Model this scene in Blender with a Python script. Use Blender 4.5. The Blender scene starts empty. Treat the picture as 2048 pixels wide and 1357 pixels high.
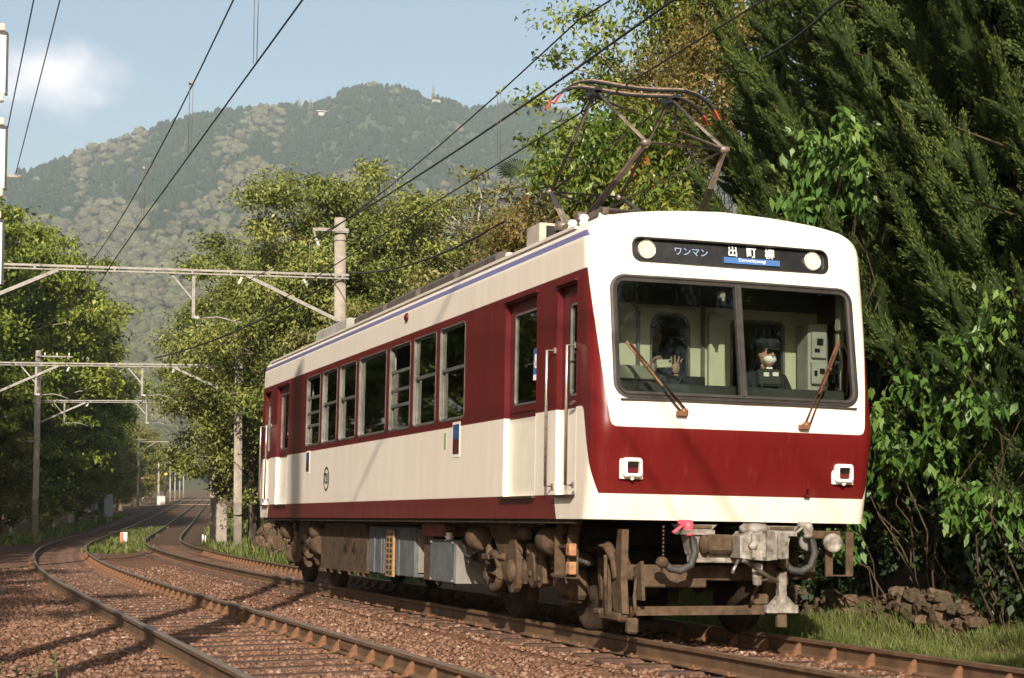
import bpy, math, random
import numpy as np
from mathutils import Vector, Matrix
from mathutils.geometry import delaunay_2d_cdt

SC = bpy.context.scene
COL = SC.collection
rad = math.radians
random.seed(7)
RNG = np.random.default_rng(11)

# ------------------------------------------------------------------ camera
cam_d = bpy.data.cameras.new('camera')
cam = bpy.data.objects.new('camera', cam_d)
COL.objects.link(cam)
_C = (-6.5013190, -13.2841947, 1.1008679)
_R = (0.9473580, -0.3200779, -0.0079335)
_U = (-0.0243896, -0.0968501, 0.9950001)
_F = (0.3192459, 0.9424278, 0.0995583)
cam.matrix_world = Matrix(((_R[0], _U[0], -_F[0], _C[0]), (_R[1], _U[1], -_F[1], _C[1]),
                           (_R[2], _U[2], -_F[2], _C[2]), (0, 0, 0, 1)))
cam_d.sensor_width = 36.0
cam_d.lens = 60.59612
cam_d.clip_start = 0.1
cam_d.clip_end = 30000
SC.camera = cam

# ------------------------------------------------------------------ light
SUN_AZ = rad(20.5)      # direction the light travels, measured from +y towards +x
SUN_EL = rad(25.5)
world = bpy.data.worlds.new('World')
SC.world = world
world.use_nodes = True
wn = world.node_tree.nodes
wl = world.node_tree.links
wn.clear()
w_out = wn.new('ShaderNodeOutputWorld')
w_bg = wn.new('ShaderNodeBackground')
w_sky = wn.new('ShaderNodeTexSky')
w_sky.sky_type = 'NISHITA'
w_sky.sun_disc = False
w_sky.sun_elevation = SUN_EL
w_sky.sun_rotation = SUN_AZ + math.pi
w_sky.altitude = 100
w_sky.air_density = 1.2
w_sky.dust_density = 3.0
w_sky.ozone_density = 0.4
w_bg.inputs['Strength'].default_value = 0.075
# thin fair-weather cloud: noise over the sky, gathered round one bank low on the left
w_tc = wn.new('ShaderNodeTexCoord')
w_nz = wn.new('ShaderNodeTexNoise')
w_nz.inputs['Scale'].default_value = 17.0
w_nz.inputs['Detail'].default_value = 7.0
w_nz.inputs['Roughness'].default_value = 0.55
w_map = wn.new('ShaderNodeMapping')
w_map.inputs['Scale'].default_value = (1, 1, 1.7)
wl.new(w_tc.outputs['Generated'], w_map.inputs['Vector'])
wl.new(w_map.outputs['Vector'], w_nz.inputs['Vector'])
def _cloud(center, rx, lo, hi):
    sub = wn.new('ShaderNodeVectorMath'); sub.operation = 'SUBTRACT'
    wl.new(w_tc.outputs['Generated'], sub.inputs[0]); sub.inputs[1].default_value = center
    sc = wn.new('ShaderNodeVectorMath'); sc.operation = 'MULTIPLY'
    wl.new(sub.outputs[0], sc.inputs[0]); sc.inputs[1].default_value = (1/rx, 1/rx, 2.0/rx)
    ln = wn.new('ShaderNodeVectorMath'); ln.operation = 'LENGTH'
    wl.new(sc.outputs[0], ln.inputs[0])
    ad = wn.new('ShaderNodeMath'); ad.operation = 'MULTIPLY_ADD'
    wl.new(ln.outputs['Value'], ad.inputs[0]); ad.inputs[1].default_value = -0.42
    wl.new(w_nz.outputs['Fac'], ad.inputs[2])
    mr = wn.new('ShaderNodeMapRange'); mr.interpolation_type = 'SMOOTHSTEP'
    wl.new(ad.outputs[0], mr.inputs['Value'])
    mr.inputs['From Min'].default_value = lo; mr.inputs['From Max'].default_value = hi
    return mr.outputs['Result']
_cd = Vector(_F) + Vector(_R) * ((110 - 1024) / 3447.25) - Vector(_U) * ((150 - 678.5) / 3447.25)
_cd.normalize()
w_mask = _cloud(_cd, 0.068, 0.13, 0.58)
w_mul = wn.new('ShaderNodeMath'); w_mul.operation = 'MULTIPLY'
wl.new(w_mask, w_mul.inputs[0]); w_mul.inputs[1].default_value = 0.8
w_mix = wn.new('ShaderNodeMixRGB')
wl.new(w_mul.outputs[0], w_mix.inputs['Fac'])
wl.new(w_sky.outputs['Color'], w_mix.inputs['Color1'])
w_mix.inputs['Color2'].default_value = (10.5, 9.6, 9.4, 1)
wl.new(w_mix.outputs['Color'], w_bg.inputs['Color'])
wl.new(w_bg.outputs[0], w_out.inputs['Surface'])

sun_d = bpy.data.lights.new('sun', 'SUN')
sun_d.energy = 5.0
sun_d.angle = rad(0.55)
sun_d.color = (1.0, 0.90, 0.74)
sun = bpy.data.objects.new('sun', sun_d)
COL.objects.link(sun)
LDIR = Vector((math.sin(SUN_AZ) * math.cos(SUN_EL), math.cos(SUN_AZ) * math.cos(SUN_EL), -math.sin(SUN_EL)))
sun.rotation_euler = LDIR.to_track_quat('-Z', 'Y').to_euler()
sun.location = (-20, -60, 40)

vs = SC.view_settings
vs.view_transform = 'Standard'
vs.look = 'None'
vs.exposure = 1.0
vs.gamma = 1.0
vs.use_curve_mapping = False
SC.render.engine = 'CYCLES'
SC.cycles.use_denoising = True
SC.cycles.max_bounces = 6
SC.cycles.diffuse_bounces = 3
SC.cycles.glossy_bounces = 3
SC.cycles.transparent_max_bounces = 16
SC.cycles.sample_clamp_indirect = 6.0

# ------------------------------------------------------------------ helpers
def link(o, parent=None):
    COL.objects.link(o)
    if parent is not None:
        o.parent = parent
    return o

def tag(o, label=None, cat=None, group=None, kind=None):
    if label: o['label'] = label
    if cat: o['category'] = cat
    if group: o['group'] = group
    if kind: o['kind'] = kind
    return o

def empty(name, loc=(0, 0, 0), rz=0.0):
    o = bpy.data.objects.new(name, None)
    o.empty_display_size = 0.2
    COL.objects.link(o)
    o.location = loc
    o.rotation_euler = (0, 0, rz)
    return o

def copy_tree(o, parent=None):
    c = o.copy()
    COL.objects.link(c)
    c.parent = parent
    for ch in list(o.children):
        copy_tree(ch, c)
    return c

def frame_of(d):
    d = Vector(d).normalized()
    up = Vector((0, 0, 1)) if abs(d.z) < 0.95 else Vector((0, 1, 0))
    a = d.cross(up).normalized()
    b = a.cross(d).normalized()
    return d, a, b

class MB:
    """collects shapes, then links them as one mesh object"""
    def __init__(s):
        s.v = []; s.f = []; s.m = []; s.sm = []
    def add(s, vs_, fs, mi=0, sm=False):
        n = len(s.v)
        s.v.extend([tuple(p) for p in vs_])
        for f_ in fs:
            s.f.append(tuple(i + n for i in f_)); s.m.append(mi); s.sm.append(sm)
        return s
    def box(s, c, d, rot=None, mi=0, bev=0.0, taper=1.0):
        x, y, z = d[0] / 2, d[1] / 2, d[2] / 2
        if bev > 0:
            b = min(bev, x * .9, y * .9, z * .9)
            P = []
            for sx in (-1, 1):
                for sy in (-1, 1):
                    for sz in (-1, 1):
                        P.append((sx * x, sy * (y - b), sz * (z - b)))
                        P.append((sx * (x - b), sy * y, sz * (z - b)))
                        P.append((sx * (x - b), sy * (y - b), sz * z))
            def I(sx, sy, sz, k): return ((sx > 0) * 4 + (sy > 0) * 2 + (sz > 0)) * 3 + k
            Fs = []
            for q in (-1, 1):
                Fs.append([I(q, -1, -1, 0), I(q, 1, -1, 0), I(q, 1, 1, 0), I(q, -1, 1, 0)][::q])
                Fs.append([I(-1, q, -1, 1), I(1, q, -1, 1), I(1, q, 1, 1), I(-1, q, 1, 1)][::-q])
                Fs.append([I(-1, -1, q, 2), I(1, -1, q, 2), I(1, 1, q, 2), I(-1, 1, q, 2)][::q])
            for a in (-1, 1):
                for c_ in (-1, 1):
                    Fs.append([I(a, c_, -1, 0), I(a, c_, 1, 0), I(a, c_, 1, 1), I(a, c_, -1, 1)][::-a * c_])
                    Fs.append([I(a, -1, c_, 0), I(a, 1, c_, 0), I(a, 1, c_, 2), I(a, -1, c_, 2)][::a * c_])
                    Fs.append([I(-1, a, c_, 1), I(1, a, c_, 1), I(1, a, c_, 2), I(-1, a, c_, 2)][::-a * c_])
                    for e in (-1, 1):
                        Fs.append([I(a, c_, e, 0), I(a, c_, e, 1), I(a, c_, e, 2)][::a * c_ * e])
            V = P
        else:
            V = [(-x, -y, -z), (x, -y, -z), (x, y, -z), (-x, y, -z), (-x, -y, z), (x, -y, z), (x, y, z), (-x, y, z)]
            Fs = [(3, 2, 1, 0), (4, 5, 6, 7), (0, 1, 5, 4), (1, 2, 6, 5), (2, 3, 7, 6), (3, 0, 4, 7)]
        if taper != 1.0:
            V = [(p[0] * (taper if p[2] > 0 else 1), p[1] * (taper if p[2] > 0 else 1), p[2]) for p in V]
        if rot is not None:
            M = rot if isinstance(rot, Matrix) else Matrix.Rotation(rot, 3, 'Z')
            V = [M @ Vector(p) for p in V]
        return s.add([(p[0] + c[0], p[1] + c[1], p[2] + c[2]) for p in V], Fs, mi)
    def bar(s, p0, p1, w, h, mi=0, roll=0.0):
        p0 = Vector(p0); p1 = Vector(p1)
        d, a, b = frame_of(p1 - p0)
        if roll:
            q = Matrix.Rotation(roll, 3, d); a = q @ a; b = q @ b
        V = []
        for p in (p0, p1):
            for (i, j) in ((-1, -1), (1, -1), (1, 1), (-1, 1)):
                V.append(p + a * (i * w / 2) + b * (j * h / 2))
        return s.add(V, [(3, 2, 1, 0), (4, 5, 6, 7), (0, 1, 5, 4), (1, 2, 6, 5), (2, 3, 7, 6), (3, 0, 4, 7)], mi)
    def tube(s, pts, r, n=8, mi=0, caps=True, sm=True):
        pts = [Vector(p) for p in pts]
        rs = r if isinstance(r, (list, tuple)) else [r] * len(pts)
        V = []; Fs = []
        prev = None
        for i, p in enumerate(pts):
            t = (pts[min(i + 1, len(pts) - 1)] - pts[max(i - 1, 0)])
            if t.length < 1e-9: t = Vector((0, 0, 1))
            t.normalize()
            if prev is None:
                _, a, b = frame_of(t)
            else:
                a = (prev - t * prev.dot(t))
                a = a.normalized() if a.length > 1e-6 else frame_of(t)[1]
                b = t.cross(a)
            prev = a
            for k in range(n):
                an = 2 * math.pi * k / n
                V.append(p + (a * math.cos(an) + b * math.sin(an)) * rs[i])
        for i in range(len(pts) - 1):
            for k in range(n):
                k2 = (k + 1) % n
                Fs.append((i * n + k, i * n + k2, (i + 1) * n + k2, (i + 1) * n + k))
        base = len(s.v)
        s.add(V, Fs, mi, sm)
        if caps:
            s.f.append(tuple(base + k for k in range(n))[::-1]); s.m.append(mi); s.sm.append(False)
            e = base + (len(pts) - 1) * n
            s.f.append(tuple(e + k for k in range(n))); s.m.append(mi); s.sm.append(False)
        return s
    def cyl(s, p0, p1, r0, r1=None, n=14, mi=0):
        return s.tube([p0, p1], [r0, r0 if r1 is None else r1], n, mi)
    def lathe(s, p0, axis, prof, n=20, mi=0):
        """prof: list of (distance along axis, radius)"""
        d = Vector(axis).normalized(); p0 = Vector(p0)
        d, a, b = frame_of(d)
        V = []; Fs = []
        for (t, r) in prof:
            for k in range(n):
                an = 2 * math.pi * k / n
                V.append(p0 + d * t + (a * math.cos(an) + b * math.sin(an)) * max(r, 1e-4))
        for i in range(len(prof) - 1):
            for k in range(n):
                k2 = (k + 1) % n
                Fs.append((i * n + k, i * n + k2, (i + 1) * n + k2, (i + 1) * n + k))
        base = len(s.v)
        s.add(V, Fs, mi, True)
        s.f.append(tuple(base + k for k in range(n))[::-1]); s.m.append(mi); s.sm.append(False)
        e = base + (len(prof) - 1) * n
        s.f.append(tuple(e + k for k in range(n))); s.m.append(mi); s.sm.append(False)
        return s
    def prism(s, poly, o, u, v, depth, mi=0):
        """poly in (u,v) plane at origin o, extruded along u x v by depth"""
        o = Vector(o); u = Vector(u); v = Vector(v); w = u.cross(v).normalized()
        n = len(poly)
        A = [o + u * p[0] + v * p[1] for p in poly]
        B = [p + w * depth for p in A]
        Fs = [tuple(range(n))[::-1], tuple(range(n, 2 * n))]
        for k in range(n):
            k2 = (k + 1) % n
            Fs.append((k, k2, n + k2, n + k))
        return s.add(A + B, Fs, mi)
    def build(s, name, mats, parent=None, smooth=None):
        me = bpy.data.meshes.new(name)
        me.from_pydata(s.v, [], s.f)
        if not isinstance(mats, (list, tuple)): mats = [mats]
        for m in mats: me.materials.append(m)
        if len(mats) > 1: me.polygons.foreach_set('material_index', s.m)
        me.polygons.foreach_set('use_smooth', s.sm if smooth is None else [smooth] * len(s.f))
        me.update()
        o = bpy.data.objects.new(name, me)
        return link(o, parent)

def np_mesh(name, V, Fq, mats, fattr=None, smooth=False, parent=None, mi=None, nv=4):
    """V (n,3) array, Fq (m,nv) index array"""
    me = bpy.data.meshes.new(name)
    V = np.asarray(V, dtype=np.float32); Fq = np.asarray(Fq, dtype=np.int32)
    m = len(Fq)
    me.vertices.add(len(V)); me.vertices.foreach_set('co', V.ravel())
    me.loops.add(m * nv); me.loops.foreach_set('vertex_index', Fq.ravel())
    me.polygons.add(m)
    me.polygons.foreach_set('loop_start', np.arange(0, m * nv, nv, dtype=np.int32))
    me.polygons.foreach_set('loop_total', np.full(m, nv, dtype=np.int32))
    if smooth: me.polygons.foreach_set('use_smooth', np.ones(m, dtype=bool))
    if not isinstance(mats, (list, tuple)): mats = [mats]
    for mm in mats: me.materials.append(mm)
    if mi is not None: me.polygons.foreach_set('material_index', np.asarray(mi, dtype=np.int32))
    if fattr is not None:
        for k, arr in fattr.items():
            at = me.attributes.new(k, 'FLOAT', 'FACE')
            at.data.foreach_set('value', np.asarray(arr, dtype=np.float32))
    me.update(calc_edges=True)
    me.validate()
    o = bpy.data.objects.new(name, me)
    return link(o, parent)

# ------------------------------------------------------------------ materials
class NT:
    def __init__(s, name):
        s.mat = bpy.data.materials.new(name); s.mat.use_nodes = True
        s.n = s.mat.node_tree.nodes; s.l = s.mat.node_tree.links
        s.b = s.n['Principled BSDF']; s.out = s.n['Material Output']
    def node(s, t, **kw):
        x = s.n.new(t)
        for k, v in kw.items(): setattr(x, k, v)
        return x
    def put(s, sock, val):
        if hasattr(val, 'is_output'): s.l.new(val, sock)
        else: sock.default_value = val
    def math(s, op, a, b=0.0, c=0.0):
        x = s.node('ShaderNodeMath', operation=op)
        s.put(x.inputs[0], a); s.put(x.inputs[1], b); s.put(x.inputs[2], c)
        return x.outputs[0]
    def coord(s, kind='Object'):
        return s.node('ShaderNodeTexCoord').outputs[kind]
    def noise(s, scale, detail=4, rough=0.6, vec=None, dist=0.0):
        x = s.node('ShaderNodeTexNoise')
        x.inputs['Scale'].default_value = scale; x.inputs['Detail'].default_value = detail
        x.inputs['Roughness'].default_value = rough; x.inputs['Distortion'].default_value = dist
        s.l.new(vec if vec is not None else s.coord(), x.inputs['Vector'])
        return x.outputs['Fac']
    def ramp(s, fac, stops):
        x = s.node('ShaderNodeValToRGB')
        el = x.color_ramp.elements
        while len(el) < len(stops): el.new(0.5)
        for e, (p, c) in zip(el, stops):
            e.position = p; e.color = (*c, 1) if len(c) == 3 else c
        s.l.new(fac, x.inputs['Fac'])
        return x.outputs['Color']
    def mix(s, fac, a, b, mode='MIX'):
        x = s.node('ShaderNodeMixRGB', blend_type=mode)
        s.put(x.inputs['Fac'], fac)
        for k, v in (('Color1', a), ('Color2', b)):
            if not hasattr(v, 'is_output') and len(v) == 3: v = (*v, 1)
            s.put(x.inputs[k], v)
        return x.outputs['Color']
    def bump(s, h, strength, dist=0.01):
        x = s.node('ShaderNodeBump')
        x.inputs['Strength'].default_value = strength; x.inputs['Distance'].default_value = dist
        s.l.new(h, x.inputs['Height'])
        s.l.new(x.outputs['Normal'], s.b.inputs['Normal'])
    def set(s, **kw):
        for k, v in kw.items():
            s.put(s.b.inputs[k.replace('_', ' ')], (*v, 1) if isinstance(v, tuple) and len(v) == 3 else v)
        return s

MAT = {}
def pm(name, col, rough=0.6, var=0.12, scale=6.0, metal=0.0, bump=0.0, bscale=40.0, col2=None, spec=0.5, bdist=0.01, coat=0.0):
    """plain procedural material: two-tone noise colour, a little relief"""
    if name in MAT: return MAT[name]
    t = NT(name)
    c2 = col2 if col2 else tuple(max(0, c * (1 - 2 * var)) for c in col)
    c1 = tuple(min(1, c * (1 + var)) for c in col)
    n = t.noise(scale, 6, 0.62)
    t.set(Base_Color=t.ramp(n, [(0.32, c2), (0.68, c1)]), Metallic=metal)
    t.b.inputs['Specular IOR Level'].default_value = spec
    if coat: t.b.inputs['Coat Weight'].default_value = coat
    r2 = t.math('MULTIPLY_ADD', t.noise(scale * 2.3, 4), 0.3, rough - 0.15)
    t.set(Roughness=r2)
    if bump: t.bump(t.noise(bscale, 5), bump, bdist)
    MAT[name] = t.mat
    return t.mat

def emis(name, col, strength):
    t = NT(name)
    t.set(Base_Color=col, Emission_Color=col, Emission_Strength=strength)
    MAT[name] = t.mat
    return t.mat

def glass(name, tint=(0.85, 0.9, 0.87), refl=1.0, rough=0.02):
    t = NT(name)
    tr = t.node('ShaderNodeBsdfTransparent'); tr.inputs['Color'].default_value = (*tint, 1)
    gl = t.node('ShaderNodeBsdfGlossy'); gl.inputs['Roughness'].default_value = rough
    fr = t.node('ShaderNodeFresnel'); fr.inputs['IOR'].default_value = 1.5
    f2 = t.math('MULTIPLY', fr.outputs[0], refl)
    f3 = t.math('MULTIPLY_ADD', t.noise(3.0), 0.03, f2)
    mx = t.node('ShaderNodeMixShader')
    t.l.new(f3, mx.inputs[0]); t.l.new(tr.outputs[0], mx.inputs[1]); t.l.new(gl.outputs[0], mx.inputs[2])
    t.l.new(mx.outputs[0], t.out.inputs['Surface'])
    MAT[name] = t.mat
    return t.mat

def leafmat(name, stops, trans=0.25, rough=0.5, spec=0.35):
    """foliage: per-face random picks from the colour stops, some light passes through"""
    t = NT(name)
    at = t.node('ShaderNodeAttribute', attribute_name='rnd')
    c = t.ramp(at.outputs['Fac'], stops)
    t.set(Base_Color=c, Roughness=rough)
    t.b.inputs['Specular IOR Level'].default_value = spec
    tl = t.node('ShaderNodeBsdfTranslucent')
    t.l.new(t.mix(0.35, c, (0.35, 0.45, 0.05)), tl.inputs['Color'])
    mx = t.node('ShaderNodeMixShader'); mx.inputs[0].default_value = trans
    t.l.new(t.b.outputs[0], mx.inputs[1]); t.l.new(tl.outputs[0], mx.inputs[2])
    t.l.new(mx.outputs[0], t.out.inputs['Surface'])
    MAT[name] = t.mat
    return t.mat

def circle_pts(cx, cy, rx, ry=None, n=24):
    ry = rx if ry is None else ry
    return [(cx + rx * math.cos(2 * math.pi * k / n), cy + ry * math.sin(2 * math.pi * k / n)) for k in range(n)]

def rrect(x0, y0, x1, y1, r, n=5):
    """rounded rectangle, counter-clockwise"""
    P = []
    for (cx, cy, a0) in ((x1 - r, y0 + r, -90), (x1 - r, y1 - r, 0), (x0 + r, y1 - r, 90), (x0 + r, y0 + r, 180)):
        for k in range(n + 1):
            a = rad(a0 + 90 * k / n)
            P.append((cx + r * math.cos(a), cy + r * math.sin(a)))
    return P

def in_poly(p, poly):
    c = False; j = len(poly) - 1
    for i in range(len(poly)):
        a = poly[i]; b = poly[j]
        if (a[1] > p[1]) != (b[1] > p[1]) and p[0] < (b[0] - a[0]) * (p[1] - a[1]) / (b[1] - a[1]) + a[0]:
            c = not c
        j = i
    return c

def interp(x, pts):
    if x <= pts[0][0]: return pts[0][1]
    for (a, b) in zip(pts, pts[1:]):
        if x <= b[0]: return a[1] + (b[1] - a[1]) * (x - a[0]) / (b[0] - a[0])
    return pts[-1][1]

def cdt_sheet(us, vs_, holes, clear=0.012):
    """triangulated (u,v) sheet on grid lines us x vs with polygon holes"""
    P = []; E = []
    for u in us:
        for v in vs_:
            ok = True
            for h in holes:
                if in_poly((u, v), h): ok = False; break
                for q in h:
                    if abs(q[0] - u) < clear and abs(q[1] - v) < clear: ok = False; break
                if not ok: break
            if ok: P.append((u, v))
    for h in holes:
        n0 = len(P); P.extend(h)
        E.extend([(n0 + k, n0 + (k + 1) % len(h)) for k in range(len(h))])
    res = delaunay_2d_cdt([Vector(p) for p in P], E, [], 0, 1e-6)
    V = [tuple(p) for p in res[0]]
    Fs = []
    for f_ in res[2]:
        c = (sum(V[i][0] for i in f_) / len(f_), sum(V[i][1] for i in f_) / len(f_))
        if not any(in_poly(c, h) for h in holes): Fs.append(tuple(f_))
    return V, Fs
# ================================================================== the railcar
TH = 0.026                      # track cant: the car leans a little to the right
L = 15.39
W = 1.32
CAP = 0.45
train = empty('railcar')
train.rotation_euler = (0, TH, 0)
tag(train, 'cream and maroon single railcar with raised diamond pantograph on the right track', 'railcar')
TM = Matrix.Rotation(TH, 4, 'Y')
def tw(p): return TM @ Vector(p)          # car frame -> world

# ---- car materials
def livery():
    t = NT('livery_paint')
    at = t.node('ShaderNodeAttribute', attribute_name='t').outputs['Fac']
    sep = t.node('ShaderNodeSeparateXYZ'); t.l.new(t.coord(), sep.inputs[0])
    z = sep.outputs['Z']
    l1 = t.math('MULTIPLY_ADD', t.math('SUBTRACT', z, 3.05), 0.25, 0.25)
    l2 = t.math('MULTIPLY_ADD', t.math('SUBTRACT', z, 1.955), 0.26, 0.30)
    # signed distances, negative inside
    a = t.math('SMOOTH_MAX', t.math('SUBTRACT', at, l1), t.math('SUBTRACT', 1.77, z), 0.09)    # >0 outside the white nose
    nose = t.math('MULTIPLY', a, -1.0)
    b = t.math('SMOOTH_MAX', t.math('SUBTRACT', l2, at), t.math('SUBTRACT', z, 1.955), 0.09)
    low = t.math('MULTIPLY', b, -1.0)
    # the white nose keeps clear: maroon where not nose and not lower cream
    nz = t.math('SMOOTH_MIN', t.math('SUBTRACT', l1, at), t.math('SUBTRACT', z, 1.77), 0.09)   # >0 inside nose
    lo = t.math('SMOOTH_MIN', t.math('SUBTRACT', at, l2), t.math('SUBTRACT', 1.955, z), 0.09)  # >0 inside lower cream
    d = t.math('SMOOTH_MAX', t.math('SUBTRACT', z, 3.13), t.math('SUBTRACT', 1.215, z), 0.10)
    d = t.math('MAXIMUM', d, nz); d = t.math('MAXIMUM', d, lo)
    # lower strip
    l3 = t.math('MULTIPLY_ADD', t.math('SUBTRACT', z, 1.0), 0.33, 0.93)
    s = t.math('MAXIMUM', t.math('SUBTRACT', l3, at), t.math('SUBTRACT', z, 1.21))
    d = t.math('MINIMUM', d, s)
    wob = t.math('MULTIPLY_ADD', t.noise(30), 0.003, -0.0015)
    fac = t.node('ShaderNodeMapRange')
    t.l.new(t.math('ADD', d, wob), fac.inputs['Value'])
    fac.inputs['From Min'].default_value = 0.003; fac.inputs['From Max'].default_value = -0.003
    # purple stripe on the eaves
    p = t.math('MAXIMUM', t.math('ABSOLUTE', t.math('SUBTRACT', z, 3.437)), 0.0)
    ps = t.math('LESS_THAN', p, 0.029)
    pe = t.math('GREATER_THAN', at, t.math('MULTIPLY_ADD', t.math('SUBTRACT', z, 3.41), 0.9, 0.27))
    stripe = t.math('MULTIPLY', ps, pe)
    # film of dust, streaky downwards
    mp = t.node('ShaderNodeMapping'); mp.inputs['Scale'].default_value = (7, 7, 0.9)
    t.l.new(t.coord(), mp.inputs['Vector'])
    st = t.noise(1.0, 7, 0.65, mp.outputs['Vector'])
    cl = t.noise(0.9, 5, 0.6)
    cream = t.ramp(st, [(0.3, (0.72, 0.62, 0.535)), (0.62, (0.775, 0.695, 0.62))])
    red = t.ramp(st, [(0.3, (0.098, 0.0065, 0.0068)), (0.7, (0.120, 0.0070, 0.0075))])
    c = t.mix(fac.outputs[0], cream, red)
    c = t.mix(stripe, c, (0.13, 0.11, 0.25))
    dirt = t.math('MULTIPLY', t.math('SUBTRACT', 1.35, z), 0.5)
    dm = t.math('MULTIPLY', t.math('MAXIMUM', dirt, 0.0), cl)
    c = t.mix(t.math('MULTIPLY', dm, 1.0), c, (0.20, 0.13, 0.08))
    mp2 = t.node('ShaderNodeMapping'); mp2.inputs['Scale'].default_value = (22, 22, 0.55)
    t.l.new(t.coord(), mp2.inputs['Vector'])
    run = t.node('ShaderNodeMapRange'); t.l.new(t.noise(1.0, 6, 0.7, mp2.outputs['Vector']), run.inputs['Value'])
    run.inputs['From Min'].default_value = 0.56; run.inputs['From Max'].default_value = 0.80; run.inputs['To Max'].default_value = 0.14
    c = t.mix(run.outputs[0], c, (0.22, 0.15, 0.10))
    t.set(Base_Color=c)
    t.set(Roughness=t.math('MULTIPLY_ADD', st, 0.22, 0.22))
    t.b.inputs['Specular IOR Level'].default_value = 0.32
    t.bump(t.noise(1.7, 3), 0.22, 0.02)
    return t.mat
M_LIV = livery()
M_ROOF = pm('roof_grey_paint', (0.42, 0.37, 0.31), 0.7, 0.18, 3)
M_MAR = pm('maroon_door_paint', (0.092, 0.0075, 0.010), 0.35, 0.08, 3, spec=.32)
M_CREAM = pm('cream_door_paint', (0.74, 0.67, 0.58), 0.33, 0.05, 3, spec=.32)
M_ALU = pm('window_aluminium', (0.15, 0.145, 0.13), 0.5, 0.2, 9, metal=0.3)
M_RUB = pm('window_rubber', (0.030, 0.026, 0.024), 0.6, 0.2, 12)
M_BLK = pm('black_panel', (0.016, 0.016, 0.018), 0.35, 0.2, 8)
M_DUST = pm('dusty_running_gear', (0.092, 0.060, 0.039), 0.9, 0.24, 11, bump=0.35, bscale=60, spec=0.15)
M_DUSTD = pm('dark_dusty_steel', (0.045, 0.030, 0.021), 0.85, 0.3, 7, bump=0.3, bscale=50, spec=0.2)
M_GREYB = pm('grey_equipment_paint', (0.20, 0.185, 0.17), 0.7, 0.16, 5, bump=0.1, spec=0.25)
M_GREYBD = pm('slate_equipment_paint', (0.11, 0.115, 0.125), 0.7, 0.14, 5, spec=0.25)
M_WHITEG = pm('worn_white_paint', (0.27, 0.245, 0.225), 0.7, 0.26, 14, col2=(0.09, 0.07, 0.052), bump=0.2, bscale=50)
M_STEEL = pm('polished_tread_steel', (0.45, 0.40, 0.34), 0.3, 0.2, 12, metal=0.9)
M_TUBE = pm('pantograph_tube_brown', (0.20, 0.155, 0.13), 0.45, 0.22, 9, metal=0.35)
M_COPPER = pm('carbon_strip_copper', (0.30, 0.20, 0.15), 0.5, 0.3, 30, metal=0.3)
M_REDTIP = pm('red_horn_paint', (0.36, 0.055, 0.028), 0.5, 0.15, 10)
M_CHROME = pm('handrail_steel', (0.42, 0.38, 0.34), 0.3, 0.08, 6, metal=0.7)
M_WIPER = pm('wiper_arm_brown', (0.20, 0.095, 0.055), 0.4, 0.2, 10, metal=0.3)
M_LAMPW = pm('white_lamp_housing', (0.80, 0.76, 0.70), 0.4, 0.05, 6)
M_LENSR = pm('red_lamp_lens', (0.10, 0.006, 0.010), 0.15, 0.1, 5, spec=0.8)
M_HOSE = pm('black_hose_rubber', (0.035, 0.033, 0.032), 0.7, 0.2, 12, bump=0.2, bscale=90)
M_PINK = pm('red_cock_paint', (0.70, 0.09, 0.14), 0.45, 0.12, 10)
M_RUST = pm('rusty_red_box', (0.20, 0.055, 0.04), 0.85, 0.3, 8, col2=(0.11, 0.05, 0.03), bump=0.25)
M_ORANGE = pm('orange_ladder_paint', (0.33, 0.19, 0.08), 0.8, 0.25, 9)
M_CABIN = pm('pale_green_cab_wall', (0.50, 0.50, 0.37), 0.55, 0.06, 3)
M_CABD = pm('dark_cab_lining', (0.035, 0.038, 0.034), 0.7, 0.2, 4)
M_CABG = pm('grey_cab_cabinet', (0.36, 0.36, 0.32), 0.5, 0.1, 5)
M_SALOON = pm('saloon_wall', (0.22, 0.20, 0.165), 0.6, 0.06, 3)
M_SEAT = pm('green_seat_moquette', (0.03, 0.07, 0.05), 0.95, 0.2, 60)
M_FLOOR = pm('saloon_floor', (0.10, 0.085, 0.07), 0.7, 0.1, 4)
G_SIDE = glass('side_window_glass', (0.72, 0.78, 0.72), 1.5)
G_FRONT = glass('windshield_glass', (0.62, 0.67, 0.63), 0.6)
G_CLEAR = glass('bulkhead_glass', (0.95, 0.97, 0.95), 0.25)
M_LIT = emis('headlight_glow', (1.0, 0.90, 0.76), 8.0)
M_REFL = pm('headlight_reflector', (0.80, 0.66, 0.52), 0.35, 0.12, 18, metal=0.1)
M_TXTW = pm('white_lettering', (0.85, 0.85, 0.82), 0.6, 0.02)
M_TXTB = emis('dim_blue_lettering', (0.20, 0.27, 0.42), 0.25)
M_TXTK = pm('black_lettering', (0.02, 0.02, 0.02), 0.5, 0.1)
M_BLUE = pm('blue_sign_band', (0.045, 0.13, 0.36), 0.5, 0.08)
M_STKB = pm('poster_blue', (0.03, 0.07, 0.20), 0.4, 0.35, 14)
M_STKR = pm('poster_dark_red', (0.09, 0.012, 0.012), 0.4, 0.3, 14)
M_STKG = pm('green_tag_paint', (0.25, 0.36, 0.17), 0.5, 0.1)
M_YEL = pm('yellow_tag', (0.75, 0.48, 0.06), 0.5, 0.08)

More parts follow.
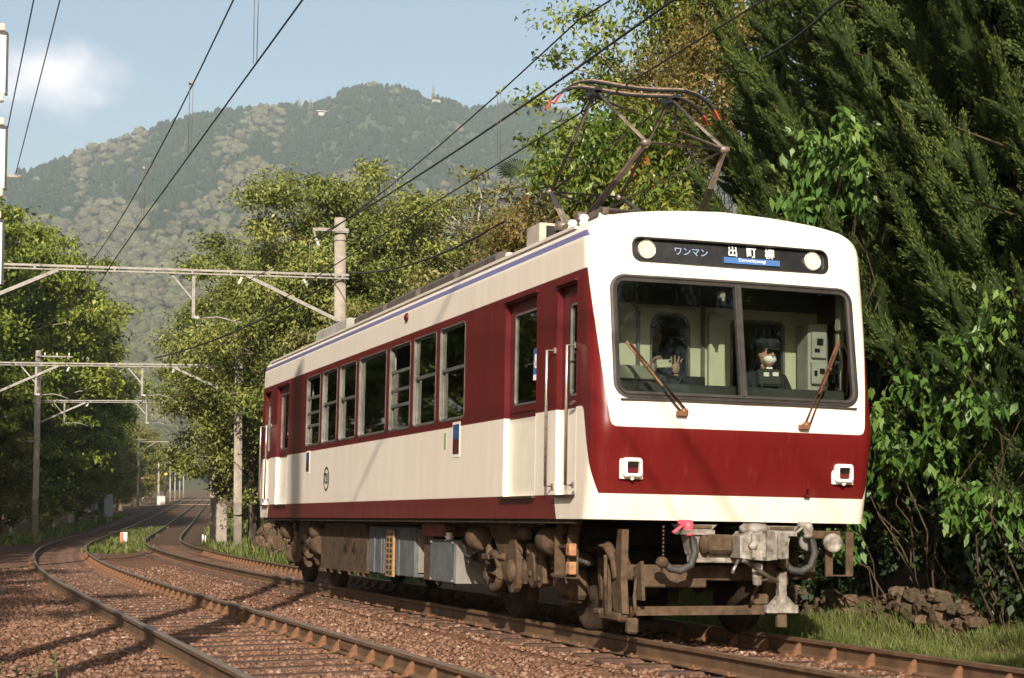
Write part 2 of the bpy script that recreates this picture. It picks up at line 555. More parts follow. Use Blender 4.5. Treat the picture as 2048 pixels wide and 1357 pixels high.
# ---- shape functions of the car end
Y0P = [(1.0, .17), (1.22, .115), (1.70, .006), (1.78, 0.0), (1.86, .008), (2.4, .08), (3.0, .157), (3.36, .205), (3.50, .232), (3.58, .262), (3.64, .305), (3.69, .37), (3.72, .43)]
WP = [(3.38, 1.32), (3.44, 1.312), (3.50, 1.286), (3.55, 1.24), (3.59, 1.17), (3.62, 1.06), (3.645, .93), (3.67, .75), (3.695, .52), (3.71, .3), (3.72, 0.06)]
def y0(z): return interp(z, Y0P)
def wz(z): return interp(z, WP)
def cap_pt(s, z):
    """(s,z) -> x,y,z,t on the rounded car end; s runs round the end"""
    w = wz(z); r = min(0.15, w * 0.5)
    sg = -1 if s < 0 else 1
    q = abs(s)
    if q <= 1.17:
        x = q * (w - r) / 1.17
        y = y0(z) - 0.05 * (1 - (x / 1.3) ** 2)
        y = min(y, y0(z))
        t = y0(z) + 0.15 - 0.2356 - (1.17 - q)
    elif q <= 1.4056:
        a = (q - 1.17) / 0.2356 * math.pi / 2
        ye = y0(z) - 0.05 * (1 - ((w - r) / 1.3) ** 2)
        x = w - r + r * math.sin(a)
        y = ye + r * (1 - math.cos(a))
        t = y0(z) + 0.15 - 0.2356 + (q - 1.17)
    else:
        k = (q - 1.4056) / 1.0
        ye = y0(z) - 0.05 * (1 - ((w - r) / 1.3) ** 2) + r
        ye = min(ye, CAP + 0.10)
        x = w
        y = ye + (max(CAP, ye) - ye) * k
        t = y
    return sg * x, y, z, t
def FY(x, z): return cap_pt(x, z)[1]

def sheet_obj(name, V3, Fs, T, mat, parent):
    me = bpy.data.meshes.new(name)
    me.from_pydata(V3, [], Fs)
    me.materials.append(mat)
    at = me.attributes.new('t', 'FLOAT', 'POINT')
    at.data.foreach_set('value', T)
    me.polygons.foreach_set('use_smooth', [True] * len(Fs))
    me.update()
    return link(bpy.data.objects.new(name, me), parent)

WS = rrect(-1.13, 2.035, 1.13, 3.05, 0.11, 6)
HP = rrect(-0.93, 3.2, 0.93, 3.405, 0.07, 5)
def make_cap(front):
    us = [0, .15, .3, .45, .6, .75, .9, 1.03, 1.17] + [1.17 + .2356 * k / 7 for k in range(1, 8)] + [1.65, 2.0, 2.4056]
    us = sorted([-u for u in us if u > 0] + us)
    vz = [1.0, 1.04, 1.1, 1.22, 1.35, 1.5, 1.62, 1.70, 1.74, 1.78, 1.82, 1.86, 1.94, 2.0, 2.08, 2.2, 2.4, 2.6, 2.8, 2.95, 3.0, 3.08, 3.13, 3.17, 3.24, 3.3, 3.36, 3.38, 3.41, 3.44, 3.47, 3.50, 3.525, 3.55, 3.57, 3.59, 3.605, 3.62, 3.633, 3.645, 3.658, 3.67, 3.683, 3.695, 3.703, 3.71, 3.72]
    V, Fs = cdt_sheet(us, vz, [WS, HP])
    P = []; T = []
    for (s, z) in V:
        x, y, zz, t = cap_pt(s, z)
        P.append((x, y if front else L - y, zz)); T.append(t)
    if front: Fs = [f_ for f_ in Fs]
    else: Fs = [f_[::-1] for f_ in Fs]
    return sheet_obj('end_panel', P, Fs, T, M_LIV, train)
make_cap(True)
make_cap(False)

# ---- body sides with window and door openings
WIN = [(3.75, 4.65, 'rail'), (4.83, 5.72, 'rail'), (5.90, 6.82, 'open'), (7.01, 8.38, 'fixed'),
       (8.57, 9.49, 'rail'), (9.67, 10.56, 'rail'), (10.74, 11.64, 'open')]
WZ0, WZ1 = 2.045, 3.035
DOORS = [(1.505, 2.42), (L - 2.42, L - 1.505)]
CABD = [(0.465, 0.965), (L - 0.965, L - 0.465)]
DZ0, DZ1 = 1.205, 3.05
def yz_grid(a, b, step):
    n = max(1, int(round((b - a) / step)))
    return [a + (b - a) * k / n for k in range(n + 1)]
for sg in (-1, 1):
    holes = [rrect(a, WZ0, b, WZ1, 0.045, 4) for (a, b, _) in WIN]
    holes += [rrect(a, DZ0, b, DZ1, 0.035, 4) for (a, b) in DOORS]
    holes += [rrect(a, DZ0, b, DZ1 - 0.02, 0.03, 4) for (a, b) in CABD]
    V, Fs = cdt_sheet(yz_grid(CAP, L - CAP, 0.25), [1.0, 1.1, 1.2, 1.4, 1.6, 1.8, 1.95, 2.2, 2.5, 2.8, 3.1, 3.25, 3.38], holes, 0.02)
    P = [(sg * W, y, z) for (y, z) in V]
    T = [min(y, L - y) for (y, z) in V]
    if sg > 0: Fs = [f_[::-1] for f_ in Fs]
    sheet_obj('side_panel', P, Fs, T, M_LIV, train)
# ---- roof, one curved sheet between the ends
ys = yz_grid(CAP, L - CAP, 0.6)
prof = [(-wz(z), z) for (z, _) in WP if z < 3.72]
prof = prof + [(0, 3.722)] + [(-x, z) for (x, z) in prof[::-1]]
P = []; T = []; Fs = []
for y in ys:
    for (x, z) in prof:
        P.append((x, y, z)); T.append(min(y, L - y))
n = len(prof)
for i in range(len(ys) - 1):
    for k in range(n - 1):
        Fs.append((i * n + k, i * n + k + 1, (i + 1) * n + k + 1, (i + 1) * n + k))
sheet_obj('roof', P, Fs, T, M_LIV, train)
# rain gutters along the eaves and a canvas roof skin on top
for sg in (-1, 1):
    MB().bar((sg * 1.285, 0.62, 3.535), (sg * 1.285, L - 0.62, 3.535), 0.03, 0.028).build('rain_gutter', M_CREAM, train)
g = MB()
xs = [-1.02, -.8, -.55, -.28, 0, .28, .55, .8, 1.02]
ztop = lambda x: interp(-abs(x), [(-w_, z_) for (z_, w_) in WP]) + 0.012
yy = yz_grid(0.62, L - 0.62, 1.0)
for y in yy:
    for x in xs: g.v.append((x, y, ztop(x)))
nx = len(xs)
for i in range(len(yy) - 1):
    for k in range(nx - 1):
        g.f.append((i * nx + k, i * nx + k + 1, (i + 1) * nx + k + 1, (i + 1) * nx + k)); g.m.append(0); g.sm.append(True)
# edge trim
for x in (-1.02, 1.02): g.bar((x, .62, ztop(x)), (x, L - .62, ztop(x)), .03, .025)
g.bar((-1.0, .62, 3.655), (0, .62, 3.735), .03, .022); g.bar((1.0, .62, 3.655), (0, .62, 3.735), .03, .022)
g.build('roof_skin', M_ROOF, train)
# underframe floor of the body
MB().box((0, L / 2, 1.02), (2.56, L - 0.6, 0.03)).build('underframe_floor', M_DUSTD, train)
MB().bar((-1.27, .5, .985), (-1.27, L - .5, .985), .06, .05).bar((1.27, .5, .985), (1.27, L - .5, .985), .06, .05).build('sole_bar', M_DUSTD, train)

# ---- side windows
def ring(mb, outer, inner, fo, fi, mi=0):
    n_ = len(outer)
    mb.add([fo(p) for p in outer] + [fi(p) for p in inner],
           [(k, (k + 1) % n_, n_ + (k + 1) % n_, n_ + k) for k in range(n_)], mi, False)
for sg in (-1, 1):
    X = lambda d: sg * (W - d)
    for (a, b, kind) in WIN:
        m = MB()
        o_ = rrect(a - .014, WZ0 - .014, b + .014, WZ1 + .014, .055, 4)
        i_ = rrect(a, WZ0, b, WZ1, .045, 4)
        j_ = rrect(a + .022, WZ0 + .022, b - .022, WZ1 - .022, .025, 4)
        ring(m, o_, o_, lambda p: (X(-.0005), p[0], p[1]), lambda p: (X(-.004), p[0], p[1]))
        ring(m, o_, i_, lambda p: (X(-.004), p[0], p[1]), lambda p: (X(-.004), p[0], p[1]))
        ring(m, i_, i_, lambda p: (X(-.004), p[0], p[1]), lambda p: (X(.028), p[0], p[1]))
        ring(m, i_, j_, lambda p: (X(.028), p[0], p[1]), lambda p: (X(.028), p[0], p[1]))
        ring(m, j_, j_, lambda p: (X(.028), p[0], p[1]), lambda p: (X(.048), p[0], p[1]))
        wdw = m.build('window', M_ALU, train)
        rails = []
        panes = []
        if kind == 'rail':
            rails = [2.585]; panes = [(WZ0, 2.585, .034), (2.585, WZ1, .022)]
        elif kind == 'open':
            rails = [2.735, 2.515, 2.33]; panes = [(WZ0, 2.33, .034), (2.33, 2.735, .022)]
        else:
            panes = [(WZ0, WZ1, .028)]
        for q in rails:
            MB().box((X(.028), (a + b) / 2, q), (.026, b - a - .03, .036)).build('sash_rail', M_ALU, wdw)
        for (z0, z1, dx) in panes:
            MB().box((X(dx + .012), (a + b) / 2, (z0 + z1) / 2), (.004, b - a - .05, z1 - z0 - .03)).build('pane', G_SIDE, wdw)

# ---- passenger doors and cab doors
def door(a, b, zt, sg, glass_r, name, rd=0.055):
    X = lambda d: sg * (W - d)
    m = MB()
    o_ = rrect(a, DZ0, b, zt, .035, 4); o_d = [(p[0], p[1]) for p in o_]
    hole = rrect(*glass_r, .05, 5)
    us = [a + .004, (a + b) / 2, b - .004]; vz = [DZ0, 1.5, 1.94, 1.955, 1.97, 2.4, 2.8, zt]
    V, Fs = cdt_sheet(us, vz, [hole], .01)
    P = [(X(rd), y, z) for (y, z) in V]
    d = MB()
    for f_ in Fs:
        zc = sum(V[i][1] for i in f_) / 3
        d.f.append(f_ if sg < 0 else f_[::-1]); d.m.append(0 if zc > 1.955 else 1); d.sm.append(False)
    d.v = P
    # jambs: the cream half below the belt, maroon above
    n_ = len(o_)
    for k in range(n_):
        p, q = o_[k], o_[(k + 1) % n_]
        segs = [(p, q)]
        if (p[1] - 1.955) * (q[1] - 1.955) < 0:
            u = (1.955 - p[1]) / (q[1] - p[1]); mid = (p[0] + (q[0] - p[0]) * u, 1.955)
            segs = [(p, mid), (mid, q)]
        for (c, e) in segs:
            d.add([(X(-.001), c[0], c[1]), (X(-.001), e[0], e[1]), (X(rd + .002), e[0], e[1]), (X(rd + .002), c[0], c[1])],
                  [(0, 1, 2, 3)], 0 if (c[1] + e[1]) / 2 > 1.955 else 1)
    dr = d.build(name, [M_MAR, M_CREAM], train)
    g_ = MB()
    h2 = rrect(glass_r[0] + .018, glass_r[1] + .018, glass_r[2] - .018, glass_r[3] - .018, .04, 5)
    ring(g_, hole, hole, lambda p: (X(rd - .006), p[0], p[1]), lambda p: (X(rd + .02), p[0], p[1]))
    ring(g_, hole, h2, lambda p: (X(rd - .006), p[0], p[1]), lambda p: (X(rd - .006), p[0], p[1]))
    ring(g_, h2, h2, lambda p: (X(rd - .006), p[0], p[1]), lambda p: (X(rd + .02), p[0], p[1]))
    g_.build('door_window_frame', M_ALU, dr)
    pg = MB(); pg.prism(h2, (X(rd + .012), 0, 0), (0, 1, 0), (0, 0, 1), .003); pg.build('pane', G_SIDE, dr)
    return dr
for sg in (-1, 1):
    X = lambda d: sg * (W - d)
    for i, (a, b) in enumerate(DOORS):
        gy = (a + .08, 2.065, b - .143, 2.945) if i == 0 else (a + .143, 2.065, b - .08, 2.945)
        dr = door(a, b, DZ1, sg, gy, 'door')
        MB().box((X(-.018), (a + b) / 2, 1.196), (.05, b - a + .05, .022)).build('door_sill', M_DUSTD, dr)
        MB().bar((X(-.012), a - .03, 3.075), (X(-.012), b + .02, 3.075), .03, .018).build('drip_rail', M_MAR, dr)
        MB().bar((X(.048), a + .03, 2.005), (X(.048), b - .03, 2.005), .006, .012).build('door_moulding', M_MAR, dr)
        if sg < 0:
            yb = gy[0] + .10 if i == 0 else gy[0] + .10
            MB().box((X(.058), yb, 2.42), (.004, .125, .30)).build('blue_notice', M_BLUE, dr)
            MB().box((X(.0545), yb, 2.30), (.003, .11, .05)).box((X(.0545), yb, 2.45), (.003, .045, .13)).box((X(.0545), yb, 2.425), (.003, .075, .04)).build('notice_print', M_TXTW, dr)
            yp = gy[2] - .12
            MB().tube([(X(.12), yp, 2.03), (X(.12), yp, 2.62)], .013).build('grab_pole', M_CHROME, dr)
            MB().box((X(.10), yp + .05, 2.36), (.01, .13, .075)).build('yellow_tag', M_YEL, dr)
    for i, (a, b) in enumerate(CABD):
        gy = (a + .03, 2.062, a + .305, 2.872) if i == 0 else (b - .305, 2.062, b - .03, 2.872)
        dr = door(a, b, DZ1 - .02, sg, gy, 'cab_door')
        MB().box((X(-.018), (a + b) / 2, 1.196), (.05, b - a - .03, .022)).build('door_sill', M_DUSTD, dr)
        MB().bar((X(-.012), a - .0, 3.055), (X(-.012), b + .02, 3.055), .03, .018).build('drip_rail', M_MAR, dr)
        hy = a + .06 if i == 0 else b - .06
        MB().tube([(X(.05), hy, 2.0), (X(.0), hy, 2.0), (X(.0), hy + .09, 1.99)], .012).build('door_handle', M_CHROME, dr)
        for yh in ((1.02, .512) if i == 0 else (L - 1.02, L - .512)):
            hr = MB().tube([(X(.0), yh, 1.285), (X(-.075), yh, 1.285), (X(-.075), yh, 2.485), (X(.0), yh, 2.485)], .0135, 8)
            hr.box((X(-.005), yh, 1.285), (.012, .04, .05)).box((X(-.005), yh, 2.485), (.012, .04, .05))
            hr.build('handrail', M_CHROME, train)

# ---- stickers, number and lamp on the left side
def plate(name, y, z, w_, h_, m, th=.004, parent=train, x=-W):
    return MB().box((x - th / 2 - .001, y, z), (th, w_, h_), bev=.001).build(name, m, parent)
for (y, z, w_, h_) in ((3.99, 1.82, .27, .37), (L - 3.96, 1.80, .25, .33)):
    p = plate('poster', y, z, w_, h_, M_LAMPW)
    plate('poster_top', y, z + h_ * .22, w_ * .8, h_ * .42, M_STKB, .004, p, -W - .003)
    plate('poster_foot', y, z - h_ * .20, w_ * .8, h_ * .42, M_STKR, .004, p, -W - .003)
plate('green_tag', 4.40, 1.82, .085, .17, M_STKG)
def text(body, size, mat, M, parent, name, align='CENTER', sx=1.0, bold=0.0):
    cu = bpy.data.curves.new(name, 'FONT')
    cu.body = body; cu.size = size; cu.align_x = align; cu.align_y = 'CENTER'
    cu.extrude = .0015; cu.offset = bold
    cu.materials.append(mat)
    tmp = bpy.data.objects.new(name, cu)
    COL.objects.link(tmp)
    bpy.context.view_layer.update()
    me = bpy.data.meshes.new_from_object(tmp.evaluated_get(bpy.context.evaluated_depsgraph_get()))
    bpy.data.objects.remove(tmp)
    bpy.data.curves.remove(cu)
    me.transform(M @ Matrix.Diagonal((sx, 1, 1, 1)))
    me.name = name
    return link(bpy.data.objects.new(name, me), parent)
# facing -x : text x axis -> -y
MX = Matrix(((0, 0, -1, 0), (-1, 0, 0, 0), (0, 1, 0, 0), (0, 0, 0, 1)))
em = MB()
ring(em, circle_pts(0, 0, .165, n=32), circle_pts(0, 0, .140, n=32), lambda p: (-W - .006, 10.17 - p[0], 1.537 + p[1]), lambda p: (-W - .006, 10.17 - p[0], 1.537 + p[1]))
ring(em, circle_pts(0, 0, .165, n=32), circle_pts(0, 0, .165, n=32), lambda p: (-W - .006, 10.17 - p[0], 1.537 + p[1]), lambda p: (-W - .0005, 10.17 - p[0], 1.537 + p[1]))
em = em.build('number_emblem', M_TXTK, train)
text('721', .20, M_TXTK, Matrix.Translation((-W - .005, 10.17, 1.537)) @ MX, em, 'number', sx=.86, bold=.004)
for yv in (6.08, ):
    MB().lathe((-W + .002, yv, 3.335), (-1, 0, 0), [(0, .055), (.02, .05), (.035, .03), (.04, .0)], 16).build('side_indicator_lamp', M_MAR, train)

# ---- windshield
def surf_ring(outer, inner, lift_o, lift_i, mb):
    ring(mb, outer, inner, lambda p: (p[0], FY(p[0], p[1]) - lift_o, p[1]), lambda p: (p[0], FY(p[0], p[1]) - lift_i, p[1]))
def dense(poly, k=4):
    out = []
    for i in range(len(poly)):
        a, b = poly[i], poly[(i + 1) % len(poly)]
        for q in range(k): out.append((a[0] + (b[0] - a[0]) * q / k, a[1] + (b[1] - a[1]) * q / k))
    return out
def off_rr(r0, d): return rrect(r0[0] - d, r0[1] - d, r0[2] + d, r0[3] + d, max(.01, r0[4] + d), 6)
WSr = (-1.13, 2.035, 1.13, 3.05, 0.11)
def gasket(front):
    g = MB()
    seq = [(off_rr(WSr, .026), -.004), (off_rr(WSr, .022), .014), (off_rr(WSr, .004), .018), (off_rr(WSr, -.004), .006), (off_rr(WSr, -.012), .014), (off_rr(WSr, -.034), .008), (off_rr(WSr, -.038), -.03)]
    for (a, la), (b, lb) in zip(seq, seq[1:]): surf_ring(dense(a), dense(b), la, lb, g)
    for k in range(6):
        z0_, z1_ = 2.06 + k * .163, 2.06 + (k + 1) * .163
        for (xo, ww, ll) in ((0.02, .062, .012), (0.02, .028, .02)):
            g.bar((xo, FY(.02, z0_) - ll + .02, z0_), (xo, FY(.02, z1_) - ll + .02, z1_), ww, .04)
    if not front:
        g.v = [(p[0], L - p[1], p[2]) for p in g.v]
    return g
for front in (True, False):
    ws = gasket(front).build('windshield', M_RUB, train)
    for (xa, xb) in ((-1.095, .0), (.04, 1.095)):
        V, Fs = cdt_sheet([xa + (xb - xa) * k / 8 for k in range(9)], [2.07 + .945 * k / 8 for k in range(9)], [])
        m = MB(); m.v = [(x, (FY(x, z) + .012) if front else L - FY(x, z) - .012, z) for (x, z) in V]
        m.f = Fs; m.m = [0] * len(Fs); m.sm = [True] * len(Fs)
        m.build('pane', G_FRONT, ws)
# thin ledge under the windshield
MB().bar((-1.10, FY(-1.1, 2.0) - .012, 2.0), (0, FY(0, 2.0) - .012, 2.0), .03, .012).bar((0, FY(0, 2.0) - .012, 2.0), (1.12, FY(1.1, 2.0) - .012, 2.0), .03, .012).build('windshield_ledge', M_RUB, train)

# ---- destination panel with headlights
for front in (True, False):
    yf = (lambda x, z, d: FY(x, z) + d) if front else (lambda x, z, d: L - FY(x, z) - d)
    HPr = (-0.93, 3.2, 0.93, 3.405, 0.07)
    m = MB()
    seq = [(off_rr(HPr, .012), .003), (off_rr(HPr, .008), -.010), (off_rr(HPr, -.006), -.010), (off_rr(HPr, -.012), .04)]
    for (a, la), (b, lb) in zip(seq, seq[1:]):
        ring(m, dense(a), dense(b), lambda p, la=la: (p[0], yf(p[0], p[1], la), p[1]), lambda p, lb=lb: (p[0], yf(p[0], p[1], lb), p[1]))
    V, Fs = cdt_sheet([-.93 + 1.86 * k / 12 for k in range(13)], [3.2, 3.25, 3.3, 3.35, 3.405], [])
    m.add([(x, yf(x, z, .035), z) for (x, z) in V], Fs)
    pn = m.build('destination_panel', M_BLK, train)
    if not front: continue
    for xh in (-.80, .79):
        yb = FY(xh, 3.305) + .034
        hl = MB().lathe((xh, yb, 3.305), (0, -1, .0), [(.0, .085), (.022, .085), (.026, .078), (.018, .074)], 24).build('headlight', M_CHROME, train)
        MB().lathe((xh, yb - .003, 3.305), (0, -1, 0), [(0, .03), (.004, .05), (.012, .066), (.019, .074)], 24).build('reflector', M_REFL, hl)
        MB().lathe((xh, yb - .004, 3.305), (0, -1, 0), [(0, .034), (.012, .03), (.02, .016), (.022, .0)], 16).build('bulb', M_LIT, hl)
    MZ = Matrix(((1, 0, 0, 0), (0, 0, -1, 0), (0, 1, 0, 0), (0, 0, 0, 1)))     # text faces -y, reads along +x
    def place(x, z, d=.030):
        tilt = Matrix.Rotation(-0.13, 4, 'X')
        return Matrix.Translation((x, FY(x, z) + d, z)) @ tilt @ MZ
    MB().box((.19, FY(.19, 3.26) + .026, 3.260), (.54, .006, .052), Matrix.Rotation(-.13, 3, 'X')).build('blue_name_band', M_BLUE, pn)
    text('出', .098, M_TXTW, place(0.01, 3.335), pn, 'destination_character', bold=.0012)
    text('町', .098, M_TXTW, place(0.19, 3.335), pn, 'destination_character', bold=.0012)
    text('柳', .098, M_TXTW, place(0.37, 3.335), pn, 'destination_character', bold=.0012)
    text('Demachiyanagi', .044, M_TXTW, place(.19, 3.266, .020), pn, 'destination_name', bold=-.0004)
    text('ワンマン', .082, M_TXTB, place(-.385, 3.305), pn, 'one_man_sign', bold=.0)

# ---- tail lamps
for xl in (-.985, 1.0):
    yb = FY(xl, 1.43)
    c = MB()
    seq = [(rrect(xl - .088, 1.35, xl + .088, 1.515, .03, 4), .0), (rrect(xl - .086, 1.352, xl + .086, 1.513, .03, 4), -.05),
           (rrect(xl - .076, 1.362, xl + .076, 1.503, .026, 4), -.062), (rrect(xl - .056, 1.382, xl + .056, 1.483, .015, 4), -.062),
           (rrect(xl - .054, 1.384, xl + .054, 1.481, .015, 4), -.030)]
    for (a, la), (b, lb) in zip(seq, seq[1:]):
        ring(c, a, b, lambda p, la=la: (p[0], yb + la, p[1]), lambda p, lb=lb: (p[0], yb + lb, p[1]))
    tl = c.build('tail_lamp', M_LAMPW, train)
    MB().box((xl, yb - .032, 1.4325), (.106, .006, .095)).build('lens', M_LENSR, tl)
    for k in range(7):
        MB().box((xl - .042 + k * .014, yb - .046, 1.455), (.005, .02, .04)).build('louvre', M_BLK, tl)
    MB().lathe((xl, yb - .03, 1.348), (0, 0, -1), [(0, .016), (.012, .018), (.022, .008), (.026, 0)], 10).build('knob', M_LAMPW, tl)
    MB().box((xl, yb - .005, 1.432), (.21, .012, .19), bev=.004).build('lamp_base', M_LAMPW, tl)
# small maroon antenna peg above the lower white band
MB().box((.66, FY(.66, 1.24) - .02, 1.232), (.05, .05, .018)).tube([(.66, FY(.66, 1.3) - .02, 1.24), (.66, FY(.66, 1.3) - .03, 1.345)], .009).build('front_peg', M_MAR, train)

# ---- wipers
for (px, pz, tx_, tz_) in ((-.545, 1.905, -1.03, 2.475), (.60, 1.83, .97, 2.58)):
    p0 = Vector((px, FY(px, pz) - .03, pz)); p1 = Vector((tx_, FY(tx_, tz_) - .05, tz_))
    d = (p1 - p0); off = Vector((d.z, 0, -d.x)).normalized() * .022
    w_ = MB().tube([p0 - off, p1 - off * .5 - d * .15], .011, 6).tube([p0 + off, p1 + off * .5 - d * .02], .011, 6)
    wi = w_.build('wiper', M_WIPER, train)
    a = p0 + d * .38; b = p1 + d * .02
    MB().bar(a + Vector((0, .02, 0)), b + Vector((0, .02, 0)), .016, .022).bar(p0 + d * .68 - off, p0 + d * .68 + off, .02, .02).build('wiper_blade', M_WIPER, wi)
    MB().lathe(p0 + Vector((0, .035, 0)), (0, -1, 0), [(0, .035), (.04, .035), (.055, .024), (.06, 0)], 14).box(p0 + Vector((-.03, -.005, -.012)), (.09, .04, .04)).build('wiper_pivot', M_WIPER, wi)

# ---- cab interior and saloon
YB = 1.0
V, Fs = cdt_sheet([-1.28, -.9, -.5, -.2, .06, .32, .6, .98, 1.28], [1.1, 1.5, 2.0, 2.3, 2.6, 2.9, 3.1, 3.3],
                  [rrect(-.40, 2.02, -.04, 2.86, .11, 5), rrect(.40, 2.0, .92, 2.84, .05, 4)])
b = MB(); b.add([(x, YB, z) for (x, z) in V], Fs); b.add([(x, YB + .03, z) for (x, z) in V], [f_[::-1] for f_ in Fs])
bk = b.build('cab_bulkhead', M_CABIN, train)
fr = MB()
for (r0, w_) in (((-.40, 2.02, -.04, 2.86, .11), .02), ((.40, 2.0, .92, 2.84, .05), .02)):
    o_ = off_rr(r0, w_); i_ = off_rr(r0, -.002)
    ring(fr, o_, i_, lambda p: (p[0], YB - .012, p[1]), lambda p: (p[0], YB - .012, p[1]))
    ring(fr, i_, i_, lambda p: (p[0], YB - .012, p[1]), lambda p: (p[0], YB + .035, p[1]))
for x in (-.54, .10): fr.bar((x, YB - .02, 1.15), (x, YB - .02, 3.0), .035, .02)
fr.build('bulkhead_trim', M_ALU, bk)
MB().prism(rrect(-.40, 2.02, -.04, 2.86, .11, 5), (0, YB + .02, 0), (1, 0, 0), (0, 0, 1), -.003).prism(rrect(.40, 2.0, .92, 2.84, .05, 4), (0, YB + .02, 0), (1, 0, 0), (0, 0, 1), -.003).build('bulkhead_pane', G_CLEAR, bk)
# dark header above the bulkhead, ceiling over the cab
MB().box((0, YB - .04, 3.12), (2.5, .05, .34)).box((0, .66, 3.24), (2.46, .72, .05)).build('cab_ceiling', M_CABD, train)
MB().box((-.28, .975, 2.93), (.62, .03, .02), bev=.006).build('door_hood', M_CABG, train)
MB().box((.22, .95, 2.30), (.16, .06, 1.15), bev=.01).build('cab_switch_post', M_CABIN, train)
cab = MB().box((1.12, .80, 2.32), (.20, .22, 1.0), bev=.01).box((1.12, .68, 2.62), (.15, .05, .24), bev=.008).box((1.12, .68, 2.36), (.16, .06, .20), bev=.008)
cb = cab.build('instrument_cabinet', M_CABG, train)
g = MB()
for (dx, dz, ww, hh) in ((0, .33, .06, .06), (-.03, .25, .05, .03), (.02, .06, .05, .05), (-.045, .04, .03, .05)):
    g.box((1.12 + dx, .648, 2.32 + dz), (ww, .02, hh), bev=.004)
g.build('gauge', M_BLK, cb)
MB().tube([(1.24, .50, 2.2), (1.24, .46, 2.45), (1.22, .5, 2.7), (1.25, .6, 2.8)], .012).tube([(1.26, .42, 2.15), (1.27, .40, 2.5), (1.25, .45, 2.62)], .009).box((1.24, .5, 2.68), (.06, .06, .2), bev=.006).box((1.23, .45, 2.9), (.09, .1, .34), bev=.01).build('side_conduit', M_CABIN, train)
g = MB().box((0, .42, 2.10), (2.3, .34, .14), bev=.02).box((.72, .50, 1.7), (.9, .36, .8), bev=.02).box((-.86, .50, 2.20), (.46, .30, .22), bev=.03)
g.build('driving_console', M_CABD, train)
MB().box((-.86, .34, 2.255), (.42, .04, .11), bev=.01).box((-.86, .48, 2.315), (.42, .28, .012)).build('console_cover', pm('grey_green_cover', (.20, .21, .16), .6, .1), train)
MB().box((-.30, .62, 2.215), (.42, .22, .10), bev=.01).bar((-.52, .50, 2.12), (-.44, .52, 2.30), .018, .012).bar((-.40, .50, 2.10), (-.30, .5, 2.28), .018, .012).build('fare_box', M_BLK, train)
g = MB().box((.46, .38, 2.265), (.22, .10, .16), Matrix.Rotation(-.2, 3, 'X'), bev=.02).box((.46, .42, 2.15), (.10, .08, .1))
dv = g.build('console_device', M_CABD, train)
MB().box((.41, .325, 2.295), (.05, .006, .035)).box((.50, .325, 2.30), (.055, .006, .035)).build('device_label', M_LAMPW, dv)
MB().box((-.07, .24, 2.96), (.05, .09, .07), bev=.01).tube([(-.07, .2, 2.93), (-.07, .2, 2.90)], .015).build('cab_camera', M_CABG, train)
# saloon shell
s = MB()
s.box((0, L / 2, 1.14), (2.56, L - 2.2, .05))
s.build('saloon_floor', M_FLOOR, train)
s = MB()
s.box((0, L / 2, 3.30), (2.5, L - 2.1, .03))
for sg in (-1, 1):
    s.box((sg * 1.225, L / 2, 1.55), (.03, 8.6, .86)).box((sg * 1.225, L / 2, 3.17), (.03, 8.6, .24))
    s.box((sg * 1.20, L / 2 + 4.55, 2.2), (.03, .9, 2.1)).box((sg * 1.20, L / 2 - 4.55, 2.2), (.03, .9, 2.1))
    for (p, q) in zip(WIN, WIN[1:]):
        s.box((sg * 1.252, (p[1] + q[0]) / 2, 2.55), (.03, q[0] - p[1] - .05, 1.16))
    s.box((sg * 1.15, L / 2, 2.0), (.16, 8.4, .03))
s.box((0, L - 1.05, 2.2), (2.5, .03, 2.2))
s.build('saloon_lining', M_SALOON, train)
for sg in (-1, 1):
    s = MB().box((sg * .98, L / 2, 1.52), (.46, 8.2, .14), bev=.03).box((sg * 1.19, L / 2, 1.78), (.06, 8.2, .40), bev=.02).box((sg * .98, L / 2, 1.32), (.36, 8.1, .28))
    s.build('bench_seat', M_SEAT, train)
    s = MB()
    s.tube([(sg * .55, 3.3, 2.85), (sg * .55, L - 3.3, 2.85)], .016, 6)
    for k in range(5): s.tube([(sg * .55, 3.6 + k * 2.05, 2.85), (sg * .55, 3.6 + k * 2.05, 3.29)], .012, 6)
    s.build('grab_rail', M_CHROME, train)

# ---- roof equipment
def roofbox(name, y0_, y1_, x0_, x1_, h, m, bev=.03):
    zt = 3.70
    return MB().box(((x0_ + x1_) / 2, (y0_ + y1_) / 2, zt + h / 2), (x1_ - x0_, y1_ - y0_, h), bev=bev).build(name, m, train)
M_RB = pm('brown_roof_duct', (0.085, 0.065, 0.055), 0.8, 0.2, 4)
for (a, b_, h) in ((4.15, 5.6, .115), (5.7, 7.25, .125), (7.35, 8.9, .13), (9.0, 10.75, .125)):
    roofbox('roof_ventilator', a, b_, -.86, .86, h + .06, M_RB, .05)
roofbox('roof_cooler', 11.0, 13.1, -.90, .90, .20, pm('grey_roof_box', (.34, .32, .29), .7, .15, 4), .03)
rb = roofbox('roof_resistor_box', 2.78, 3.18, -.86, -.52, .26, M_ROOF, .01)
MB().box((-.69, 2.776, 3.87), (.2, .01, .12)).build('box_opening', M_BLK, rb)
for (y, x) in ((1.25, -.97), (1.55, -.97), (3.6, -.9)):
    MB().lathe((x, y, 3.66), (0, 0, 1), [(0, .035), (.03, .05), (.06, .035), (.08, .05), (.11, .03)], 12).build('roof_insulator', M_LAMPW, train)

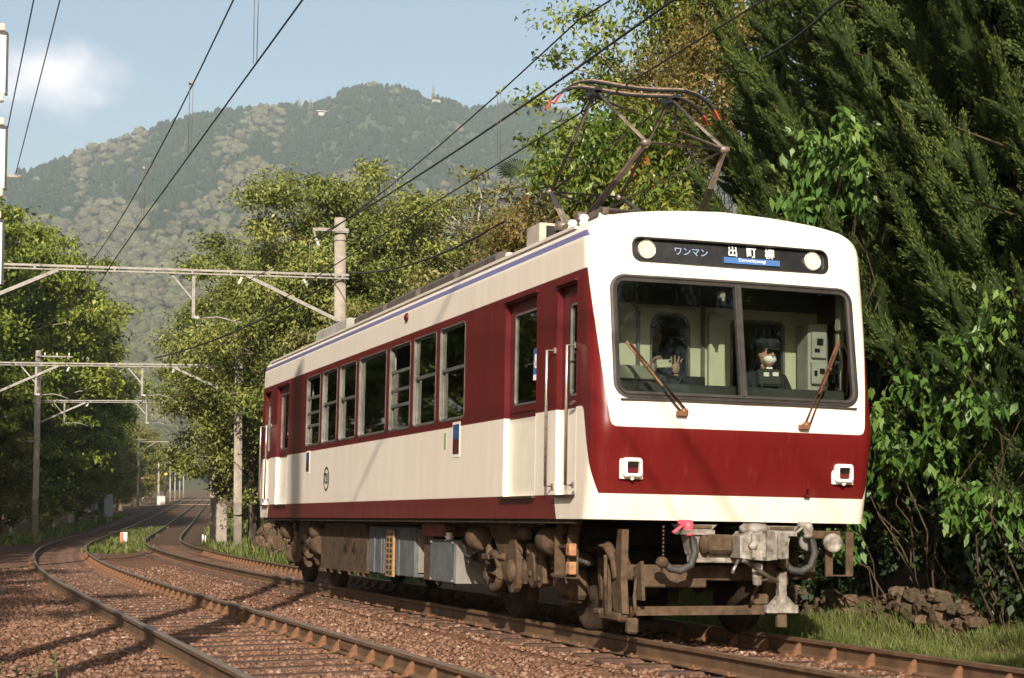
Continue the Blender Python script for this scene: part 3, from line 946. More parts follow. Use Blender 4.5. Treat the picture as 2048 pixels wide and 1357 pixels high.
# ---- pantograph
pan = MB()
PY = 2.45; KZ = 4.478
hf, hb = (PY - .40, PY + .40)
for sg in (-1, 1):
    # lower arms, double tube
    for dx in (0.0, 0.055):
        pan.tube([(sg * (.55 + dx), hf + .12, 3.93), (sg * (.396 + dx * .25), 1.16, KZ)], .018, 8)
        pan.tube([(sg * (.55 + dx), hb - .12, 3.93), (sg * (.396 + dx * .25), 3.74, KZ)], .018, 8)
    # upper arms
    pan.tube([(sg * .396, 1.16, KZ), (sg * .405, PY - .06, 5.235)], [.020, .017], 8)
    pan.tube([(sg * .396, 3.74, KZ), (sg * .405, PY + .06, 5.235)], [.020, .017], 8)
lower = pan
lower.tube([(-.44, 1.16, KZ), (.44, 1.16, KZ)], .0185, 8)
lower.tube([(-.44, 3.74, KZ), (.44, 3.74, KZ)], .0185, 8)
lower.tube([(-.395, PY + .05, 5.225), (.396, 1.16, KZ)], .015, 8)       # diagonal braces of the upper frames
lower.tube([(.395, PY + .06, 5.225), (-.396, 3.74, KZ)], .015, 8)
lower.tube([(.396, 1.16, KZ), (-.55, hf + .12, 3.93)], .015, 8)
lower.tube([(-.396, 3.74, KZ), (.55, hb - .12, 3.93)], .015, 8)
pg = lower.build('pantograph', M_TUBE, train)
for (sx, y) in ((-1, 1.16), (1, 1.16), (-1, 3.74), (1, 3.74)):
    MB().lathe((sx * .45, y, KZ), (-sx, 0, 0), [(0, .012), (.015, .034), (.085, .034), (.1, .015)], 12).build('knee_joint', M_TUBE, pg)
base = MB()
for sg in (-1, 1):
    base.bar((sg * .62, PY - .85, 3.90), (sg * .62, PY + .85, 3.90), .06, .06)
    base.lathe((sg * .70, hf + .12, 3.93), (-sg, 0, 0), [(0, .05), (.2, .05)], 10).lathe((sg * .70, hb - .12, 3.93), (-sg, 0, 0), [(0, .05), (.2, .05)], 10)
for y in (PY - .8, PY + .8, hf + .12, hb - .12): base.tube([(-.66, y, 3.91), (.66, y, 3.91)], .03, 8)
base.build('base_frame', M_TUBE, pg)
for sx in (-1, 1):
    for y in (PY - .78, PY + .78): MB().lathe((sx * .62, y, 3.66), (0, 0, 1), [(0, .05), (.04, .07), (.06, .045), (.1, .07), (.12, .045), (.16, .065), (.20, .04), (.23, .04)], 14).build('base_insulator', M_LAMPW, pg)
for sg in (-1, 1):
    hd = MB()
    hd.box((sg * .42, PY, 5.235), (.085, .17, .06), bev=.01).bar((sg * .42, PY - .14, 5.262), (sg * .42, PY + .14, 5.262), .07, .03)
    hd.tube([(sg * .40, PY - .1, 5.20), (sg * .33, PY - .12, 5.13), (sg * .28, PY - .05, 5.22)], .009, 6)
    hd.tube([(sg * .47, PY, 5.22), (sg * .52, PY + .1, 5.06), (sg * .49, PY + .12, 5.04)], .012, 6)
    hd.build('head_bracket', M_BLK, pg)
for (y, dz) in ((PY - .13, .0), (PY + .13, .0)):
    xs = [(-.89, 5.062), (-.87, 5.095), (-.83, 5.16), (-.77, 5.225), (-.70, 5.272), (-.62, 5.305), (-.52, 5.322), (-.40, 5.318), (-.2, 5.302), (0, 5.296), (.2, 5.302), (.40, 5.318), (.52, 5.322), (.62, 5.305), (.70, 5.272), (.77, 5.225), (.83, 5.16), (.87, 5.095), (.89, 5.062)]
    def strip(pts, w_, h_):
        m = MB(); n_ = len(pts)
        for i, (x, z) in enumerate(pts):
            a = pts[max(i - 1, 0)]; c = pts[min(i + 1, n_ - 1)]
            tx_, tz_ = c[0] - a[0], c[1] - a[1]; l_ = math.hypot(tx_, tz_); nx_, nz_ = -tz_ / l_, tx_ / l_
            for (s1, s2) in ((-1, -1), (1, -1), (1, 1), (-1, 1)):
                m.v.append((x + nx_ * s2 * h_ / 2, y + s1 * w_ / 2, z + nz_ * s2 * h_ / 2))
        for i in range(n_ - 1):
            for k in range(4):
                k2 = (k + 1) % 4
                m.f.append((i * 4 + k, i * 4 + k2, i * 4 + 4 + k2, i * 4 + 4 + k)); m.m.append(0); m.sm.append(False)
        m.f += [(3, 2, 1, 0), tuple(n_ * 4 - 4 + k for k in range(4))]; m.m += [0, 0]; m.sm += [False, False]
        return m
    strip(xs[2:-2], .055, .018).build('head_bar', M_BLK, pg)
    strip(xs[:4], .05, .016).build('red_horn', M_REDTIP, pg); strip(xs[-4:], .05, .016).build('red_horn', M_REDTIP, pg)
    strip([(x, z + .016) for (x, z) in xs[6:13]], .05, .018).build('carbon_strip', M_COPPER, pg)
    strip([(x, z + .013) for (x, z) in xs[4:8]], .03, .012).build('wear_plate', M_COPPER, pg)
    strip([(x, z + .013) for (x, z) in xs[11:15]], .03, .012).build('wear_plate', M_COPPER, pg)
# ================================================================== running gear
def capsule(cy, cz, r, h, tilt=0.0, n=8):
    P = []
    for k in range(n + 1):
        a = math.pi * k / n
        P.append((r * math.cos(a), h / 2 + r * math.sin(a)))
    for k in range(n + 1):
        a = math.pi + math.pi * k / n
        P.append((r * math.cos(a), -h / 2 + r * math.sin(a)))
    c, s_ = math.cos(tilt), math.sin(tilt)
    return [(cy + p[0] * c - p[1] * s_, cz + p[0] * s_ + p[1] * c) for p in P]
def yzprism(mb, poly, x0, x1, mi=0):
    """polygon in (y,z), thickness from x0 to x1"""
    return mb.prism(poly, (x0, 0, 0), (0, 1, 0), (0, 0, 1), x1 - x0, mi)

def bogie(yc, dr):
    """yc centre, dr=+1 when the car end is at smaller y"""
    bo = bpy.data.objects.new('bogie', None); link(bo, train)
    Y = lambda d: yc + dr * d            # d>0 : towards the middle of the car
    for dw in (-1.05, 1.05):
        ax = MB().cyl((-.66, Y(dw), .41), (.66, Y(dw), .41), .075)
        ax.build('axle', M_DUSTD, bo)
        for sg in (-1, 1):
            wh = MB().lathe((sg * .66, Y(dw), .41), (sg, 0, 0), [(0, .10), (.005, .44), (.03, .44), (.045, .415), (.13, .405), (.132, .36), (.10, .33), (.10, .16), (.13, .14), (.15, .09)], 36)
            wh.build('wheel', M_DUSTD, bo)
            # axle box with round cover
            b = MB().box((sg * .93, Y(dw), .43), (.20, .30, .30), bev=.04).lathe((sg * 1.0, Y(dw), .43), (sg, 0, 0), [(0, .135), (.06, .13), (.09, .10), (.10, .05), (.115, .04)], 18)
            b.box((sg * .95, Y(dw), .60), (.22, .36, .05), bev=.012).box((sg * .95, Y(dw), .265), (.16, .14, .04), bev=.01)
            for q in (-.14, .14): b.lathe((sg * .98, Y(dw + q), .62), (0, 0, 1), [(0, .035), (.05, .03), (.07, .0)], 8)
            b.build('axle_box', M_DUST, bo)
            # coil spring beside the axle box
            pts = []
            for k in range(49):
                a = k / 48 * 4.5 * 2 * math.pi
                pts.append((sg * .95 + .075 * math.cos(a), Y(dw * .69) + .075 * math.sin(a), .46 + .26 * k / 48))
            MB().tube(pts, .016, 6).build('coil_spring', M_DUST, bo)
    for sg in (-1, 1):
        f_ = MB()
        poly = [(-1.45, .60), (-1.30, .70), (-.62, .70), (-.40, .56), (.40, .56), (.62, .70), (1.30, .70), (1.45, .60), (1.30, .58), (.70, .58), (.46, .40), (.25, .36), (-.25, .36), (-.46, .40), (-.70, .58), (-1.30, .58)]
        poly = [(Y(p[0]), p[1]) for p in poly]
        if dr < 0: poly = poly[::-1]
        yzprism(f_, poly, sg * .93 - .05, sg * .93 + .05)
        f_.build('side_frame', M_DUST, bo)
        xa, xb = (sg * 1.02, sg * 1.14) if sg > 0 else (sg * 1.14, sg * 1.02)
        h_ = MB()
        hp = [(.26, .985), (.80, .985), (.80, .87), (.66, .80), (.50, .66), (.36, .44), (.22, .36), (-.02, .38), (-.06, .52), (.02, .84), (.12, .92)]
        hp = [(Y(p[0]), p[1]) for p in hp]
        if dr < 0: hp = hp[::-1]
        yzprism(h_, hp[::-1], xa, xb)
        h_.build('bolster_hanger', M_DUST, bo)
        s_ = MB()
        yzprism(s_, capsule(Y(-.02), .55, .145, .22, -.05 * dr), sg * 1.15 - .03, sg * 1.15 + .03)
        s_.lathe((sg * 1.14, Y(-.02), .50), (sg, 0, 0), [(0, .12), (.07, .11), (.09, .05), (.095, 0)], 18)
        s_.build('swing_link', M_DUST, bo)
        s_ = MB()
        for (c0, z0_, tl, hh) in ((-.30, .57, -.34, .30), (-.55, .53, -.26, .24)):
            ct_, st_ = math.cos(tl), math.sin(tl)
            pl_ = [(-.085, -hh * .62), (.03, -hh * .72), (.10, -hh * .4), (.075, hh * .62), (.03, hh * .72), (-.06, hh * .66), (-.10, hh * .1)]
            pl_ = [(Y(c0 + p[0] * ct_ - p[1] * st_), z0_ + p[0] * st_ + p[1] * ct_) for p in pl_]
            if dr < 0: pl_ = pl_[::-1]
            yzprism(s_, pl_, sg * 1.07 - .022, sg * 1.07 + .022)
            for (q, zq) in ((.0, .12), (.0, -.08)): s_.lathe((sg * 1.09, Y(c0 + q - zq * st_), z0_ + zq), (sg, 0, 0), [(0, .03), (.02, .028), (.026, .0)], 8)
        s_.cyl((sg * 1.06, Y(-.62), .58), (sg * 1.06, Y(-.05), .66), .022, n=8)
        s_.build('equaliser_plate', M_DUST, bo)
        c = MB()
        arc = [(sg * 1.12, Y(.70 + .20 * math.cos(a)), .48 + .17 * math.sin(a)) for a in [rad(50 + 22 * k) for k in range(12)]]
        c.tube([(sg * 1.12, Y(.30), .63)] + arc[:1] + arc[1:] , .045, 10).cyl((sg * 1.12, Y(.46), .47), (sg * 1.12, Y(.74), .47), .065)
        c.build('anchor_rod', M_DUST, bo)
        for (d0, d1) in ((1.10, 1.58), (-.75, -1.18)):
            b = MB().lathe((sg * 1.10, Y(d0), .80), (0, dr * (1 if d1 > d0 else -1), 0), [(0, .05), (.02, .105), (.06, .13), (.20, .135), (.30, .125), (.33, .095), (.38, .09), (.42, .055), (.48, .05), (.5, .02), (.60, .02)], 20)
            b.build('brake_cylinder', M_DUST, bo)
            MB().bar((sg * 1.02, Y(d0 + .1 * (1 if d1 > d0 else -1)), .9), (sg * .95, Y(d0 + .1 * (1 if d1 > d0 else -1)), .70), .05, .12).build('cylinder_bracket', M_DUSTD, bo)
        p = MB().tube([(sg * 1.12, Y(-.45), .93), (sg * 1.15, Y(-.20), .96), (sg * 1.16, Y(-.06), .90), (sg * 1.17, Y(-.12), .76), (sg * 1.14, Y(-.2), .70), (sg * 1.12, Y(-.14), .64)], .013, 6)
        p.build('air_pipe', M_DUST, bo); p = MB()
        p.tube([(sg * 1.10, Y(.86), .62), (sg * 1.12, Y(.86), .78), (sg * 1.12, Y(.7), .86), (sg * 1.12, Y(.5), .88)], .014, 6)
        p.box((sg * 1.12, Y(.86), .62), (.1, .24, .06), bev=.01).lathe((sg * 1.12, Y(.86), .55), (0, 0, 1), [(0, .05), (.16, .04), (.2, .02)], 10)
        p.build('level_valve', M_DUST, bo)
        MB().box((sg * 1.12, Y(-.22), .86), (.1, .2, .12), bev=.02).build('pipe_clamp', M_DUST, bo)
        for dw in (-.55, .55, -1.52, 1.52):
            MB().bar((sg * .76, Y(dw), .25), (sg * .76, Y(dw * (1.02)), .50), .09, .07).box((sg * .76, Y(dw * .985), .27), (.11, .07, .17), bev=.02).bar((sg * .84, Y(dw), .30), (sg * .84, Y(dw * .95), .66), .03, .05).build('brake_shoe', M_DUST, bo)
    MB().box((0, yc, .60), (2.0, .46, .20), bev=.03).box((0, yc, .86), (1.6, .42, .2), bev=.03).build('bolster', M_DUSTD, bo)
    for sg in (-1, 1): MB().cyl((sg * .25, Y(.55), .45), (sg * .25, Y(.05), .48), .22).build('traction_motor', M_DUSTD, bo)
    return bo
bogie(2.55, 1)
bogie(L - 2.55, -1)

# ---- boxes hung under the floor, left side
def under(name, y0_, y1_, z0_, z1_, m, x0_=-1.13, x1_=-.45, bev=.012):
    return MB().box(((x0_ + x1_) / 2, (y0_ + y1_) / 2, (z0_ + z1_) / 2), (x1_ - x0_, y1_ - y0_, z1_ - z0_), bev=bev).build(name, m, train)
b1 = MB()
yzprism(b1, [(8.5, .29), (11.25, .29), (11.25, .78), (10.95, .93), (8.7, .93), (8.5, .86)][::-1], -1.13, -.4)
b1 = b1.build('brown_equipment_case', M_DUST, train)
for (y, z) in ((9.15, .62), (9.62, .62)):
    MB().tube([(-1.135, y, z - .06), (-1.165, y, z - .06), (-1.165, y, z + .06), (-1.135, y, z + .06)], .01, 6).build('case_handle', M_DUSTD, b1)
for y in (9.95,): MB().box((-1.136, y, .58), (.012, .02, .52)).build('case_seam', M_DUSTD, b1)
for y in (8.7, 9.0, 9.5, 10.1, 10.6, 11.0): MB().box((-1.11, y, .27), (.05, .08, .06), bev=.008).build('case_latch', M_DUST, b1)
MB().lathe((-1.05, 11.75, .62), (0, -1, 0), [(0, .11), (.03, .16), (.1, .165), (.4, .165), (.43, .14)], 18).build('air_tank', M_DUST, train)
b2 = under('slate_cabinet', 6.22, 8.42, .315, .90, M_GREYBD)
for y in (6.9, 7.62, 7.75, 8.1): MB().box((-1.134, y, .60), (.014, .035, .56)).build('cabinet_rib', M_GREYBD, b2)
MB().box((-.79, 6.205, .62), (.60, .035, .50), bev=.004).build('cabinet_sunlit_end', M_GREYB, b2)  # lighter grey paints in the sunlight on this end face
ld = MB().box((-1.155, 7.22, .575), (.03, .34, .56), bev=.004).build('orange_grille', M_ORANGE, train)
for k in range(8):
    for q in (-.075, .075):
        MB().box((-1.1705, 7.22 + q, .345 + k * .066), (.006, .085, .042)).build('grille_slot', M_BLK, ld)
under('brown_support_post', 5.58, 5.92, .30, .97, M_DUST, -1.10, -.6)
rb_ = under('red_switch_box', 5.06, 5.90, .80, .955, M_RUST, -1.14, -.8, .02)
MB().lathe((-1.08, 4.98, .74), (0, 0, 1), [(0, .03), (.02, .055), (.04, .03), (.06, .055), (.08, .03), (.1, .045), (.11, .02)], 14).build('switch_insulator', M_LAMPW, rb_)
b3 = under('slate_control_box', 4.60, 5.56, .305, .77, M_GREYBD)
MB().box((-.80, 4.585, .535), (.64, .035, .46), bev=.004).build('box_sunlit_end', M_GREYB, b3)  # sunlit look of the box end put into a lighter grey
for (y, z) in ((4.66, .33), (5.5, .33), (4.66, .74), (5.5, .74)): MB().lathe((-1.13, y, z), (-1, 0, 0), [(0, .018), (.015, .016), (.018, 0)], 8).build('bolt', M_GREYB, b3)
for y in (4.75, 5.35): MB().lathe((-1.09, y, .305), (0, 0, -1), [(0, .03), (.03, .025), (.05, .0)], 8).build('drain_plug', M_DUST, b3)
MB().tube([(-1.0, 4.3, .93), (-1.05, 6.5, .95), (-1.05, 8.3, .96), (-1.0, 11, .96)], .022, 8).build('air_line', M_DUSTD, train)
MB().tube([(-1.12, 4.4, .86), (-1.10, 4.7, .90), (-1.1, 5.0, .88)], .018, 6).build('air_line', M_DUST, train)
for (y0_, y1_, z0_, m) in ((4.6, 6.6, .34, M_DUSTD), (7.0, 9.4, .36, M_GREYBD), (9.6, 11.2, .33, M_DUSTD)):
    MB().box((.78, (y0_ + y1_) / 2, (z0_ + .92) / 2), (.66, y1_ - y0_, .92 - z0_), bev=.012).build('equipment_case', m, train)
for (y, z0_) in ((4.2, .55), (5.98, .60), (8.46, .62), (11.6, .70), (12.0, .55)):
    MB().bar((-1.02, y, 1.0), (-1.02, y, z0_), .06, .012).bar((-1.02, y, z0_), (-.6, y, z0_ - .02), .05, .012).build('hanger_strap', M_DUST, train)
for k, (z, x) in enumerate(((.955, -1.16), (.93, -1.12), (.90, -1.02))):
    pts = [(x, .95 + k * .1, z), (x, 2.2, z + .01), (x + .03, 3.5, z - .015), (x + .03, 4.6, z), (x, 6.4, z + .012), (x + .02, 8.4, z), (x, 11.4, z - .01), (x + .04, 13.0, z), (x, 14.4, z)]
    MB().tube(pts, .012 + .004 * k, 6).build('conduit', M_DUSTD, train)
MB().tube([(-1.13, 3.72, .70), (-1.15, 3.95, .60), (-1.13, 4.2, .62), (-1.10, 4.4, .78)], .02, 8).build('flexible_hose', M_HOSE, train)
MB().tube([(-1.12, 1.3, .90), (-1.14, 1.15, .74), (-1.12, 1.0, .66), (-1.06, .8, .62)], .02, 8).build('flexible_hose', M_HOSE, train)
MB().tube([(0, 4.2, .72), (0, 11.2, .72)], .03, 8).build('train_pipe', M_DUSTD, train)

# ---- step irons behind the cab door, both car ends
def stepiron(sg, Y):
    s_ = MB()
    for d in (1.26, .93):
        s_.bar((sg * 1.12, Y(d), .995), (sg * 1.16, Y(d), .87), .10, .018).bar((sg * 1.16, Y(d), .87), (sg * 1.16, Y(d), .50), .10, .018)
    s_.box((sg * 1.16, Y(1.09), .495), (.10, .44, .02)).box((sg * 1.16, Y(1.09), .76), (.03, .34, .03))
    st = s_.build('cab_step', M_DUST, train)
    return st
for sg in (-1, 1):
    stepiron(sg, lambda d: d); stepiron(sg, lambda d: L - d)
for z in (.735, .575):
    MB().box((-1.20, .86, z), (.07, .10, .11), bev=.01).build('amber_marker', pm('amber_marker_paint', (.34, .17, .085), .6, .3, 14), train)

# ---- front end rigging (mirrored at the far end only as plain frames)
g = MB()
yzprism(g, [(.50, .16), (.62, .16), (.60, .62), (.50, .62)], -1.0, -.93)
yzprism(g, [(.12, .22), (.30, .20), (.36, .42), (.24, .92), (.14, .92), (.16, .5)], -1.02, -.96)
yzprism(g, [(.30, .30), (.46, .24), (.44, .60), (.34, .66)], -.98, -.92)
g.tube([(-1.04, .46, .70), (-1.04, .44, .2)], .018, 8)
g.tube([(-1.0, .92, .76), (-1.0, .5, .77), (-1.0, .34, .66), (-1.0, .28, .5)], .045, 10)
g.tube([(-.98, .22, .88), (-.94, .36, .78), (-.94, .36, .3)], .03, 8)
g.box((-1.0, .36, .19), (.10, .44, .07), bev=.015).box((-1.0, .62, .22), (.12, .14, .05), bev=.01)
g.tube([(-.96, -.02, .52), (-.98, -.04, .36), (-.96, -.02, .26), (-.98, .06, .18)], .016, 6)
g.box((-.97, .03, .13), (.10, .07, .13), bev=.015)
yzprism(g, [(-.02, .66), (.14, .60), (.06, .34), (-.06, .34)], -.92, -.89)
fr_ = g.build('guard_rigging', M_DUST, train)
MB().box((-.30, .32, .56), (1.30, .07, .13), bev=.01).box((-.48, .30, .47), (.60, .05, .07), bev=.01).bar((-.90, .34, .60), (-.98, .30, .74), .08, .06).build('pilot_beam', M_DUST, train)
MB().bar((-.95, .12, .245), (.30, .12, .255), .03, .075).build('guard_bar', M_DUST, train)
MB().box((.30, .16, .27), (.34, .10, .05), bev=.01).tube([(.14, .10, .28), (.16, .06, .40), (.20, .02, .50), (.28, .02, .52)], .014, 6).box((.26, .14, .34), (.14, .08, .10), bev=.02).build('guard_foot', M_DUST, train)
t_ = MB().box((.42, .06, .265), (.30, .056, .07), bev=.006).box((.42, .06, .43), (.075, .062, .30), bev=.006)
t_.add([(.30, .035, .30), (.54, .035, .30), (.46, .035, .38), (.38, .035, .38), (.30, .085, .30), (.54, .085, .30), (.46, .085, .38), (.38, .085, .38)], [(0, 1, 2, 3), (7, 6, 5, 4), (0, 4, 5, 1), (1, 5, 6, 2), (2, 6, 7, 3), (3, 7, 4, 0)])
t_.build('white_tee_plate', M_WHITEG, train)
MB().box((.43, .085, .17), (.09, .05, .12), bev=.006).build('guard_post', M_DUST, train)
MB().box((.34, .13, .57), (.10, .10, .16), bev=.02).box((.48, .13, .62), (.05, .06, .30)).build('guard_bracket', M_DUST, train)

# ---- coupler
cp = MB().box((.06, -.12, .80), (.26, .30, .24), bev=.03).box((.06, .15, .80), (.16, .4, .16), bev=.02)
cp.add([(.10, -.30, .68), (.34, -.22, .70), (.34, -.22, .90), (.10, -.30, .93), (.10, .02, .68), (.30, .04, .70), (.30, .04, .90), (.10, .02, .93)], [(3, 2, 1, 0), (4, 5, 6, 7), (0, 1, 5, 4), (1, 2, 6, 5), (2, 3, 7, 6), (3, 0, 4, 7)])
cp.add([(-.12, -.24, .70), (.06, -.30, .68), (.06, -.30, .92), (-.12, -.24, .88), (-.10, .0, .70), (.06, .0, .68), (.06, .0, .92), (-.10, .0, .88)], [(3, 2, 1, 0), (4, 5, 6, 7), (0, 1, 5, 4), (1, 2, 6, 5), (2, 3, 7, 6), (3, 0, 4, 7)])
cp.lathe((.06, -.14, .91), (0, 0, 1), [(0, .13), (.05, .125), (.075, .09), (.08, .0)], 18).lathe((.10, -.12, .66), (0, 0, -1), [(0, .05), (.18, .04), (.2, .0)], 10)
cp.lathe((-.02, -.27, .80), (0, -1, 0), [(0, .04), (.03, .035), (.04, .0)], 10).bar((-.02, -.285, .70), (-.02, -.285, .90), .03, .03).bar((.22, -.28, .70), (.22, -.28, .90), .025, .03)
cpo = cp.build('coupler', M_WHITEG, train)
MB().box((-.22, .02, .81), (.24, .24, .16), bev=.03).lathe((-.34, -.02, .80), (-1, 0, 0), [(0, .09), (.03, .08), (.05, .0)], 10).build('coupler_damper', M_DUST, cpo)
MB().tube([(-.10, -.26, .68), (.06, -.22, .60), (.34, -.02, .50)], .018, 6).tube([(-.12, -.22, .68), (-.16, -.22, .62), (-.18, -.22, .57)], .016, 6).build('uncoupling_lever', M_CHROME, cpo)
for sg in (-1, 1):
    x = sg * .385
    b = MB()
    b.add([(x - .16, -.02, .97), (x + .16, -.02, .97), (x + .16, .22, .97), (x - .16, .22, .97), (x - .12, 0, .925), (x + .12, 0, .925), (x + .12, .2, .925), (x - .12, .2, .925)], [(0, 1, 2, 3), (7, 6, 5, 4), (0, 4, 5, 1), (1, 5, 6, 2), (2, 6, 7, 3), (3, 7, 4, 0)])
    b.box((x, .08, .905), (.27, .22, .04))
    b.add([(x - .09, .0, .885), (x + .09, .0, .885), (x + .09, .16, .885), (x - .09, .16, .885), (x - .06, .02, .72), (x + .06, .02, .72), (x + .06, .14, .72), (x - .06, .14, .72)], [(0, 1, 2, 3), (7, 6, 5, 4), (0, 4, 5, 1), (1, 5, 6, 2), (2, 6, 7, 3), (3, 7, 4, 0)])
    br = b.build('coupler_hanger', M_WHITEG, train)
    MB().box((x, -.016, .952), (.22, .012, .022)).build('hanger_slot', M_DUST, br)
MB().box((-.16, .06, .695), (.56, .12, .085), bev=.006).build('coupler_carrier', M_WHITEG, train)
# air hoses with cocks and chains
for (x, m) in ((-.50, M_PINK), (.62, M_WHITEG)):
    y = .02
    pts = [(x + .03, y, .93), (x + .06, y - .03, .84), (x + .07, y - .05, .74), (x + .03, y - .05, .63), (x - .06, y - .04, .585), (x - .14, y - .02, .60), (x - .19, y, .65)]
    ho = MB().tube(pts, .032, 12).build('air_hose', M_HOSE, train)
    MB().lathe((x + .02, y, 1.0), (.1, -.1, -1), [(0, .03), (.02, .045), (.06, .05), (.09, .035), (.11, .045), (.13, .035)], 12).bar((x - .02, y - .03, .975), (x - .13, y - .04, .90), .03, .014).box((x, y, .985), (.12, .06, .045), bev=.01).build('hose_cock', m, ho)
    MB().lathe((x - .17, y - .01, .635), (-1, 0, .4), [(0, .035), (.03, .05), (.06, .045), (.09, .03)], 12).build('hose_coupling', M_DUST, ho)
    c = MB()
    for k in range(9): c.lathe((x - .20 + .006 * (k % 2), y, .67 + k * .033), (.3 * (-1) ** k, .2, 1), [(0, .006), (.012, .012), (.022, .006)], 6)
    c.build('chain', M_DUST, ho)
# jumper sockets and right-hand stirrup
js = MB().lathe((.92, .12, .83), (0, -1, 0), [(0, .08), (.05, .085), (.08, .08), (.085, .055), (.075, .04), (.085, .0)], 18).build('jumper_socket', M_WHITEG, train)
MB().box((.90, .16, .90), (.28, .05, .07), bev=.01).bar((.76, .16, .90), (.70, .16, .78), .06, .03).build('socket_bracket', M_DUST, js)
MB().lathe((.69, .14, .83), (0, -1, 0), [(0, .07), (.04, .075), (.06, .06), (.065, .0)], 16).build('jumper_socket', M_GREYB, train)
MB().box((1.03, .15, .55), (.24, .03, .012)).box((.925, .15, .66), (.07, .016, .24)).box((1.125, .15, .74), (.07, .016, .38)).bar((.96, .15, .80), (1.12, .15, .80), .006, .006).build('stirrup', M_DUST, train)

# ================================================================== people in the car
M_SKIN = pm('skin', (0.46, 0.26, 0.17), 0.55, 0.08, 20)
M_UNI = pm('dark_uniform_cloth', (0.018, 0.020, 0.026), 0.9, 0.2, 60)
M_COATB = pm('dark_brown_coat', (0.07, 0.045, 0.035), 0.95, 0.2, 60)
M_COATG = pm('grey_jacket', (0.16, 0.16, 0.17), 0.95, 0.2, 60)
M_COATP = pm('dark_blue_jacket', (0.04, 0.05, 0.09), 0.95, 0.2, 60)
M_MASK = pm('white_face_mask', (0.80, 0.80, 0.78), 0.85, 0.03, 40)
M_HAIRW = pm('white_hair', (0.66, 0.63, 0.58), 0.7, 0.1, 60)
M_HAIRB = pm('black_hair', (0.015, 0.012, 0.010), 0.5, 0.2, 60)
M_HAIRN = pm('brown_hair', (0.10, 0.05, 0.025), 0.5, 0.2, 60)

def ellip(mb, c, r3, mi=0, n=14, m=10, R3=None, zmin=-1.0):
    V = []; Fs = []
    for i in range(m + 1):
        ph = math.pi * i / m
        for k in range(n):
            a = 2 * math.pi * k / n
            p = Vector((math.sin(ph) * math.cos(a) * r3[0], math.sin(ph) * math.sin(a) * r3[1], max(zmin, math.cos(ph)) * r3[2]))
            if R3 is not None: p = R3 @ p
            V.append((p.x + c[0], p.y + c[1], p.z + c[2]))
    for i in range(m):
        for k in range(n):
            Fs.append((i * n + k, (i + 1) * n + k, (i + 1) * n + (k + 1) % n, i * n + (k + 1) % n))
    mb.add(V, Fs, mi, True)

def hand_mesh(mb, c, up, nrm, size, mi, spread=0.25, curl=0.15, side=1):
    """palm plus five fingers; up = finger direction, nrm = palm direction"""
    up = Vector(up).normalized(); nrm = Vector(nrm).normalized(); rt = up.cross(nrm).normalized() * side
    c = Vector(c); s_ = size / .18
    P = []
    R3 = Matrix((rt, nrm, up)).transposed()
    ellip(mb, c, (.042 * s_, .016 * s_, .052 * s_), mi, 10, 8, R3)
    for k, ln in enumerate((.068, .080, .076, .060)):
        a = (k - 1.5) * spread
        d = (up + rt * a).normalized()
        p0 = c + up * .035 * s_ + rt * (k - 1.5) * .021 * s_
        p1 = p0 + d * ln * .5 * s_ + nrm * curl * .01
        p2 = p0 + d * ln * s_ + nrm * curl * .04
        mb.tube([p0, p1, p2], [.0098 * s_, .009 * s_, .0065 * s_], 7, mi)
    p0 = c - up * .015 * s_ - rt * .034 * s_
    p1 = p0 + (up * .55 - rt * .8).normalized() * .038 * s_ + nrm * .006
    p2 = p1 + (up * .85 - rt * .45).normalized() * .032 * s_ + nrm * .01
    mb.tube([p0, p1, p2], [.0125 * s_, .0105 * s_, .0075 * s_], 7, mi)

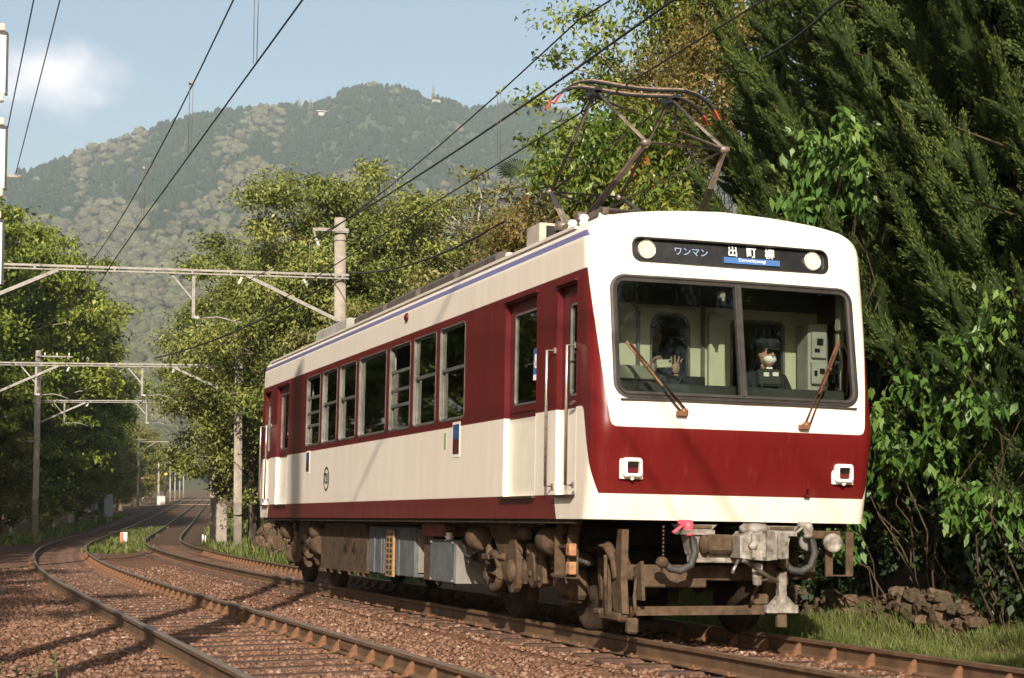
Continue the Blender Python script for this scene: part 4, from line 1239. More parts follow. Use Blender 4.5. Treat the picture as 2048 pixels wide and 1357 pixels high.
def person(label, J, fwd, cloth, hair, group=None, head_fwd=None, legs=None, mask=False, hands=None, haircut='short', cap=False):
    """J: joints in car frame. One continuous skin body; head and hands joined into it; hair, mask, cap are children."""
    base = Vector(J['base'])
    root = empty('person', tw(base))
    root.rotation_euler = (0, TH, 0)
    P = {k: Vector(v) - base for k, v in J.items()}
    names = ['pelvis', 'belly', 'chest', 'neck', 'shoulder_l', 'elbow_l', 'wrist_l', 'shoulder_r', 'elbow_r', 'wrist_r', 'hip_l', 'knee_l', 'ankle_l', 'toe_l', 'hip_r', 'knee_r', 'ankle_r', 'toe_r']
    rr = {'pelvis': (.15, .12), 'belly': (.145, .11), 'chest': (.165, .12), 'neck': (.055, .055), 'shoulder': (.07, .07), 'elbow': (.048, .048), 'wrist': (.032, .026), 'hip': (.095, .095), 'knee': (.062, .062), 'ankle': (.042, .042), 'toe': (.038, .028)}
    idx = {n_: i for i, n_ in enumerate(names)}
    E = [('pelvis', 'belly'), ('belly', 'chest'), ('chest', 'neck')]
    for s_ in 'lr':
        E += [('chest', 'shoulder_' + s_), ('shoulder_' + s_, 'elbow_' + s_), ('elbow_' + s_, 'wrist_' + s_), ('pelvis', 'hip_' + s_), ('hip_' + s_, 'knee_' + s_), ('knee_' + s_, 'ankle_' + s_), ('ankle_' + s_, 'toe_' + s_)]
    me = bpy.data.meshes.new('skin')
    me.from_pydata([P[n_] for n_ in names], [(idx[a], idx[b]) for a, b in E], [])
    ob = bpy.data.objects.new('skin', me); COL.objects.link(ob)
    ob.modifiers.new('skin', 'SKIN'); sv = ob.modifiers.new('sub', 'SUBSURF'); sv.levels = 1; sv.render_levels = 1
    bpy.context.view_layer.update()
    for i, n_ in enumerate(names):
        d = me.skin_vertices[0].data[i]
        d.radius = rr[n_.split('_')[0]]
        d.use_root = (i == 0)
    bpy.context.view_layer.update()
    ev = bpy.data.meshes.new_from_object(ob.evaluated_get(bpy.context.evaluated_depsgraph_get()))
    b = MB()
    b.v = [tuple(v.co) for v in ev.vertices]
    nk = P['neck']
    for pl in ev.polygons:
        c = pl.center
        skin_ = (c.z > nk.z - .005 and (c - nk).length < .14) or min((c - P['wrist_l']).length, (c - P['wrist_r']).length) < .035
        b.f.append(tuple(pl.vertices)); b.m.append(0 if skin_ else 1); b.sm.append(True)
    bpy.data.objects.remove(ob)
    hf = Vector(head_fwd if head_fwd else fwd).normalized()
    hr = hf.cross(Vector((0, 0, 1))).normalized()
    hu = hr.cross(hf).normalized()
    H = P['head']
    R3 = Matrix((hr, hf, hu)).transposed()
    ellip(b, H, (.075, .095, .118), 0, 16, 12, R3)
    ellip(b, H + hf * .035 - hu * .065, (.052, .06, .055), 0, 12, 8, R3)
    b.tube([nk - Vector((0, 0, .03)), H - hu * .06], [.056, .05], 10, 0)
    ellip(b, H + hf * .098 - hu * .015, (.013, .018, .026), 0, 8, 6, R3)
    for q in (-1, 1):
        ellip(b, H + hr * q * .072 - hu * .012, (.008, .018, .026), 0, 8, 6, R3)
        ellip(b, H + hf * .088 + hr * q * .032 + hu * .012, (.011, .008, .007), 2, 8, 6, R3)
        b.bar(H + hf * .092 + hr * q * .018 + hu * .034, H + hf * .084 + hr * q * .048 + hu * .032, .006, .006, 2)
    b.bar(H + hf * .092 - hr * .022 - hu * .062, H + hf * .092 + hr * .022 - hu * .062, .006, .008, 3)
    for s_ in 'lr':
        hd_ = (hands or {}).get(s_)
        w_ = P['wrist_' + s_]
        if hd_: hand_mesh(b, w_ + Vector(hd_['up']).normalized() * .055, hd_['up'], hd_['nrm'], .18, 0, hd_.get('spread', .25), hd_.get('curl', .3), hd_.get('side', 1))
        else: hand_mesh(b, w_ + (w_ - P['elbow_' + s_]).normalized() * .05, w_ - P['elbow_' + s_], (0, 0, -1), .17, 0, .05, .6, 1 if s_ == 'l' else -1)
    body = b.build('body', [M_SKIN, cloth, M_HAIRB, pm('lips', (.35, .12, .10), .5, .05)], root)
    hm = MB()
    ellip(hm, H - hf * .014 + hu * .022, (.084, .098, .112), 0, 16, 12, R3, -.15 if haircut == 'short' else -.6)
    ellip(hm, H - hf * .035 - hu * .015, (.080, .075, .10), 0, 14, 10, R3)
    hm.build('hair', hair, root)
    if mask:
        mk = MB()
        ellip(mk, H + hf * .052 - hu * .052, (.064, .054, .046), 0, 14, 10, R3)
        for q in (-1, 1): mk.tube([H + hf * .06 + hr * q * .056 - hu * .03, H + hr * q * .079 - hu * .012], .003, 5)
        mk.build('face_mask', M_MASK, root)
    if cap:
        gl_ = MB()
        for q in (-1, 1): gl_.box(H + hf * .092 + hr * q * .033 + hu * .012, (.048, .012, .028), R3, bev=.004)
        gl_.bar(H + hf * .106 - hr * .012 + hu * .016, H + hf * .106 + hr * .012 + hu * .016, .006, .006)
        gl_.build('glasses', M_BLK, root)
        cp_ = MB()
        cp_.lathe(H + hu * .05, hu, [(0, .092), (.03, .095), (.05, .118), (.065, .118), (.085, .09), (.09, 0)], 20)
        yv = H + hf * .09 + hu * .052
        cp_.add([yv - hr * .075, yv + hr * .075, yv + hr * .05 + hf * .055 - hu * .02, yv - hr * .05 + hf * .055 - hu * .02], [(0, 1, 2, 3)])
        cp_.build('peaked_cap', M_UNI, root)
        cl = MB(); cl.add([P['neck'] + hf * .06 + hr * .035 + hu * .02, P['neck'] + hf * .06 - hr * .035 + hu * .02, P['neck'] + hf * .105 - hu * .10], [(0, 1, 2)])
        cl.build('shirt_collar', M_MASK, root)
    tag(root, label, 'person', group)
    return root

def seated(x, y, zs, fwd, lean=0.0):
    f_ = Vector(fwd); r_ = f_.cross(Vector((0, 0, 1))); u = Vector((0, 0, 1))
    o = Vector((x, y, zs))
    J = {'pelvis': o + u * .10, 'belly': o + u * .28 + f_ * .02, 'chest': o + u * .46 + f_ * .02, 'neck': o + u * .63 + f_ * .03, 'head': o + u * .77 + f_ * .05,
         'base': Vector((x, y, 1.165)) + f_ * .3}
    for s_, q in (('l', -1), ('r', 1)):
        J['shoulder_' + s_] = o + u * .54 + r_ * q * .19
        J['elbow_' + s_] = o + u * .28 + r_ * q * .25 + f_ * .08
        J['wrist_' + s_] = o + u * .18 + r_ * q * .12 + f_ * .28
        J['hip_' + s_] = o + u * .09 + r_ * q * .10 + f_ * .05
        J['knee_' + s_] = o + u * .09 + r_ * q * .11 + f_ * .44
        J['ankle_' + s_] = Vector((x, y, 1.22)) + r_ * q * .11 + f_ * .42
        J['toe_' + s_] = Vector((x, y, 1.20)) + r_ * q * .12 + f_ * .56
    return J
# driver, facing the windshield
J = seated(.66, .86, 1.76, (0, -1, 0))
person('driver in dark uniform and peaked cap wearing a white face mask behind the windshield', J, (0, -1, 0), M_UNI, M_HAIRB, mask=True, cap=True, head_fwd=(.12, -1, -.03))
# passenger with phone, standing behind the bulkhead window
x, y = -.24, 1.36
J = {'base': (x, y, 1.165), 'pelvis': (x, y, 2.0), 'belly': (x, y, 2.18), 'chest': (x, y, 2.38), 'neck': (x, y - .01, 2.56), 'head': (x, y - .03, 2.71)}
for s_, q in (('l', 1), ('r', -1)):
    J['shoulder_' + s_] = (x + q * .18, y, 2.47); J['hip_' + s_] = (x + q * .09, y, 1.96); J['knee_' + s_] = (x + q * .10, y - .03, 1.60); J['ankle_' + s_] = (x + q * .10, y, 1.24); J['toe_' + s_] = (x + q * .12, y - .14, 1.20)
J['elbow_l'] = (x + .22, y - .14, 2.24); J['wrist_l'] = (x + .14, 1.14, 2.34)
J['elbow_r'] = (x - .22, y - .14, 2.22); J['wrist_r'] = (x - .11, 1.13, 2.33)
person('passenger in dark clothes holding a phone and raising an open hand behind the cab window', J, (0, -1, 0), M_UNI, M_HAIRB,
       hands={'l': {'up': (.06, -.05, 1), 'nrm': (0, -1, 0), 'spread': .30, 'curl': .1, 'side': 1}, 'r': {'up': (.25, -.2, 1), 'nrm': (.4, -1, 0), 'spread': .06, 'curl': 1.0, 'side': -1}})
ph = MB().box((0, 0, 0), (.15, .012, .075), bev=.006).build('phone', pm('cream_phone_case', (.62, .56, .42), .5, .05), None)
ph.matrix_world = TM @ Matrix.Translation((-.235, 1.085, 2.425)) @ Matrix.Rotation(-.08, 4, 'Y')
MB().lathe((.055, -.006, .018), (0, -1, 0), [(0, .012), (.003, .012), (.004, 0)], 12).build('camera_lens', M_BLK, ph)
tag(ph, 'cream phone held up sideways by the passenger behind the windshield', 'phone')
# riders on the near bench
gp = 'passengers on the near bench'
for (y, zs, hairm, cl, hfw, mk, lab) in ((6.42, 1.60, M_HAIRW, M_COATG, (.25, -1, 0), True, 'seated passenger with white hair and mask at the third window from the front'),
                                    (7.72, 1.56, M_HAIRB, M_COATB, (.9, -.5, 0), False, 'seated dark-haired passenger with back to the long middle window, nearer the front'),
                                    (8.72, 1.56, M_HAIRN, M_COATP, (-.1, -1, 0), False, 'seated brown-haired passenger with back to the glass just behind the long middle window')):
    person(lab, seated(-1.0, y - .30, zs, (1, 0, 0)), (1, 0, 0), cl, hairm, gp, head_fwd=hfw, mask=mk)
# ================================================================== setting: ground, tracks
def hx(y):
    """sideways shift of both tracks: straight, a 400 m curve to the right, straight again"""
    if y < 12: return 0.0
    if y < 76: return (y - 12) ** 2 / 800
    return 5.12 + 0.16 * (y - 76)
def gz(y):
    return 0.0 if y < 60 else 0.016 * ((y - 60) - 15 * (1 - math.exp(-(y - 60) / 15)))
def heading(y): return math.atan((hx(y + .5) - hx(y - .5)))
LT = -3.66
vnoise_p = RNG.random((64, 64))
def vn(x, y):
    xi, yi = math.floor(x), math.floor(y); fx, fy = x - xi, y - yi
    fx = fx * fx * (3 - 2 * fx); fy = fy * fy * (3 - 2 * fy)
    g_ = lambda i, j: vnoise_p[(xi + i) % 64, (yi + j) % 64]
    return (g_(0, 0) * (1 - fx) + g_(1, 0) * fx) * (1 - fy) + (g_(0, 1) * (1 - fx) + g_(1, 1) * fx) * fy
def ground_z(x, y):
    yy_ = min(max(y, -60), 700)
    c = hx(yy_) if abs(x) < 300 else 0.0
    b = gz(yy_) - 0.24
    dr = x - (c + 2.7); dl = (LT + c - 3.4) - x
    if dr > 0: b += min(dr, 12) * 0.16 + 0.25 * (1 - math.exp(-dr))
    if dl > 0: b += min(max(dl - 3, 0), 30) * 0.05
    b += (vn(x * .7, y * .7) - .5) * .10 * min(1, max(dr, dl, 0) + .15)
    return b

def ground_mat():
    t = NT('woodland_soil')
    n1 = t.noise(0.6, 8, .65); n2 = t.noise(14, 6, .7)
    c = t.ramp(n1, [(.3, (.085, .050, .030)), (.52, (.13, .085, .05)), (.7, (.055, .075, .025))])
    c = t.mix(t.math('MULTIPLY', n2, .5), c, (.16, .10, .065))
    t.set(Base_Color=c, Roughness=.95); t.b.inputs['Specular IOR Level'].default_value = .1
    t.bump(n2, .8, .05)
    return t.mat
M_SOIL = ground_mat()
xs = sorted(set([-9000, -4000, -1500, -600, -250, -120, -70] + list(np.arange(-40, -10, 3.0)) + list(np.arange(-10, 30, .75)) + [33, 37, 42, 50, 60, 80, 120, 250, 600, 1500, 4000, 9000]))
yz_ = sorted(set([-9000, -3000, -800, -300, -120, -60, -40, -28, -20, -15] + list(np.arange(-12, 30, .75)) + list(np.arange(30, 110, 2.0)) + list(np.arange(110, 420, 8.0)) + [450, 500, 600, 700, 900, 1500, 3000, 9000]))
V = []
for y in yz_:
    for x in xs: V.append((x, y, ground_z(x, y)))
nx = len(xs)
Fq = [(i * nx + k, i * nx + k + 1, (i + 1) * nx + k + 1, (i + 1) * nx + k) for i in range(len(yz_) - 1) for k in range(nx - 1)]
grd = np_mesh('ground', V, Fq, M_SOIL, smooth=True)
tag(grd, 'brown earth ground beside and under the tracks', None, kind='structure')

# ---- ballast bed
def ballast_mat():
    t = NT('ballast_base')
    vo = t.node('ShaderNodeTexVoronoi'); vo.inputs['Scale'].default_value = 26; t.l.new(t.coord(), vo.inputs['Vector'])
    n = t.noise(3, 6)
    c = t.ramp(vo.outputs['Color'], [(.2, (.15, .075, .048)), (.5, (.225, .112, .070)), (.85, (.29, .165, .115))])
    c = t.mix(t.math('MULTIPLY', n, .55), c, (.135, .068, .042))
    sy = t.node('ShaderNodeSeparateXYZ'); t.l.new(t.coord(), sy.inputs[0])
    far_tone = t.node('ShaderNodeMapRange'); t.l.new(sy.outputs['Y'], far_tone.inputs['Value']); far_tone.inputs['From Min'].default_value = 22; far_tone.inputs['From Max'].default_value = 60; far_tone.inputs['To Max'].default_value = .8
    c = t.mix(far_tone.outputs[0], c, t.ramp(t.noise(1.5, 6), [(.35, (.055, .042, .028)), (.6, (.10, .068, .045)), (.75, (.06, .075, .03))]))  # bed turns darker and browner farther along the track
    t.set(Base_Color=c, Roughness=.95); t.b.inputs['Specular IOR Level'].default_value = .12
    t.bump(vo.outputs['Distance'], 1.0, .03)
    return t.mat
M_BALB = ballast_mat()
def bal_z(u):
    """cross profile of the bed, u measured from midway between the tracks"""
    e = max(0, abs(u) - 3.35)
    if u < 0: e = min(e * .12, .2)
    return -0.172 - 0.30 * e - (0.035 if abs(u) < .5 else 0)
us = list(np.linspace(-6.4, 4.3, 36))
ybed = list(np.arange(-16, 40, .5)) + list(np.arange(40, 120, 2)) + list(np.arange(120, 420, 10))
V = []
for y in ybed:
    for u in us: V.append((LT / 2 + hx(y) + u, y, gz(y) + bal_z(u) + (vn(u * 3 + 9, y * 3) - .5) * .03))
nu = len(us)
Fq = [(i * nu + k, i * nu + k + 1, (i + 1) * nu + k + 1, (i + 1) * nu + k) for i in range(len(ybed) - 1) for k in range(nu - 1)]
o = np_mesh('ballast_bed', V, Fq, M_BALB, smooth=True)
tag(o, 'reddish brown stone bed under both tracks', None, kind='structure')

# loose stones on top
def stones(name, n_, region, rmin, rmax, zoff, seed):
    g = np.random.default_rng(seed)
    base = np.array([(0, 0, 1), (.95, .1, .1), (.1, .9, -.05), (-.9, .15, .1), (-.1, -.95, .05), (.05, .05, -.9), (.6, .6, .55), (-.55, -.5, .6)])
    # octahedron-like lump with 8 verts
    fcs = np.array([(0, 1, 6), (0, 6, 2), (6, 1, 2), (0, 2, 3), (0, 3, 7), (7, 3, 4), (0, 7, 4), (0, 4, 1), (5, 2, 1), (5, 3, 2), (5, 4, 3), (5, 1, 4)])
    y = region(g, n_)
    x = y[:, 0]; yy__ = y[:, 1]; z = y[:, 2]
    r = rmin + (rmax - rmin) * g.random(n_) ** 2.6
    V_ = base[None] * (0.75 + .5 * g.random((n_, 8, 1)))
    V_ = V_ * (np.stack([.8 + .6 * g.random(n_), .8 + .6 * g.random(n_), .55 + .35 * g.random(n_)], 1))[:, None, :]
    a = g.random(n_) * 6.283; b_ = (g.random(n_) - .5) * 1.2
    ca, sa = np.cos(a)[:, None], np.sin(a)[:, None]
    X_ = V_[..., 0] * ca - V_[..., 1] * sa; Y_ = V_[..., 0] * sa + V_[..., 1] * ca; Z_ = V_[..., 2]
    cb, sb = np.cos(b_)[:, None], np.sin(b_)[:, None]
    Y2 = Y_ * cb - Z_ * sb; Z2 = Y_ * sb + Z_ * cb
    P_ = np.stack([X_ * r[:, None] + x[:, None], Y2 * r[:, None] + yy__[:, None], Z2 * r[:, None] + z[:, None] + zoff], -1).reshape(-1, 3)
    Fi = (fcs[None] + (np.arange(n_) * 8)[:, None, None]).reshape(-1, 3)
    return np_mesh(name, P_, Fi, MAT['ballast_stone'], {'rnd': np.repeat(g.random(n_), 12)}, nv=3)
def stone_mat():
    t = NT('ballast_stone')
    at = t.node('ShaderNodeAttribute', attribute_name='rnd').outputs['Fac']
    c = t.ramp(at, [(0, (.100, .056, .038)), (.3, (.165, .088, .058)), (.6, (.220, .122, .084)), (.9, (.27, .165, .12)), (.98, (.32, .22, .17)), (1.0, (.46, .40, .34))])
    c = t.mix(t.math('MULTIPLY', t.noise(70, 4), .45), c, (.15, .075, .048))
    st_ = t.node('ShaderNodeMapRange'); t.l.new(t.noise(.9, 5, .65), st_.inputs['Value']); st_.inputs['From Min'].default_value = .48; st_.inputs['From Max'].default_value = .72; st_.inputs['To Max'].default_value = .6
    c = t.mix(st_.outputs[0], c, (.085, .052, .036))
    t.set(Base_Color=c, Roughness=.92); t.b.inputs['Specular IOR Level'].default_value = .15
    MAT['ballast_stone'] = t.mat
stone_mat()
hxv = np.vectorize(hx); gzv = np.vectorize(gz)
def reg(y0_, y1_, pw):
    def f_(g, n_):
        y = y0_ + (y1_ - y0_) * g.random(n_) ** pw
        u = -5.9 + 10.1 * g.random(n_)
        # fewer stones right on the rails and sleeper tops
        off = np.minimum(np.abs(np.abs(u + 1.83 * 1.0) - .72), np.abs(np.abs(u - 1.83) - .72))
        between = (np.abs(np.abs(u) - 1.83) < 1.25)
        ph = np.abs(((y + 6.5) / .62) % 1.0 - .0); ph = np.minimum(ph, 1 - ph)
        bad = (off < .085) | (between & (ph < .19) & (g.random(n_) < .84))
        u = np.where(bad & ~between, u + .3, u)
        y = np.where(between & bad, y + .31, y)
        off = np.minimum(np.abs(np.abs(u + 1.83) - .72), np.abs(np.abs(u - 1.83) - .72))
        x = LT / 2 + hxv(y) + u
        z = gzv(y) + np.array([bal_z(q) for q in u]) + .004 + np.where(np.abs(np.abs(u) - 1.83) < .7, -.004, .006)
        z = np.where(off < .085, -.5, z)
        return np.stack([x, y, z], 1)
    return f_
tag(stones('ballast_stones', 47000, reg(-5.5, 10, 1.25), .011, .040, 0, 5), 'loose reddish ballast stones over the near track bed', 'ballast', kind='stuff')
tag(stones('far_ballast_stones', 13000, reg(9, 30, 1.3), .02, .045, 0, 6), 'loose reddish ballast stones over the farther track bed', 'ballast', kind='stuff')

# ---- tracks
M_RAIL = pm('rusty_rail_steel', (.135, .078, .045), .75, .2, 5, bump=.15, bscale=30, spec=.3)
M_RAILT = pm('worn_rail_head', (.20, .135, .09), .42, .18, 4, metal=.25)
M_TIE = pm('weathered_sleeper_wood', (.105, .062, .045), .92, .3, 5, col2=(.05, .032, .026), bump=.5, bscale=22, spec=.1)
M_BRACE = pm('rusty_brace', (.16, .080, .045), .85, .25, 12, bump=.25, spec=.2)
PROF = [(-.033, 0), (-.026, .0035 + 0), (.026, .0035), (.033, 0), (.033, -.028), (.008, -.045), (.008, -.125), (.0635, -.143), (.0635, -.153), (-.0635, -.153), (-.0635, -.143), (-.008, -.125), (-.008, -.045), (-.033, -.028)]
def make_track(xc, label, cant):
    root = empty('railway_track', (xc, 0, 0))
    tag(root, label, 'track')
    ypts = list(np.arange(-14, 12, 2.0)) + list(np.arange(12, 90, 2.0)) + list(np.arange(90, 420, 8.0))
    for sg in (-1, 1):
        m = MB()
        npf = len(PROF)
        for y in ypts:
            hd = heading(y); ca, sa = math.cos(hd), math.sin(hd)
            ct = cant if y < 40 else cant * max(0, (80 - y) / 40)
            for (p, q) in PROF:
                u = sg * .7525 + p
                z = q - u * ct
                m.v.append((hx(y) + u * ca, y - u * sa, gz(y) + z))
        for i in range(len(ypts) - 1):
            for k in range(npf):
                k2 = (k + 1) % npf
                m.f.append((i * npf + k, i * npf + k2, (i + 1) * npf + k2, (i + 1) * npf + k)); m.m.append(1 if k in (0, 1, 2) else 0); m.sm.append(False)
        m.f = [f_[::-1] for f_ in m.f]
        m.build('rail', [M_RAIL, M_RAILT], root)
    # sleepers
    tie = MB().box((0, 0, -.075), (2.3, .20, .15), bev=.018)
    tmesh = None
    br = MB()      # triangular brace standing on the sleeper inside the right rail
    br.add([(.0, -.012, -.153), (-.115, -.012, -.153), (-.075, -.012, -.10), (-.03, -.012, -.045), (.0, -.012, -.03), (.0, .012, -.153), (-.115, .012, -.153), (-.075, .012, -.10), (-.03, .012, -.045), (.0, .012, -.03)],
           [(0, 1, 2, 3, 4), (9, 8, 7, 6, 5), (0, 5, 6, 1), (1, 6, 7, 2), (2, 7, 8, 3), (3, 8, 9, 4), (4, 9, 5, 0)])
    br.box((-.13, 0, -.150), (.09, .06, .016)).box((-.15, .0, -.138), (.03, .045, .02))
    clip = MB().box((0, 0, -.140), (.07, .09, .02), bev=.005).lathe((-.012, 0, -.132), (0, 0, 1), [(0, .016), (.016, .014), (.02, .0)], 7)
    protos = {}
    y = -6.5; k = 0
    g = random.Random(int(abs(xc) * 10) + 3)
    while y < 60:
        hd = heading(y)
        ct = cant if y < 40 else cant * max(0, (80 - y) / 40)
        def put(name, mb, mat, u, dz=0.0, rz=0.0):
            if name not in protos:
                o_ = mb.build(name, mat, root); protos[name] = o_
            else:
                o_ = protos[name].copy(); COL.objects.link(o_); o_.parent = root
            o_.location = (hx(y) + u * math.cos(hd), y - u * math.sin(hd), gz(y) - u * ct + dz)
            o_.rotation_euler = (0, ct, -hd + rz)
            return o_
        put('sleeper', tie, M_TIE, g.uniform(-.03, .03), -.157 + g.uniform(-.006, .004), g.uniform(-.012, .012))
        if y < 42:
            put('rail_brace', br, M_BRACE, .7525 - .010, 0, g.uniform(-.05, .05))
            put('rail_clip', clip, M_BRACE, -.7525 - .085, 0, g.uniform(-.1, .1))
        y += .62; k += 1
    # joint bars
    for yj in (1.9,):
        m = MB()
        for s_ in (-1, 1): m.box((.7525 + s_ * .024, yj, -.085), (.02, .56, .07), bev=.006)
        m.build('joint_bar', M_BRACE, root)
    return root
make_track(LT, 'empty left railway track curving away beside the railcar', 0.0)
make_track(0.0, 'right railway track carrying the cream and maroon railcar', TH)

# ================================================================== overhead line
M_CONC = pm('pale_concrete_pole', (.29, .25, .215), .9, .14, 6, bump=.2, bscale=50, spec=.15)
M_GALV = pm('galvanised_steel', (.27, .25, .23), .6, .15, 8, metal=.25)
M_WIRE = pm('dark_overhead_wire', (.035, .028, .026), .5, .2, 20, metal=.4)
M_WIREP = pm('pale_dropper_wire', (.22, .19, .17), .5, .1, 20, metal=.4)
M_PORC = pm('white_porcelain', (.78, .74, .68), .3, .05, 10)
M_BLUEW = pm('blue_grey_cable', (.10, .15, .22), .6, .1, 20)
def insulator(mb, p, d, n_=3, r=.055):
    pr = [(0, .02)]
    for k in range(n_): pr += [(.03 + k * .06, .02), (.045 + k * .06, r), (.06 + k * .06, .02)]
    pr.append((.06 * n_ + .03, .02))
    mb.lathe(p, d, pr, 10)
def concrete_pole(x, y, zt, label, zb=None, r=.145, group='concrete line poles'):
    zb = ground_z(x, y) - .3 if zb is None else zb
    root = empty('concrete_pole', (x, y, zb))
    h_ = zt - zb
    MB().tube([(0, 0, 0), (0, 0, h_ * .5), (0, 0, h_)], [r, r * .97, r * .93], 18).build('pole_shaft', M_CONC, root)
    bd_ = MB()
    for z in (h_ - .55, h_ - 1.35, 1.6):
        bd_ = MB().lathe((0, 0, z), (0, 0, 1), [(0, r * 1.03), (.04, r * 1.03)], 18)
        bd_.build('pole_band', M_GALV, root)
    tag(root, label, 'pole', group)
    return root
GP = 'line poles'
def crossarm(root, x0_, x1_, z, n_, m=M_GALV):
    o_ = MB().bar((x0_, -.17, z), (x1_, -.17, z), .05, .06).build('cross_arm', m, root)
    for k in range(n_):
        b = MB(); insulator(b, (x0_ + (x1_ - x0_) * (k + .7) / n_, -.17, z + .03), (0, 0, 1), 2, .05); b.build('insulator', M_PORC, o_)
    return o_
pA = concrete_pole(2.44, 25.5, 7.92, 'thick concrete pole rising behind the railcar roof', group=GP)
zA = pA.location.z
o_ = MB().bar((-.68, -.16, 7.60 - zA), (.16, -.16, 7.62 - zA), .06, .07).bar((-.66, -.16, 7.58 - zA), (-.58, -.16, 7.28 - zA), .04, .04).box((0, -.15, 7.60 - zA), (.32, .06, .10)).build('bracket_arm', M_GALV, pA)
b = MB(); insulator(b, (-.60, -.16, 7.40 - zA), (.35, 0, -1), 3); b.build('insulator', M_PORC, o_)
pB = concrete_pole(3.68, 46.5, 7.4, 'concrete pole in the grass half hidden by leaves at the top', group=GP)
crossarm(pB, -.95, .25, 7.1 - pB.location.z, 2)
pC = concrete_pole(-1.72, 70, 8.78, 'concrete pole on the left in front of the dark wood', group=GP)
crossarm(pC, -.1, 1.55, 8.5 - pC.location.z, 3)
MB().bar((-.45, -.1, 5.05), (0, -.1, 5.05), .05, .05).build('side_bracket', M_GALV, pC)
pA2 = concrete_pole(-6.15, 25.9, 9.0, 'concrete pole out by the left edge carrying a small cross arm', group=GP)
crossarm(pA2, .1, 1.42, 8.55 - pA2.location.z, 1)

def portal(y, xl, xr, z, label, drops):
    hd = heading(y)
    root = empty('catenary_beam', (0, y, 0))
    dy = lambda x: -(x - hx(y)) * math.sin(hd)
    P3 = lambda x, zz, q=0: (x, dy(x) + q, zz)
    m = MB()
    m.bar(P3(xl, z + .035, -.16), P3(xr + .15, z + .035, -.16), .05, .05).bar(P3(xl, z - .045, -.16), P3(xr + .15, z - .045, -.16), .05, .03)
    n_ = int((xr - xl) / .8)
    for k in range(n_ + 1):
        xx = xl + (xr - xl) * k / n_
        m.box(P3(xx, z, -.16), (.05, .05, .1))
    m.build('beam', M_GALV, root)
    MB().bar(P3(xr - 2.2, z - .05, -.15), P3(xr - .1, z - 1.02, -.15), .06, .08).build('brace', M_GALV, root)
    MB().bar(P3(xl + 2.2, z - .05, -.15), P3(xl + .1, z - 1.02, -.15), .06, .08).build('brace', M_GALV, root)
    for xd in drops:
        d_ = MB().bar(P3(xd, z, -.1), P3(xd, z - 1.05, -.1), .07, .06).bar(P3(xd - .52, z - .03, -.1), P3(xd - .02, z - .62, -.1), .045, .045).bar(P3(xd, z - .02, -.1), P3(xd + .28, z - .02, -.1), .06, .05)
        d_ = d_.build('drop_bracket', M_GALV, root)
        MB().tube([P3(xd + .05, z - 1.02, -.1), P3(xd + .25, z - 1.04, -.1), P3(xd + .55, z - 1.0, -.1), P3(xd + .8, z - 1.06, -.1), P3(xd + 1.08, z - 1.16, -.1)], .018, 6).build('registration_arm', M_GALV, d_)
        b = MB(); insulator(b, P3(xd + .0, z - 1.02, -.1), (1, 0, -.1), 2, .05); b.build('insulator', M_PORC, d_)
        b = MB(); insulator(b, P3(xd + 1.1, z - .06, -.1), (-.5, 0, -1), 3, .05); b.build('messenger_insulator', M_PORC, d_)
    b = MB(); insulator(b, P3(xr - .9, z - .06, -.1), (.6, 0, -1), 3, .05); b.build('feeder_insulator', M_PORC, root)
    tag(root, label, 'gantry', 'overhead line gantries')
    return root
portal(25.5, -6.1, 2.44, 6.52, 'nearest overhead line gantry, its beam ending at the thick pole behind the railcar', (-.94 + 0.0,))
portal(46.5, -4.6, 3.6, 6.18, 'second overhead line gantry, beam crossing in front of the left pole top', (.37, LT + hx(46.5) - .95))
portal(70, -1.7, 6.4, 6.45, 'third overhead line gantry, beam starting at the left concrete pole', (3.3, LT + hx(70) - 1.0))
pB2 = concrete_pole(LT + hx(46.5) - 2.45, 46.6, 7.4, 'concrete pole just beyond the left edge holding the second gantry', group=GP)
pC2 = concrete_pole(6.5, 70, 7.4, 'concrete pole in the trees at the right end of the third gantry', group=GP)

def wire(name, pts, r, m, label, group=None, cat='wire', n=6):
    o_ = MB().tube(pts, r, n).build(name, m)
    tag(o_, label, cat, group)
    return o_
def sagline(pts, s_, k=8):
    out = []
    for a, b in zip(pts, pts[1:]):
        a = Vector(a); b = Vector(b)
        for q in range(k):
            t = q / k
            p = a.lerp(b, t); p.z -= s_ * 4 * t * (1 - t)
            out.append(p)
    out.append(Vector(pts[-1]))
    return out
supp = [-18.0, 3.6, 25.5, 46.5, 70, 95, 125, 160]
def over(xc, zc, tagname):
    con = [(xc + hx(y), y, zc + gz(y)) for y in list(np.arange(-18, 12, 3)) + list(np.arange(12, 160, 4))]
    cw = wire('contact_wire', con, .0095, M_WIRE, 'straight lower contact wire above the ' + tagname + ' track', 'overhead wires')
    ms = sagline([(xc + hx(y), y, zc + 1.02 + gz(y)) for y in supp], .30)
    mw = wire('messenger_wire', ms, .0095, M_WIRE, 'sagging upper wire above the ' + tagname + ' track', 'overhead wires')
    return con, ms
over(0.0, 5.325, 'railcar\'s')
over(LT, 5.325, 'empty left')
def mess_z(y, zc):
    for a, b in zip(supp, supp[1:]):
        if a <= y <= b:
            t = (y - a) / (b - a); return zc + 1.02 + gz(a) + (gz(b) - gz(a)) * t - .30 * 4 * t * (1 - t)
gd = 'droppers of the overhead line'
